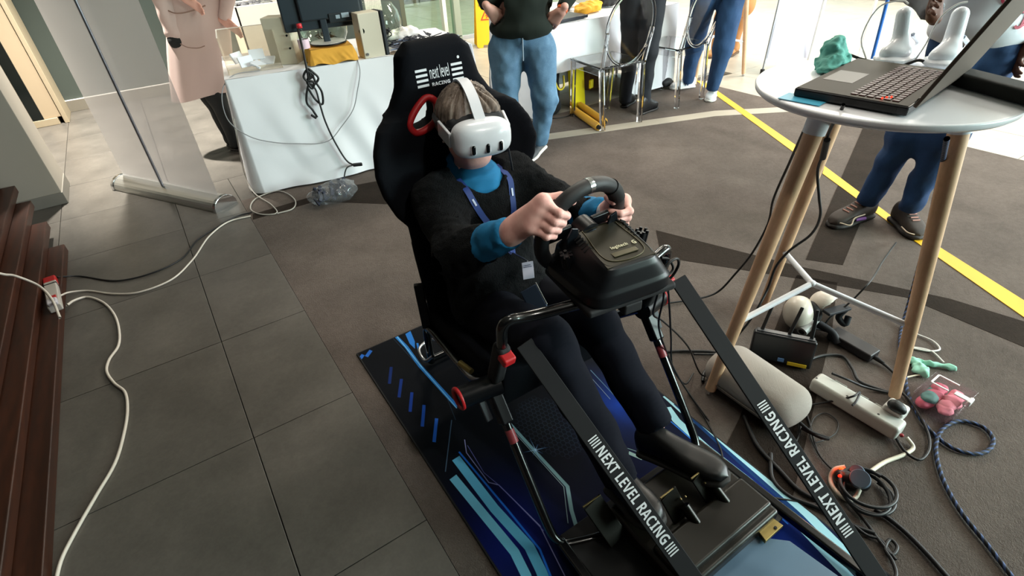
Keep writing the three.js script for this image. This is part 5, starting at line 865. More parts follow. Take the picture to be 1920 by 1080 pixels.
lead([[-0.708, 0.05, -3.021], [-0.674, 0.02, -3.062], [-0.635, 0.006, -3.057], [-0.468, 0.006, -2.88], [-0.317, 0.006, -2.857], [-0.189, 0.006, -2.913], [-0.091, 0.006, -3.076], [0.003, 0.006, -3.152], [0.148, 0.006, -3.238], [0.229, 0.006, -3.233]], 0.0042, 0x17181a, 'black lead running over the tiles beside the white one');
lead([...[[-0.675, 0.075, -2.566], [-0.699, 0.1, -2.714], [-0.756, 0.12, -2.866], [-0.797, 0.18, -2.864], [-0.803, 0.25, -2.76], [-0.837, 0.3, -2.738]]], 0.0055, 0xcfc8bd, 'white lead dropping over the wooden steps into the socket strip');
{ // socket strip on the steps
  const a = [-0.721, 0.058, -2.879], b = [-0.685, 0.07, -2.563], t = thing('socket_strip', 'white and red socket strip lying on the lowest wooden step', 'socket strip', [a[0], 0.047, a[2]]);
  const d = unit(sub(b, a)); const wm = mat(0xb9b4ac, 0.4), rd = mat(0xb3161a, 0.45); const A = add(a, d, -0.12);
  part('body', bar(A, add(a, d, 0.2), 0.05, 0.034, 0.006), wm, t); part('red_end', bar(add(A, d, -0.02), add(A, d, 0.05), 0.052, 0.036, 0.008), rd, t, 'red end'); part('dark_band', bar(add(A, d, 0.07), add(A, d, 0.078), 0.053, 0.037, 0.001), mat(0x121010, 0.5), t);
  part('switch', bar(add(add(a, d, 0.1), [0.005, 0.018, 0]), add(add(a, d, 0.135), [0.005, 0.018, 0]), 0.022, 0.008, 0.003), rd, t, 'red rocker switch'); part('plug', bar(add(add(a, d, 0.15), [0, 0.022, 0]), add(add(a, d, 0.2), [0, 0.022, 0]), 0.04, 0.024, 0.008), mat(0xc4c2c8, 0.4), t, 'white plug');
}
lead([...[[1.299, 0.998, -0.604], [1.309, 0.985, -0.609], [1.343, 0.95, -0.631], [1.464, 0.86, -0.695], [1.504, 0.8, -0.711], [1.558, 0.72, -0.738], [1.586, 0.63, -0.723], [1.612, 0.56, -0.714], [1.643, 0.47, -0.738], [1.613, 0.4, -0.776], [1.597, 0.33, -0.797], [1.589, 0.24, -0.799], [1.543, 0.19, -0.789], [1.509, 0.13, -0.791], [1.467, 0.06, -0.801], [1.439, 0.012, -0.796], [1.388, 0.01, -0.823], [1.326, 0.01, -0.869]]], 0.0042, 0x0d0e10, 'black lead from the laptop running down the near left table leg');
single('inline_choke', rod([1.464, 0.85, -0.694], [1.512, 0.78, -0.713], 0.0085, 0.0085), mat(0x101114, 0.4), 'black cylindrical choke on the laptop lead below the table edge', 'cable');
lead([...[[1.309, 0.965, -0.674], [1.488, 0.84, -0.777], [1.641, 0.68, -0.873], [1.713, 0.5, -0.933], [1.753, 0.38, -0.951], [1.742, 0.24, -0.977], [1.729, 0.13, -1.016], [1.685, 0.03, -1.053], [1.611, 0.01, -1.086], [1.524, 0.01, -1.125], [1.46, 0.01, -1.155]]], 0.0042, 0x0d0e10, 'black lead hanging from the round table to the racing cockpit');
{ // braided lead behind the right table leg
  const map = canvas(64, 64, (c) => { c.fillStyle = '#10131c'; c.fillRect(0, 0, 64, 64); c.strokeStyle = '#3d5686'; c.lineWidth = 9; for (let k = -2; k < 4; k++) { c.beginPath(); c.moveTo(k * 32, 0); c.lineTo(k * 32 + 64, 64); c.stroke(); } }); map.wrapS = map.wrapT = THREE.RepeatWrapping; map.repeat.set(60, 1);
  single('braided_lead', tube([[1.385, 0.95, -0.411], [1.622, 0.82, -0.47], [1.847, 0.66, -0.521], [2.018, 0.5, -0.553], [2.109, 0.36, -0.558], [2.171, 0.22, -0.558], [2.171, 0.08, -0.537], [2.089, 0.01, -0.5], [1.961, 0.008, -0.446], [1.858, 0.008, -0.383], [1.739, 0.008, -0.313], [1.66, 0.008, -0.236], [1.629, 0.008, -0.181], [1.622, 0.008, -0.127], [1.652, 0.008, -0.084], [1.704, 0.008, -0.068], [1.755, 0.008, -0.079], [1.78, 0.008, -0.112], [1.758, 0.008, -0.161], [1.69, 0.008, -0.182], [1.608, 0.008, -0.171], [1.54, 0.008, -0.14], [1.47, 0.008, -0.089], [1.41, 0.008, -0.023], [1.366, 0.008, 0.051], [1.324, 0.008, 0.117], [1.294, 0.008, 0.174]], 0.006, { seg: 260 }), mat(0xffffff, 0.7, { map }), 'thick blue and black braided lead looping on the carpet at the right', 'cable');
}
lead([[1.235, 0.008, -0.162], [1.238, 0.008, -0.122], [1.233, 0.008, -0.079], [1.219, 0.008, -0.028], [1.197, 0.008, 0.03], [1.182, 0.008, 0.065]], 0.0065, 0x15161c, 'thick black lead leaving the cable coil toward the bottom edge');
{ const pts = []; for (let k = 0; k < 34; k++) { const a = k / 11 * 2 * PI, c = [1.256, 0.01, -0.2], r = 0.062 + 0.008 * Math.sin(k * 0.9); pts.push([c[0] + Math.cos(a) * r * 1.1, 0.009 + k * 0.0011, c[2] + Math.sin(a) * r]); } single('coiled_lead', tube(pts, 0.0052, { seg: 300 }), mat(0x101115, 0.45), 'coil of black lead lying round the glowing adapter', 'cable'); }
lead([[1.2, 0.008, -0.217], [1.181, 0.008, -0.162], [1.155, 0.008, -0.107], [1.144, 0.008, -0.073], [1.176, 0.008, -0.075], [1.182, 0.008, -0.094], [1.145, 0.008, -0.089], [1.13, 0.008, -0.066], [1.105, 0.008, -0.043], [1.064, 0.008, -0.033]], 0.0045, 0x101115, 'black lead with a small kinked loop below the cable coil');
lead([[1.141, 0.012, -0.169], [1.145, 0.008, -0.136], [1.16, 0.008, -0.11], [1.147, 0.008, -0.079], [1.139, 0.008, -0.06]], 0.004, 0x101115, 'short black lead ending beside the right strap');
lead([[1.567, 0.012, -0.595], [1.62, 0.007, -0.603], [1.701, 0.007, -0.584], [1.749, 0.007, -0.542], [1.717, 0.007, -0.489], [1.674, 0.007, -0.44], [1.691, 0.007, -0.38], [1.718, 0.007, -0.325]], 0.005, 0x16171a, 'black lead arching over the carpet behind the extension block');
lead([[1.562, 0.07, -0.493], [1.587, 0.06, -0.449], [1.646, 0.02, -0.414], [1.693, 0.007, -0.364], [1.723, 0.007, -0.327]], 0.0042, 0x16171a, 'black lead crossing behind the extension block to the table leg');
lead([[1.433, 0.01, -0.479], [1.5, 0.02, -0.441], [1.519, 0.07, -0.397], [1.557, 0.066, -0.396], [1.51, 0.066, -0.382], [1.49, 0.06, -0.381]], 0.0035, 0x1b1b1e, 'thin dark lead laid across the extension block');
lead([[1.412, 0.006, -0.476], [1.361, 0.006, -0.426], [1.286, 0.006, -0.354], [1.267, 0.006, -0.309], [1.266, 0.006, -0.276]], 0.003, 0x1b1b1e, 'thin dark lead from the grey case to the glowing adapter');
lead([[1.317, 0.006, -0.381], [1.345, 0.006, -0.372], [1.405, 0.006, -0.367], [1.448, 0.006, -0.388], [1.452, 0.006, -0.427], [1.415, 0.006, -0.44], [1.361, 0.006, -0.426], [1.315, 0.006, -0.394], [1.275, 0.006, -0.338]], 0.0022, 0x2a2a2c, 'thin wire forming a loop beside the grey case');
lead([[1.165, 0.007, -0.755], [1.114, 0.007, -0.632], [1.063, 0.007, -0.539], [1.012, 0.013, -0.477], [1.002, 0.013, -0.418], [1.024, 0.013, -0.364], [1.074, 0.007, -0.312], [1.123, 0.007, -0.263]], 0.003, 0x121214, 'thin black lead crossing the pale stripes of the racing mat');
lead([[1.228, 0.008, -0.575], [1.162, 0.008, -0.479], [1.139, 0.008, -0.389], [1.124, 0.008, -0.312], [1.145, 0.008, -0.246]], 0.0065, 0x151517, 'thick black lead beneath the right strap');
lead([[1.169, 0.008, -0.437], [1.094, 0.008, -0.377], [1.085, 0.008, -0.32], [1.114, 0.008, -0.258], [1.143, 0.008, -0.17], [1.166, 0.008, -0.127]], 0.006, 0x151517, 'second thick black lead beneath the right strap');
lead([[1.243, 0.007, -0.951], [1.326, 0.007, -0.895], [1.407, 0.007, -0.813], [1.28, 0.007, -0.782], [1.246, 0.007, -0.758]], 0.0055, 0x151517, 'black lead from the cockpit to the near table leg');
lead([[2.082, 0.006, -0.451], [2.088, 0.006, -0.39], [2.06, 0.006, -0.356], [2.018, 0.006, -0.376], [1.982, 0.006, -0.433], [2.025, 0.006, -0.371], [1.997, 0.006, -0.315]], 0.0032, 0xe3e1dc, 'thin white lead curling on the carpet behind the right table leg');
lead([[1.728, 0.007, -0.347], [1.793, 0.007, -0.361], [1.84, 0.007, -0.348], [1.877, 0.007, -0.331]], 0.003, 0xe6dcc8, 'short cream lead beside the clear plastic box');
lead([[1.386, 0.007, -0.517], [1.353, 0.007, -0.457], [1.264, 0.007, -0.418], [1.239, 0.007, -0.424]], 0.0035, 0x151517, 'short black lead below the grey case');

// ---------------------------------------------------------------- people
function headPrims(c, r, u, f, s = 1) {
  const P = (a, b, d) => [c[0] + (r[0] * a + u[0] * b + f[0] * d) * s, c[1] + (r[1] * a + u[1] * b + f[1] * d) * s, c[2] + (r[2] * a + u[2] * b + f[2] * d) * s], R = (a) => a.map((x) => x * s), B3 = [r, u, f];
  const out = [ell(P(0, 0.028, -0.018), R([0.074, 0.083, 0.092]), B3), ell(P(0, -0.03, 0.03), R([0.06, 0.078, 0.058]), B3), ell(P(0, -0.085, 0.05), R([0.034, 0.024, 0.032]), B3),
    cap(P(-0.045, -0.06, 0.012), P(-0.02, -0.09, 0.045), 0.022 * s), cap(P(0.045, -0.06, 0.012), P(0.02, -0.09, 0.045), 0.022 * s), ell(P(0, 0.02, 0.062), R([0.052, 0.016, 0.02]), B3),
    { ...cap(P(0, 0.012, 0.082), P(0, -0.025, 0.102), 0.007 * s, 0.012 * s), k: 0.012 }, { ...cap(P(-0.012, -0.03, 0.092), P(0.012, -0.03, 0.092), 0.008 * s), k: 0.01 },
    { ...cap(P(-0.018, -0.056, 0.083), P(0.018, -0.056, 0.083), 0.006 * s), k: 0.006 }, { ...cap(P(-0.015, -0.065, 0.081), P(0.015, -0.065, 0.081), 0.0065 * s), k: 0.006 }];
  for (const q of [-1, 1]) out.push({ ...ell(P(q * 0.076, -0.012, -0.012), R([0.011, 0.031, 0.019]), B3), k: 0.008 });
  return { prims: out, P };
}
// relaxed hand: wrist, finger direction, palm normal, side of the thumb
function handPrims(w, d, n, th, s = 1, curl = 0.35) {
  const out = [cap(add(w, d, -0.03 * s), w, 0.025 * s, 0.024 * s)], P = (a, b, c) => [w[0] + (d[0] * a + th[0] * b + n[0] * c) * s, w[1] + (d[1] * a + th[1] * b + n[1] * c) * s, w[2] + (d[2] * a + th[2] * b + n[2] * c) * s];
  for (const b of [-0.026, -0.009, 0.009, 0.026]) out.push({ ...cap(P(0.01, b * 0.6, 0), P(0.08, b, 0), 0.0155 * s, 0.0125 * s), k: 0.02 });
  const L = [[0.034, 0.02, 0.016], [0.042, 0.025, 0.018], [0.045, 0.027, 0.018], [0.039, 0.024, 0.017]];
  [-0.029, -0.0095, 0.0095, 0.029].forEach((b, i) => { let p = P(0.082 - (i === 0 ? 0.01 : 0), b, 0), a = curl * 0.5; L[i].forEach((l, j) => { const q = [0, 1, 2].map((k) => p[k] + (d[k] * Math.cos(a) + n[k] * Math.sin(a) + th[k] * b * 0.8) * l * s); out.push({ ...cap(p, q, (0.0092 - j * 0.001) * s, (0.0085 - j * 0.001) * s), k: 0.005 }); p = q; a += curl * (j ? 0.8 : 1.2); }); });
  const t0 = P(0.02, 0.022, 0.006), t1 = P(0.05, 0.045, 0.018), t2 = P(0.078, 0.052, 0.026), t3 = P(0.1, 0.052, 0.034);
  out.push({ ...cap(t0, t1, 0.0155 * s, 0.012 * s), k: 0.015 }, { ...cap(t1, t2, 0.0105 * s, 0.0095 * s), k: 0.004 }, { ...cap(t2, t3, 0.0095 * s, 0.008 * s), k: 0.004 });
  return out;
}
// hand closed round a rim: point on the rim axis, axis toward the thumb, outward, front; wrist
function gripPrims(p, T, N, F, wrist, o = {}) {
  const s = o.s || 1, rr = o.rim || 0.0165, A = (ax, ang, R) => { const a = ang * PI / 180; return [0, 1, 2].map((i) => p[i] + T[i] * ax + (N[i] * Math.cos(a) + F[i] * Math.sin(a)) * R); };
  const out = []; const sp = [0.0285, 0.0095, -0.0095, -0.0275]; const th = [0.0088, 0.0092, 0.0088, 0.0079];
  const mcp = [];
  sp.forEach((b, i) => {
    b *= s; const f = th[i] * s, R = rr + f * 0.92; const a0 = -22 + (i === 3 ? 6 : 0), st = [a0, a0 + 78, a0 + 138, a0 + 205 - (i === 3 ? 22 : i === 0 ? 8 : 0)];
    const q = st.map((g, j) => A(b * (1 - j * 0.06), g, R + (j === 0 ? 0.012 : j === 1 ? 0.004 : 0))); mcp.push(q[0]);
    for (let j = 0; j < 3; j++) out.push({ ...cap(q[j], q[j + 1], f * (1.08 - j * 0.08), f * (1.0 - j * 0.1)), k: 0.0045 });
    out.push({ ...ell(q[1], [f * 1.1, f * 1.1, f * 1.1]), k: 0.003 }); out.push({ ...ell(q[0], [f * 1.2, f * 1.2, f * 1.2]), k: 0.008 });
  });
  const wr = wrist, ax = unit(sub(mcp[1], wr));
  mcp.forEach((m, i) => { const w2 = [0, 1, 2].map((k) => wr[k] + T[k] * sp[i] * 0.55 * s + ax[k] * 0.012); out.push({ ...cap(w2, m, 0.0165 * s, 0.0125 * s), k: 0.022 }); });
  // heel of the hand and thumb lying along the rim on the driver's side
  out.push({ ...cap(add(wr, T, -0.012 * s), A(-0.03 * s, -60, rr + 0.018), 0.0165 * s, 0.013 * s), k: 0.02 });
  const t0 = add(wr, T, 0.016 * s), t1 = A(0.026 * s, -72, rr + 0.017), t2 = A(0.044 * s, o.t2 || -130, rr + 0.010), t3 = A((o.t3x || 0.05) * s, o.t3 || -188, rr + 0.012);
  out.push({ ...cap(t0, t1, 0.017 * s, 0.0135 * s), k: 0.018 }, { ...cap(t1, t2, 0.0115 * s, 0.0105 * s), k: 0.005 }, { ...cap(t2, t3, 0.0105 * s, 0.0085 * s), k: 0.004 });
  return out;
}
function shoe(t, heel, toe, o = {}) {       // heel and toe on the sole line
  const d = unit(sub(toe, heel)), L = len(sub(toe, heel)), w = (o.w || 0.045), up0 = o.up || [0, 1, 0], x = unit(cross(up0, d)), up = cross(d, x), hs = o.h || 1;
  const W = [[0, 0.5], [0.08, 0.68], [0.25, 0.7], [0.45, 0.78], [0.68, 1], [0.85, 0.9], [0.95, 0.6], [1, 0.3]], Hh = [[0, 0.06], [0.1, 0.085], [0.28, 0.088], [0.42, 0.072], [0.6, 0.052], [0.8, 0.04], [0.93, 0.03], [1, 0.018]];
  const loft = (f0, f1, inf) => { const g = sheet((u, v) => { const vv = Math.min(1, Math.max(0, v)), a = u * 2 * PI; const wd = (lerpTab(W, vv) * w + inf) * (v <= 0 || v >= 1 ? 0 : 1), lo = f0(vv), hi = f1(vv); const c = Math.cos(a), s = Math.sin(a), X = Math.sign(c) * Math.abs(c) ** 0.75 * wd, Y = (lo + hi) / 2 + Math.sign(s) * Math.abs(s) ** 0.75 * (hi - lo) / 2 * (v <= 0 || v >= 1 ? 0 : 1); const z = -inf + (L + 2 * inf) * vv; return [0, 1, 2].map((i) => heel[i] + d[i] * z + x[i] * X + up[i] * Y); }, 28, 26); return g; };
  const st = o.sole || 0.022; const s = part('shoe_sole', loft(() => 0, () => st, 0.004), o.soleMat, t); const sh = part('shoe', loft(() => st * 0.7, (v) => st * 0.7 + lerpTab(Hh, v) * hs, 0), o.mat, t);
  if (o.lace) part('laces', join([0.46, 0.54, 0.62, 0.7].map((v) => { const h = st * 0.7 + lerpTab(Hh, v) * hs + 0.001, p = [0, 1, 2].map((i) => heel[i] + d[i] * L * v + up[i] * h); return rod(add(p, x, -0.018), add(p, x, 0.018), 0.0035, 0.0035, 8); })), o.lace, sh);
  return [sh, x, up, d, L];
}
function limbs(J, s) {
  return {
    torso: [ell(J.chest, [0.155 * s, 0.17 * s, 0.105 * s], J.B), ell(J.belly, [0.145 * s, 0.15 * s, 0.105 * s], J.B), ell(J.pelvis, [0.165 * s, 0.11 * s, 0.115 * s], J.B), cap(mix(J.shR, J.shL, 0.12), mix(J.shR, J.shL, 0.88), 0.055 * s)],
    armR: [cap(J.shR, J.elR, 0.052 * s, 0.042 * s), cap(J.elR, J.wrR, 0.041 * s, 0.027 * s)], armL: [cap(J.shL, J.elL, 0.052 * s, 0.042 * s), cap(J.elL, J.wrL, 0.041 * s, 0.027 * s)],
    legs: [cap(J.hipR, J.knR, 0.085 * s, 0.058 * s), cap(J.knR, J.anR, 0.055 * s, 0.036 * s), cap(J.hipL, J.knL, 0.085 * s, 0.058 * s), cap(J.knL, J.anL, 0.055 * s, 0.036 * s)],
    neck: [cap(add(J.neck, [0, -0.03 * s, 0]), J.head, 0.05 * s, 0.048 * s)],
  };
}
const rad = (prims, k, c = 0) => prims.map((q) => q.t === 0 ? cap(q.a, q.b, q.r0 * k + c, q.r1 * k + c) : { ...q, r: q.r.map((v) => v * k + c) });
function person(label, J, o) {
  const s = o.s, t = thing('person', label, 'person', J.base, o.group), L = limbs(J, s), B3 = J.B;
  const H = headPrims(J.head, B3[0], B3[1], B3[2], s);
  const geos = [blob([...L.torso, ...L.armR, ...L.armL, ...L.legs, ...L.neck], 0.05 * s, 0.02, { inflate: -0.006 })];
  geos.push(blob([...H.prims, ...L.neck], 0.03 * s, o.headCell || 0.008)); for (const h of o.hands || []) geos.push(blob(h, 0.01, o.handCell || 0.0045));
  const body = part('body', join(geos), o.skin, t);
  const wr = (seed, f, a) => (p) => noise(p[0] * f, p[1] * f * 0.8, p[2] * f + seed) * a;
  const cuts = (a, b, r = 0.12) => ({ p: b, n: unit(sub(b, a)), r });
  if (o.trousers) part('trousers', blob(o.legPrims || [ell(J.pelvis, [0.17 * s, 0.1 * s, 0.12 * s], B3), ...rad(L.legs, o.legK || 1.05, o.legC || 0.012)], 0.045 * s, o.clothCell || 0.012, { noise: wr(3, o.wf || 22, o.wa || 0.006), cuts: [cuts(J.knR, add(J.anR, unit(sub(J.anR, J.knR)), 0.03), 0.13), cuts(J.knL, add(J.anL, unit(sub(J.anL, J.knL)), 0.03), 0.13)] }), o.trousers, t);
  if (o.top) part(o.topName || 'sweater', blob([...rad(L.torso.slice(0, 2), 1.05, 0.012), L.torso[3], ...(o.long ? o.long : [ell(add(J.pelvis, J.B[1], 0.045 * s), [0.17 * s, 0.075 * s, 0.122 * s], B3)]), ...rad(L.armR, 1.05, 0.012), ...rad(L.armL, 1.05, 0.012)], 0.05 * s, o.clothCell || 0.012, { noise: wr(9, 18, 0.006), cuts: [cuts(J.elR, mix(J.elR, J.wrR, o.cuff || 0.93), 0.1), cuts(J.elL, mix(J.elL, J.wrL, o.cuff || 0.93), 0.1)], ...(o.topOpt || {}) }), o.top, t);
  if (o.hair) part('hair', blob([ell(H.P(0, 0.04, -0.028), [0.084 * s, 0.088 * s, 0.1 * s], B3), ell(H.P(0, -0.02, -0.06), [0.075 * s, 0.08 * s, 0.06 * s], B3)], 0.03, 0.009, { minus: [ell(H.P(0, -0.04, 0.085), [0.07 * s, 0.085 * s, 0.075 * s], B3)], noise: (p) => noise(p[0] * 90, p[1] * 25, p[2] * 90) * 0.005 }), o.hair, t);
  if (o.eyes !== false) for (const q of [-1, 1]) { part('eye', ball(H.P(q * 0.03, 0.006, 0.078), 0.0105 * s), mat(0x26211d, 0.3), t); }
  return { t, L, H, body };
}
const FW = [0.529, 0, -0.848], RT = [0.848, 0, 0.529];
const facing = (f) => { const F = unit(f), r = unit(cross([0, 1, 0], F)); return [r, [0, 1, 0], F]; };
const skinFair = mat(0xdba898, 0.5, { sheen: 0.2 }), skinDark = mat(0x5a3626, 0.5), denimMap = grain(256, (u, v, x, y) => { const n = pnoise(u, v, 7, 2) * 0.5 + pnoise(u, v, 30, 4) * 0.2 + hash3(x, y, 3) * 0.3; return [70 + n * 50, 108 + n * 50, 140 + n * 46]; });
const denimLight = mat(0xffffff, 0.85, { map: repeat(denimMap, 1.5, 1.5) }), denimBlue = mat(0x5a7fa2, 0.85, { map: repeat(denimMap, 1.5, 1.5) }), denimDark = mat(0x45709a, 0.85, { map: repeat(denimMap, 1.5, 1.5) });
const rubberWhite = mat(0xe8e6e0, 0.6), blackLeather = mat(0x121212, 0.4);

// the driver
let driver;
{
  const f = unit([-0.24, -0.06, 0.97]), r = unit(cross([0, 1, 0], f)), u = cross(f, r);
  const J = { base: [0.72, 0.3, -1.2], B: [[1, 0, 0], unit([0, 1, -0.16]), unit([0, 0.16, 1])], head: [0.722, 0.902, -1.34], neck: [0.714, 0.76, -1.35], chest: [0.712, 0.63, -1.315], belly: [0.715, 0.475, -1.27], pelvis: [0.72, 0.35, -1.24],
    shR: [0.572, 0.712, -1.315], elR: [0.52, 0.655, -1.09], wrR: [0.572, 0.79, -0.905], shL: [0.862, 0.705, -1.335], elL: [0.935, 0.625, -1.12], wrL: [0.893, 0.725, -0.925],
    hipR: [0.64, 0.345, -1.2], knR: [0.625, 0.47, -0.845], anR: [0.672, 0.14, -0.575], hipL: [0.80, 0.345, -1.2], knL: [0.832, 0.405, -0.895], anL: [0.85, 0.175, -0.625] };
  const s = 0.9, L = limbs(J, s), B3 = J.B;
  driver = thing('person', 'seated woman in a black knit cardigan and teal roll neck, hands on the steering wheel', 'person', J.base);
  const H = headPrims(J.head, r, u, f, 0.98);
  H.prims[0].r[1] *= 0.86;
  // hands: right grips at a = -98 degrees, left at +84
  const F = WN.map((v) => -v), hand = (ang, wr, o) => { const a = ang * PI / 180, p = rimPoint(a), N = unit(sub(p, WC)), T = unit(sub(rimPoint(a + 0.01 * (ang < 0 ? 1 : -1)), p)); return gripPrims(p, T, N, F, wr, o); };
  const hR = [...hand(-60, J.wrR, { s: 1.13, rim: 0.0185 }), { ...cap(mix(J.elR, J.wrR, 0.6), J.wrR, 0.027, 0.0235), k: 0.02 }], hL = [...hand(97, J.wrL, { s: 1.05, rim: 0.0185 }), { ...cap(mix(J.elL, J.wrL, 0.6), J.wrL, 0.027, 0.0235), k: 0.02 }];
  const geos = [blob([...L.torso, ...L.armR, ...L.armL, ...L.legs, ...L.neck], 0.05, 0.018, { inflate: -0.008 }), blob([...H.prims, cap(add(J.neck, [0, -0.02, 0]), add(J.head, u, -0.03), 0.047, 0.046)], 0.028, 0.004), blob(hR, 0.01, 0.0028), blob(hL, 0.01, 0.0028)];
  const skinMap = grain(128, (q, v, x, y) => { const n = pnoise(q, v, 9, 7) * 0.6 + pnoise(q, v, 30, 8) * 0.4; return [240 + n * 14, 176 + n * 26, 166 + n * 24]; });
  part('body', join(geos), mat(0xffffff, 0.48, { map: repeat(skinMap, 6, 6), sheen: 0.15 }), driver);
  const P = H.P, S3 = [r, u, f];
  part('lips', blob([cap(P(-0.019, -0.0575, 0.0865), P(0.019, -0.0575, 0.0865), 0.0052), cap(P(-0.016, -0.064, 0.085), P(0.016, -0.064, 0.085), 0.0055)], 0.003, 0.002), mat(0xb4626a, 0.45), driver);
  // short grey-brown hair
  const hm = grain(256, (q, v) => { const n = pnoise(q, v, 90, 2) * 0.55 + pnoise(q, v, 14, 5) * 0.45; return [70 + n * 84, 60 + n * 76, 52 + n * 70]; });
  const comb = (p) => { const d = sub(p, J.head), a = Math.atan2(dot(d, r), dot(d, f) + 0.02), b = dot(d, u); return noise(a * 13 + b * 9, b * 10, 2) * 0.0055 + noise(a * 42 + b * 16, b * 14, 5) * 0.0016; };
  part('hair', blob([ell(P(0, 0.026, -0.024), [0.085, 0.082, 0.1], S3), ell(P(0, -0.015, -0.06), [0.078, 0.075, 0.062], S3), ell(P(-0.05, 0.038, 0.035), [0.036, 0.042, 0.045], S3), ell(P(0.045, 0.042, 0.038), [0.038, 0.038, 0.04], S3), ell(P(-0.072, 0.0, -0.01), [0.016, 0.045, 0.045], S3), ell(P(0.072, 0.0, -0.01), [0.016, 0.045, 0.045], S3)], 0.02, 0.0038, { noise: comb, minus: [ell(P(0, -0.035, 0.1), [0.064, 0.078, 0.072], S3)] }), mat(0xffffff, 0.62, { map: repeat(hm, 7, 1.5), sheen: 0.5, sheenColor: new THREE.Color(0x9a8e80) }), driver);
  part('earring', ball(P(-0.08, -0.047, -0.006), 0.0042), chrome, driver, 'small stud earring');
  // roll neck
  const teal = mat(0x0d74a8, 0.85, { sheen: 0.2 });
  const nk = (h) => add(mix(J.neck, P(0, -0.075, -0.03), h), [0, -0.018, 0]);
  part('roll_neck', blob([0, 1, 2, 3].map((k) => { const c = add(nk(0.02 + k * 0.2), [0, 0, 0.026 - k * 0.012]); return { ...ell(c, [0.082 - k * 0.006, 0.028, 0.078 - k * 0.006]), k: 0.006 }; }).concat([ell(add(J.neck, [0.004, -0.035, 0.045]), [0.088, 0.06, 0.07])]), 0.02, 0.005, { noise: (p) => noise(p[0] * 30, p[1] * 90, p[2] * 30) * 0.004, minus: [cap(P(0, -0.12, -0.01), P(0, 0.02, -0.01), 0.052, 0.06)] }), teal, driver);
  for (const [el, wr] of [[J.elR, J.wrR], [J.elL, J.wrL]]) { const a = mix(el, wr, 0.5), b = mix(el, wr, 0.97), d = unit(sub(wr, el)); part('sleeve_cuff', blob([cap(mix(el, wr, 0.3), wr, 0.05, 0.0385)], 0.01, 0.005, { noise: (p) => noise(p[0] * 40, p[1] * 40, p[2] * 40) * 0.004, cuts: [{ p: b, n: d, r: 0.2 }, { p: mix(el, wr, 0.3), n: d.map((v) => -v), r: 0.06 }] }), teal, driver, 'teal sleeve showing at the wrist'); }
  { const d = unit(sub(J.wrL, J.elL)), c = mix(J.elL, J.wrL, 0.93); part('watch_strap', rod(add(c, d, 0.012), add(c, d, 0.03), 0.032, 0.031, 32), mat(0xe6e6ea, 0.5), driver, 'white wrist strap'); }
  { const a = 92 * PI / 180 , p = rimPoint(a + 0.2), N = unit(sub(p, WC)); part('ring', ball([p[0] + N[0] * 0.024 + F[0] * 0.012, p[1] + 0.0, p[2] + F[2] * 0.018], 0.004), chrome, driver, 'silver ring'); }
  // cardigan
  const kn = mat(0x101214, 0.95, { specularIntensity: 0.3, sheen: 0.2, sheenColor: new THREE.Color(0x596068), bumpMap: repeat(carpetBump, 5, 5), bumpScale: 0.005 });
  const cp = [ell(J.chest, [0.172, 0.165, 0.118], B3), ell(J.belly, [0.16, 0.16, 0.125], B3), ell([0.718, 0.38, -1.21], [0.185, 0.1, 0.155], B3), cap(mix(J.shR, J.shL, 0.08), mix(J.shR, J.shL, 0.92), 0.06), ...rad(L.armR, 1.1, 0.016), ...rad(L.armL, 1.1, 0.016)];
  const co = { noise: (p) => noise(p[0] * 16, p[1] * 20, p[2] * 16) * 0.009 + noise(p[0] * 85, p[1] * 85, p[2] * 85) * 0.0045, cuts: [{ p: mix(J.elR, J.wrR, 0.55), n: unit(sub(J.wrR, J.elR)), r: 0.16 }, { p: mix(J.elL, J.wrL, 0.66), n: unit(sub(J.wrL, J.elL)), r: 0.16 }], minus: [{ ...ell(add(J.neck, [0.004, 0.02, 0.05]), [0.078, 0.078, 0.1]), k: 0.01 }] };
  part('cardigan', blob(cp, 0.05, 0.0085, co), kn, driver);
  const surf = solid(cp, 0.05, co); const front = (x, y, off = 0.004) => { let z = -0.9; for (let k = 0; k < 60; k++) { const d = surf([x, y, z]); if (d < 0.0006) break; z -= Math.max(0.0006, d * 0.7); } return [x, y, z + off]; };
  // trousers, shoes
  const legs = [ell(J.pelvis, [0.175, 0.09, 0.13], B3), cap(J.hipR, J.knR, 0.088, 0.066), cap(J.knR, J.anR, 0.064, 0.05), cap(J.hipL, J.knL, 0.088, 0.066), cap(J.knL, J.anL, 0.064, 0.052)];
  part('trousers', blob(legs, 0.04, 0.009, { noise: (p) => noise(p[0] * 20, p[1] * 20, p[2] * 20) * 0.006, cuts: [{ p: J.anR, n: unit(sub(J.anR, J.knR)), r: 0.16 }, { p: J.anL, n: unit(sub(J.anL, J.knL)), r: 0.16 }] }), mat(0x0a0d17, 0.9, { specularIntensity: 0.3, sheen: 0.1, sheenColor: new THREE.Color(0x2c3a5c) }), driver);
  const so = { mat: blackLeather, soleMat: mat(0x1c1a17, 0.7), w: 0.043, h: 1.15 };
  shoe(driver, [0.818, 0.068, -0.648], [0.888, 0.142, -0.40], { ...so, up: [0, 1, 0] }); shoe(driver, [0.672, 0.055, -0.61], [0.655, 0.125, -0.42], so);
  // lanyard with badge
  const ly = thing('lanyard', 'blue printed lanyard with a white badge round the seated woman\'s neck', 'lanyard', [0.73, 0.55, -1.15]);
  const bl = mat(0x14387e, 0.6);
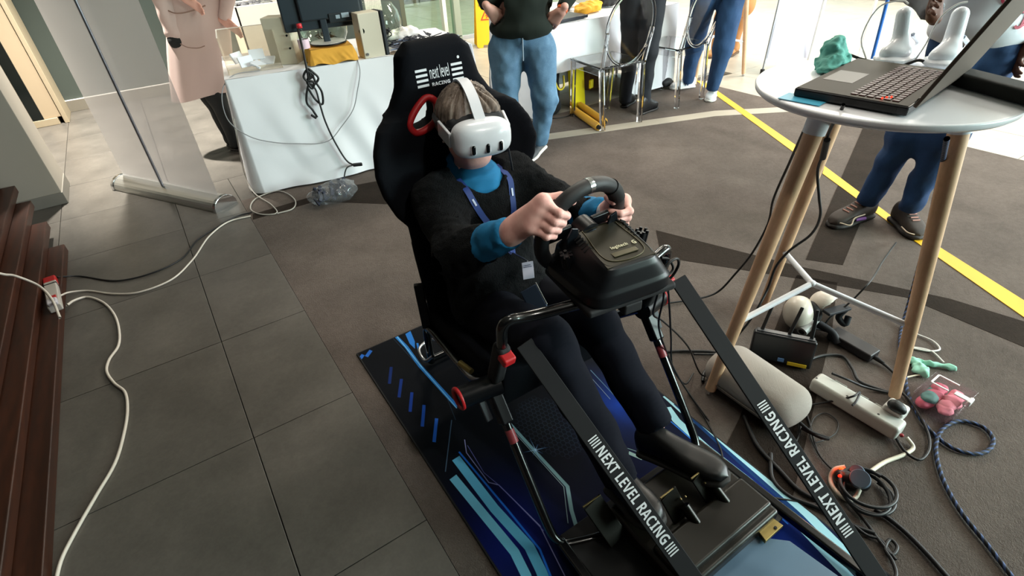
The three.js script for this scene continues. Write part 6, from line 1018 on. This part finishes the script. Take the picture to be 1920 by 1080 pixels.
  const ribbon = (pts, w) => sheet((uu, v) => { const c = new THREE.CatmullRomCurve3(pts.map(V)); const p = c.getPoint(v), tg = c.getTangent(v); const x = unit(cross([tg.x, tg.y, tg.z], [0, 0.3, 1])); return [p.x + x[0] * (uu - 0.5) * w, p.y + x[1] * (uu - 0.5) * w, p.z + x[2] * (uu - 0.5) * w]; }, 2, 40);
  const nkS = solid([ell(add(J.neck, [0, -0.01, 0.02]), [0.086, 0.04, 0.082])], 0.02); const front2 = (x, y, off = 0.005) => { let z = -0.9; for (let k = 0; k < 80; k++) { const d = Math.min(surf([x, y, z]), nkS([x, y, z])); if (d < 0.0006) break; z -= Math.max(0.0006, d * 0.6); } return [x, y, z + off]; };
  const sR = [front2(0.638, 0.772), front2(0.642, 0.75), front2(0.65, 0.715), front2(0.668, 0.67), front2(0.688, 0.63), front2(0.705, 0.59)], sL = [front2(0.79, 0.768), front2(0.788, 0.745), front2(0.782, 0.705), front2(0.772, 0.66), front2(0.757, 0.62), front2(0.742, 0.585)];
  const end = add(front(0.722, 0.56), [0, 0, 0.02]); const bd = mat(bl.color, 0.6, { side: THREE.DoubleSide });
  part('strap', join([ribbon([...sR, end], 0.019), ribbon([...sL, end], 0.019)]), bd, ly);
  for (const st of [sR, sL]) for (const k of [2, 4]) { const a = mix(st[k - 1], st[k], 0.6), b = mix(st[k], st[k + 1], 0.1); part('print', bar(add(a, [0, 0, 0.0035]), add(b, [0, 0, 0.0035]), 0.006, 0.0008, 0.0003, [0, 0.2, 1]), mat(0xc9d6ee, 0.6), ly, 'pale print'); }
  const bc = [0.715, 0.545, -1.052]; part('clip', rod(end, add(bc, [0, 0.032, 0]), 0.0022), steel, ly);
  const bm = part('badge', box(0.034, 0.052, 0.002, bc[0], bc[1], bc[2], 0.001, -0.35, -0.25), mat(0xd9d6e6, 0.4), ly, 'white badge'); part('badge_picture', box(0.016, 0.02, 0.001, bc[0] + 0.001, bc[1] - 0.006, bc[2] + 0.0022, 0.0003, -0.35, -0.25), mat(0x2a2a40, 0.5), bm); part('badge_text', join([box(0.024, 0.002, 0.001, bc[0], bc[1] + 0.012, bc[2] - 0.001, 0, -0.35, -0.25), box(0.018, 0.002, 0.001, bc[0], bc[1] + 0.017, bc[2] - 0.002, 0, -0.35, -0.25)]), mat(0x6a6880, 0.5), bm);
  // phone in the lap
  const pc = [0.68, 0.498, -0.979], ph = thing('phone', 'mobile phone with a shiny metal edge lying in the seated woman\'s lap', 'phone', pc);
  const pa = [0.68, 0.525, -1.004], pb = [0.68, 0.478, -0.95]; part('body', bar(pa, pb, 0.052, 0.008, 0.004, [-0.55, 0.5, 0.6]), mat(0x4a5a72, 0.25, { metalness: 0.4 }), ph); part('metal_edge', bar(add(pa, [0.022, 0.014, 0.006]), add(pb, [0.022, 0.014, 0.006]), 0.004, 0.009, 0.002, [-0.55, 0.5, 0.6]), chrome, ph); 
  // headset
  const hs = thing('vr_headset', 'white VR headset with three dark sensor windows worn by the seated woman', 'headset', P(0, 0.0, 0.12));
  const wm = mat(0xe9edf4, 0.32, { clearcoat: 0.3 }), bk = mat(0x14181e, 0.7);
  const vs = (q, hw, hh, hd, c0, n) => { const d = sub(q, c0), a = Math.abs(dot(d, r) / hw), b = Math.abs(dot(d, u) / hh), c = Math.abs(dot(d, f) / hd); return ((a ** n + b ** n) ** (2 / n) + c ** 2.6) ** 0.5; };
  const vc = P(0, 0.0045, 0.125); const visF = (q) => (vs(q, 0.083, 0.0505, 0.047, vc, 3.2) - 1) * 0.04;
  const lo = [0, 1, 2].map((i) => vc[i] - 0.11), hi = [0, 1, 2].map((i) => vc[i] + 0.11);
  part('visor', net(visF, lo, hi, 0.0036), wm, hs);
  part('face_cushion', blob([ell(P(0, 0.0, 0.085), [0.078, 0.05, 0.034], S3), cap(P(-0.066, 0.034, 0.07), P(0.066, 0.034, 0.07), 0.016), cap(P(-0.066, -0.026, 0.06), P(-0.03, -0.042, 0.09), 0.012), cap(P(0.066, -0.026, 0.06), P(0.03, -0.042, 0.09), 0.012)], 0.02, 0.0045), bk, hs);
  for (const a of [-0.036, 0.004, 0.042]) { const w = P(a, -0.009, 0.1705 - Math.abs(a) * 0.06), q = add(w, u, 0.008), q2 = add(w, u, -0.008); const wdw = part('sensor_frame', blob([cap(add(q, f, -0.006), add(q2, f, -0.006), 0.0098)], 0.002, 0.002), wm, hs); part('sensor_window', blob([cap(add(q, f, 0.0005), add(q2, f, 0.0005), 0.0058)], 0.002, 0.0014), mat(0x070809, 0.1), wdw, 'dark sensor window'); }
  for (const q of [-1, 1]) { part('side_arm', bar(P(q * 0.085, 0.004, 0.115), P(q * 0.096, 0.014, 0.03), 0.009, 0.044, 0.004, u), wm, hs); part('side_band', tube([P(q * 0.075, 0.02, 0.09), P(q * 0.089, 0.022, 0.04), P(q * 0.092, 0.02, -0.01), P(q * 0.08, 0.015, -0.07), P(q * 0.04, 0.012, -0.11)], 0.009), bk, hs, 'black side band'); }
  const tp = [P(0.002, 0.046, 0.128), P(0.0, 0.07, 0.105), P(0.0, 0.098, 0.062), P(0.0, 0.1155, 0.0), P(0, 0.108, -0.06), P(0, 0.07, -0.122)];
  { const c = new THREE.CatmullRomCurve3(tp.map(V)); const at = (uu, v, k) => { const p = c.getPoint(v), tg = c.getTangent(v), nn = cross([tg.x, tg.y, tg.z], r); return [0, 1, 2].map((i) => [p.x, p.y, p.z][i] + r[i] * (uu - 0.5) * 0.03 + nn[i] * k); }; const a = sheet((uu, v) => at(uu, v, 0), 4, 60), b = sheet((uu, v) => at(uu, v, 0.003), 4, 60), b2 = sheet((uu, v) => at(uu, v, -0.003), 4, 60); part('top_strap', join([a, b, b2]), mat(0xe6e9f0, 0.5, { side: THREE.DoubleSide }), hs); }
  part('headset_lead', tube([P(0.085, -0.03, 0.08), P(0.1, -0.07, 0.06), P(0.11, -0.13, 0.06), P(0.12, -0.2, 0.05), P(0.13, -0.26, 0.05)], 0.003), bk, hs);
}

// man in faded jeans
{
  const B3 = facing([-0.62, 0, 0.78]), w = (a) => a; const pel = [1.967, 0.772, -2.872];
  const J = { base: [1.98, 0, -2.86], B: B3, pelvis: pel, belly: add(pel, [0, 0.14, 0]), chest: add(pel, [0, 0.33, 0]), neck: add(pel, [0, 0.5, 0]), head: add(pel, [-0.02, 0.66, 0.03]),
    shR: [1.798, 1.22, -2.978], elR: [1.781, 1.089, -3.059], wrR: [1.768, 0.936, -2.902], shL: [2.193, 1.234, -2.732], elL: [2.298, 1.058, -2.737], wrL: [2.122, 0.903, -2.682],
    hipR: [1.882, 0.699, -2.926], knR: [1.859, 0.374, -2.917], anR: [1.914, -0.03, -3], hipL: [2.054, 0.688, -2.819], knL: [2.06, 0.399, -2.767], anL: [2.051, 0.118, -2.82] };
  const s = 0.97; const hd = (w0, e0, q) => { const d = unit([RT[0] * q * -0.6 + FW[0] * 0.35, -0.8, RT[2] * q * -0.6 + FW[2] * 0.35]); return handPrims(w0, d, unit([FW[0], -0.1, FW[2]]), unit([RT[0] * -q, 0.5, RT[2] * -q]), 0.95, 0.5); };
  const p = person('man in a dark green sweater and faded blue jeans with both hands in his pockets', J, { s, long: [ell(add(pel, [0, 0.045, 0]), [0.195, 0.085, 0.14], B3), ell(add(pel, [0, 0.2, 0]), [0.185, 0.16, 0.135], B3)], skin: skinFair, hands: [hd(J.wrR, J.elR, -1), hd(J.wrL, J.elL, 1)], trousers: denimLight, legK: 1.16, legC: 0.012, wf: 26, wa: 0.009, top: mat(0x142019, 0.92, { sheen: 0.2 }), hair: mat(0x4a4540, 0.8) });
  { const c = J.wrL, d = unit(sub(J.wrL, J.elL)); const a = add(c, d, -0.035), b = add(c, d, 0.0); const wtch = part('watch', rod(a, b, 0.034, 0.032, 28), mat(0xf0662a, 0.5), p.t, 'orange watch strap'); part('watch_face', box(0.03, 0.034, 0.012, ...add(mix(a, b, 0.5), [RT[0] * 0.03, 0, RT[2] * 0.03]), 0.004, 0.5), blackPlastic, wtch); }
  part('fly_seam', tube([add(pel, add([-FW[0] * 0.118, 0.02, -FW[2] * 0.118], [0, 0, 0])), add(pel, [-FW[0] * 0.122, -0.06, -FW[2] * 0.122]), add(pel, [-FW[0] * 0.115, -0.12, -FW[2] * 0.115])], 0.0035), mat(0xa9bccb, 0.8), p.t);
  const so = { mat: mat(0x55585c, 0.8), soleMat: rubberWhite, w: 0.045, lace: rubberWhite };
  const a1 = [2.174, 0, -2.939], a2 = [1.902, 0, -2.779]; shoe(p.t, a1, a2, so); const b1 = [1.894, 0, -2.92], b2 = [1.676, 0, -2.798]; shoe(p.t, b1, b2, so);
}
// person in black trousers and ankle boots
{
  const B3 = facing([0.5, 0, -0.85]), pel = [3.182, 1.017, -3.069];
  const J = { base: [3.2, 0, -3.07], B: B3, pelvis: pel, belly: add(pel, [0, 0.14, 0]), chest: add(pel, [0, 0.33, 0]), neck: add(pel, [0, 0.5, 0]), head: add(pel, [0.03, 0.66, -0.04]),
    shR: add(pel, [-RT[0] * 0.16, 0.43, -RT[2] * 0.16]), elR: add(pel, [-RT[0] * 0.2, 0.2, -RT[2] * 0.2]), wrR: add(pel, [-RT[0] * 0.1 + FW[0] * 0.2, 0.14, -RT[2] * 0.1 + FW[2] * 0.2]), shL: add(pel, [RT[0] * 0.16, 0.43, RT[2] * 0.16]), elL: add(pel, [RT[0] * 0.2, 0.2, RT[2] * 0.2]), wrL: add(pel, [RT[0] * 0.1 + FW[0] * 0.2, 0.14, RT[2] * 0.1 + FW[2] * 0.2]),
    hipR: [3.115, 0.909, -3.123], knR: [3.213, 0.466, -3.189], anR: [3.215, 0.069, -3.212], hipL: [3.228, 0.911, -3.017], knL: [3.219, 0.472, -3.009], anL: [3.236, 0.08, -3.022] };
  const hd = (w0) => handPrims(w0, FW, [0, -1, 0], RT, 0.9, 0.3);
  const bt = mat(0x0f0f11, 0.35), p = person('person in black trousers and black ankle boots standing at the second desk', J, { s: 0.92, skin: skinFair, hands: [hd(J.wrR), hd(J.wrL)], trousers: mat(0x11161f, 0.85, { sheen: 0.2 }), legK: 1.1, legC: 0.012, top: mat(0x1a1a1f, 0.9), hair: mat(0x2a211c, 0.8) });
  const so = { mat: bt, soleMat: bt, w: 0.042, h: 1.5 }; shoe(p.t, [3.194, 0, -3.208], [3.385, 0, -3.291], so); shoe(p.t, [3.164, 0, -2.993], [3.401, 0, -3.035], so);
}
// person in blue jeans and white trainers
{
  const B3 = facing([-0.6, 0, 0.8]), pel = [3.92, 0.873, -3.002];
  const J = { base: [3.95, 0, -3.05], B: B3, pelvis: pel, belly: add(pel, [0, 0.14, 0]), chest: add(pel, [0, 0.33, 0]), neck: add(pel, [0, 0.5, 0]), head: add(pel, [-0.03, 0.66, 0.03]),
    shR: add(pel, [-RT[0] * 0.17, 0.43, -RT[2] * 0.17]), elR: add(pel, [-RT[0] * 0.22, 0.2, -RT[2] * 0.22]), wrR: add(pel, [-RT[0] * 0.1 - FW[0] * 0.2, 0.16, -RT[2] * 0.1 - FW[2] * 0.2]), shL: add(pel, [RT[0] * 0.17, 0.43, RT[2] * 0.17]), elL: add(pel, [RT[0] * 0.22, 0.2, RT[2] * 0.22]), wrL: add(pel, [RT[0] * 0.1 - FW[0] * 0.2, 0.16, RT[2] * 0.1 - FW[2] * 0.2]),
    hipR: [3.848, 0.756, -3.07], knR: [4.011, 0.361, -3.228], anR: [4, 0.075, -3.235], hipL: [3.974, 0.755, -2.909], knL: [3.895, 0.41, -2.849], anL: [3.87, 0.111, -2.864] };
  const hd = (w0) => handPrims(w0, [-FW[0], 0, -FW[2]], [0, -1, 0], RT, 0.9, 0.3);
  const p = person('person in mid blue jeans and white trainers standing beyond the farther clear chair', J, { s: 0.95, skin: skinFair, hands: [hd(J.wrR), hd(J.wrL)], trousers: denimBlue, legK: 1.12, legC: 0.012, top: mat(0x30343c, 0.9), hair: mat(0x3a2d22, 0.8) });
  const so = { mat: mat(0xe9ebee, 0.5), soleMat: rubberWhite, w: 0.045, lace: rubberWhite, h: 1.05 };
  const q = shoe(p.t, [4.089, 0, -3.224], [3.871, 0, -3.316], so); shoe(p.t, [3.986, 0, -2.934], [3.819, 0, -2.842], { ...so });
  { const g = lettering('N', 0.04, { depth: 0.002 }); const x = q[1], d = q[3]; const side = dot(x, FW) < 0 ? 1 : -1; const bx = V(d).multiplyScalar(-side * (side > 0 ? 1 : 1)), bz = V(x).multiplyScalar(side), by = new THREE.Vector3().crossVectors(bz, bx); const m = new THREE.Matrix4().makeBasis(bx, by, bz); const h = [4.089, 0, -3.224]; m.setPosition(V(add(add(h, d, q[4] * 0.42), [x[0] * side * 0.038, 0.05, x[2] * side * 0.038]))); g.applyMatrix4(m); part('side_letter', g, mat(0x1d3a66, 0.5), q[0], 'dark blue letter on the side'); }
}
// person in a long pale coat
{
  const B3 = facing([0.75, 0, 0.66]), pel = [0.328, 0.789, -4.497];
  const J = { base: [0.36, 0, -4.42], B: B3, pelvis: pel, belly: add(pel, [0, 0.14, 0]), chest: add(pel, [0, 0.32, 0]), neck: add(pel, [0, 0.48, 0]), head: add(pel, [0.02, 0.64, 0.03]),
    shR: [0.39, 1.388, -4.459], elR: [0.294, 1.141, -4.46], wrR: [0.373, 1.042, -4.269], shL: [0.702, 1.315, -4.264], elL: [0.661, 1.088, -4.254], wrL: [0.557, 0.88, -4.295],
    hipR: [0.352, 0.697, -4.529], knR: [0.335, 0.386, -4.552], anR: [0.367, 0.03, -4.532], hipL: [0.389, 0.689, -4.424], knL: [0.362, 0.409, -4.417], anL: [0.374, 0.062, -4.41] };
  const coat = mat(0xc8b2ac, 0.9, { sheen: 0.3 }); const hem = [[0.231, 0.528, -4.499], [0.323, 0.497, -4.418]];
  const hd = (w0, q) => handPrims(w0, unit([RT[0] * 0.6, -0.5, RT[2] * 0.6]), unit([-FW[0], 0, -FW[2]]), [0, 1, 0], 0.88, 0.4);
  const p = person('person in a long pale pink coat and black tights standing behind the left desk', J, { s: 0.9, skin: skinFair, hands: [hd(J.wrR), hd(J.wrL)], trousers: mat(0x0f1315, 0.8), legK: 0.95, legC: 0.0, top: coat, topName: 'coat', cuff: 0.95, hair: mat(0x6a4a30, 0.8) });
  const c0 = [0.508, 1.228, -4.385], c1 = [0.294, 0.416, -4.518];
  part('coat_skirt', sheet((u, v) => { const a = u * 2 * PI, c = mix(c0, c1, v), w = 0.17 + 0.03 * Math.sin(v * 2.4) + 0.015 * v, dp = 0.13 + 0.03 * v, f = 1 + noise(Math.cos(a) * 2.2, Math.sin(a) * 2.2, v * 1.5) * 0.09 * v; const x = Math.cos(a) * w * f, y = Math.sin(a) * dp * f; return [c[0] + RT[0] * x + FW[0] * y, c[1] - 0.02 * Math.sin(a * 2) * v, c[2] + RT[2] * x + FW[2] * y]; }, 60, 40), mat(0xc8b2ac, 0.9, { side: THREE.DoubleSide, sheen: 0.3 }), p.t);
  part('pocket_flap', tube([[0.261, 0.78, -4.339], [0.288, 0.76, -4.312], [0.35, 0.75, -4.274], [0.39, 0.759, -4.258]], 0.003), mat(0x8f7468, 0.9), p.t); part('belt_fold', tube([[0.245, 0.987, -4.42], [0.3, 0.957, -4.315], [0.389, 0.967, -4.253], [0.472, 0.989, -4.231]], 0.004), mat(0x8f7468, 0.9), p.t);
  const so = { mat: blackLeather, soleMat: blackLeather, w: 0.038 }; shoe(p.t, add(J.anR, [-0.03, -J.anR[1], -0.05]), add(J.anR, [0.1, -J.anR[1], 0.08]), so); shoe(p.t, add(J.anL, [-0.03, -J.anL[1], -0.05]), add(J.anL, [0.1, -J.anL[1], 0.08]), so);
}
// person in a white t-shirt over a grey hoodie, behind the round table
{
  const B3 = facing([-0.75, 0, 0.66]), pel = [2.879, 0.861, -0.905];
  const J = { base: [2.8, 0, -1.0], B: B3, pelvis: pel, belly: add(pel, [0, 0.14, 0]), chest: add(pel, [0, 0.33, 0]), neck: add(pel, [0, 0.5, 0]), head: add(pel, [-0.03, 0.66, 0.03]),
    shR: [2.67, 1.252, -1.035], elR: [2.591, 1.078, -1.061], wrR: [2.51, 1.001, -0.947], shL: [2.946, 1.252, -0.863], elL: [3.071, 1.021, -0.761], wrL: [2.935, 0.891, -0.729],
    hipR: [2.845, 0.795, -0.938], knR: [2.803, 0.472, -0.985], anR: [2.78, 0.132, -1.035], hipL: [2.947, 0.794, -0.839], knL: [2.803, 0.499, -0.843], anL: [2.826, 0.146, -0.863] };
  const hd = (w0, d) => handPrims(w0, d, unit([-FW[0], -0.3, -FW[2]]), [0, 1, 0], 0.92, 0.7);
  const hood = mat(0x7d8288, 0.9);
  const p = person('person in a white printed t-shirt over a grey hoodie, standing behind the round table', J, { s: 0.94, skin: skinDark, hands: [hd(J.wrR, unit([-RT[0] * 0.5, 0.3, -RT[2] * 0.5 + 0.3])), hd(J.wrL, unit([-RT[0] * 0.3, -0.8, -RT[2] * 0.3]))], trousers: denimDark, legK: 1.12, legC: 0.012, wa: 0.009, top: hood, topName: 'hoodie', hair: mat(0x14110f, 0.9) });
  const ts = [...rad(p.L.torso.slice(0, 2), 1.08, 0.024), ell(add(pel, [0, 0.055, 0]), [0.185, 0.09, 0.138], B3), cap(mix(J.shR, J.shL, 0.1), mix(J.shR, J.shL, 0.9), 0.062), cap(J.shR, mix(J.shR, J.elR, 0.45), 0.07, 0.068), cap(J.shL, mix(J.shL, J.elL, 0.45), 0.07, 0.068)];
  const tsf = { noise: (q) => noise(q[0] * 14, q[1] * 14, q[2] * 14) * 0.007 }; part('t_shirt', blob(ts, 0.05, 0.012, tsf), mat(0xe8edf6, 0.8), p.t);
  { const g = lettering('eary', 0.055, { depth: 0.004 }); const sf = solid(ts, 0.05, tsf); const c = [2.796, 0.991, -0.791]; const n = [-FW[0], 0, -FW[2]]; g.rotateZ(-0.75); const pa = g.attributes.position; for (let i = 0; i < pa.count; i++) { const a = pa.getX(i), b = pa.getY(i), z = pa.getZ(i); let q = add([c[0] + RT[0] * a, c[1] + b, c[2] + RT[2] * a], n, 0.2); for (let k = 0; k < 40; k++) { const d = sf(q); if (d < 0.001) break; q = add(q, n, -Math.max(0.001, d * 0.7)); } q = add(q, n, 0.002 + z * 0.3); pa.setXYZ(i, ...q); } g.computeVertexNormals(); part('print', g, mat(0xb0304c, 0.6), p.t, 'red printed lettering'); }
  const up = mat(0x3a312c, 0.75), sl = mat(0x26201e, 0.7), lc = mat(0xb9877a, 0.7); const so = { mat: up, soleMat: sl, w: 0.048, h: 1.25, sole: 0.028, lace: lc };
  const q1 = shoe(p.t, [2.881, 0, -1.033], [2.598, 0, -1.094], so), q2 = shoe(p.t, [2.922, 0, -0.947], [2.804, 0, -0.767], so);
  for (const q of [q1, q2]) { const m = new THREE.Matrix4(); }
  part('shoe_trim', join([tube([[2.607, 0.045, -1.053], [2.635, 0.04, -1.013], [2.672, 0.06, -1.022], [2.754, 0.06, -1.013]], 0.003), tube([[2.782, 0.05, -0.851], [2.758, 0.045, -0.809], [2.772, 0.04, -0.783]], 0.003)]), mat(0xc7b39c, 0.6), p.t, 'pale piping'); part('shoe_panel', tube([[2.715, 0.035, -1.032], [2.767, 0.035, -1.011]], 0.009), mat(0x7b3f8f, 0.6), p.t, 'purple side panel');
}
// person in tan boots far behind
{
  const B3 = facing([-0.7, 0, 0.7]), pel = [5.254, 0.806, -3.824];
  const J = { base: [5.25, 0, -3.8], B: B3, pelvis: pel, belly: add(pel, [0, 0.14, 0]), chest: add(pel, [0, 0.33, 0]), neck: add(pel, [0, 0.5, 0]), head: add(pel, [0, 0.66, 0.03]),
    shR: add(pel, [-RT[0] * 0.16, 0.43, -RT[2] * 0.16]), elR: add(pel, [-RT[0] * 0.2, 0.2, -RT[2] * 0.2]), wrR: add(pel, [-RT[0] * 0.18, 0.0, -RT[2] * 0.18]), shL: add(pel, [RT[0] * 0.16, 0.43, RT[2] * 0.16]), elL: add(pel, [RT[0] * 0.2, 0.2, RT[2] * 0.2]), wrL: add(pel, [RT[0] * 0.2, 0.0, RT[2] * 0.2]),
    hipR: [5.233, 0.736, -3.873], knR: [5.177, 0.357, -3.874], anR: [5.167, 0.046, -3.881], hipL: [5.294, 0.736, -3.776], knL: [5.314, 0.337, -3.751], anL: [5.312, 0.069, -3.753] };
  const tan = mat(0xa87646, 0.7), coat = mat(0xb8834f, 0.85), hd = (w0) => handPrims(w0, [0, -1, 0], RT, [-FW[0], 0, -FW[2]], 0.9, 0.3);
  const p = person('person in a tan coat and tall tan boots far behind the second round table', J, { s: 0.95, skin: skinFair, hands: [hd(J.wrR), hd(J.wrL)], trousers: tan, legK: 1.0, legC: 0.01, wa: 0.004, top: coat, topName: 'coat', hair: mat(0x5a3d26, 0.8), long: [ell(pel, [0.18, 0.12, 0.14], B3), cap(pel, [5.316, 0.485, -3.75], 0.13, 0.13), cap(pel, [5.268, 0.486, -3.804], 0.13, 0.12)], topOpt: { cuts: [{ p: [5.326, 0.376, -3.744], n: [0, -1, 0], r: 0.5 }] } });
  const so = { mat: tan, soleMat: mat(0x5a4330, 0.7), w: 0.042, h: 1.1 }; shoe(p.t, [5.442, 0, -3.795], [5.171, 0, -3.722], so); shoe(p.t, [5.223, 0, -3.881], [5.004, 0, -3.828], so);
}

scene.traverse((o) => { if (o.isMesh) { o.castShadow = true; o.receiveShadow = true; } });
renderer.render(scene, camera);
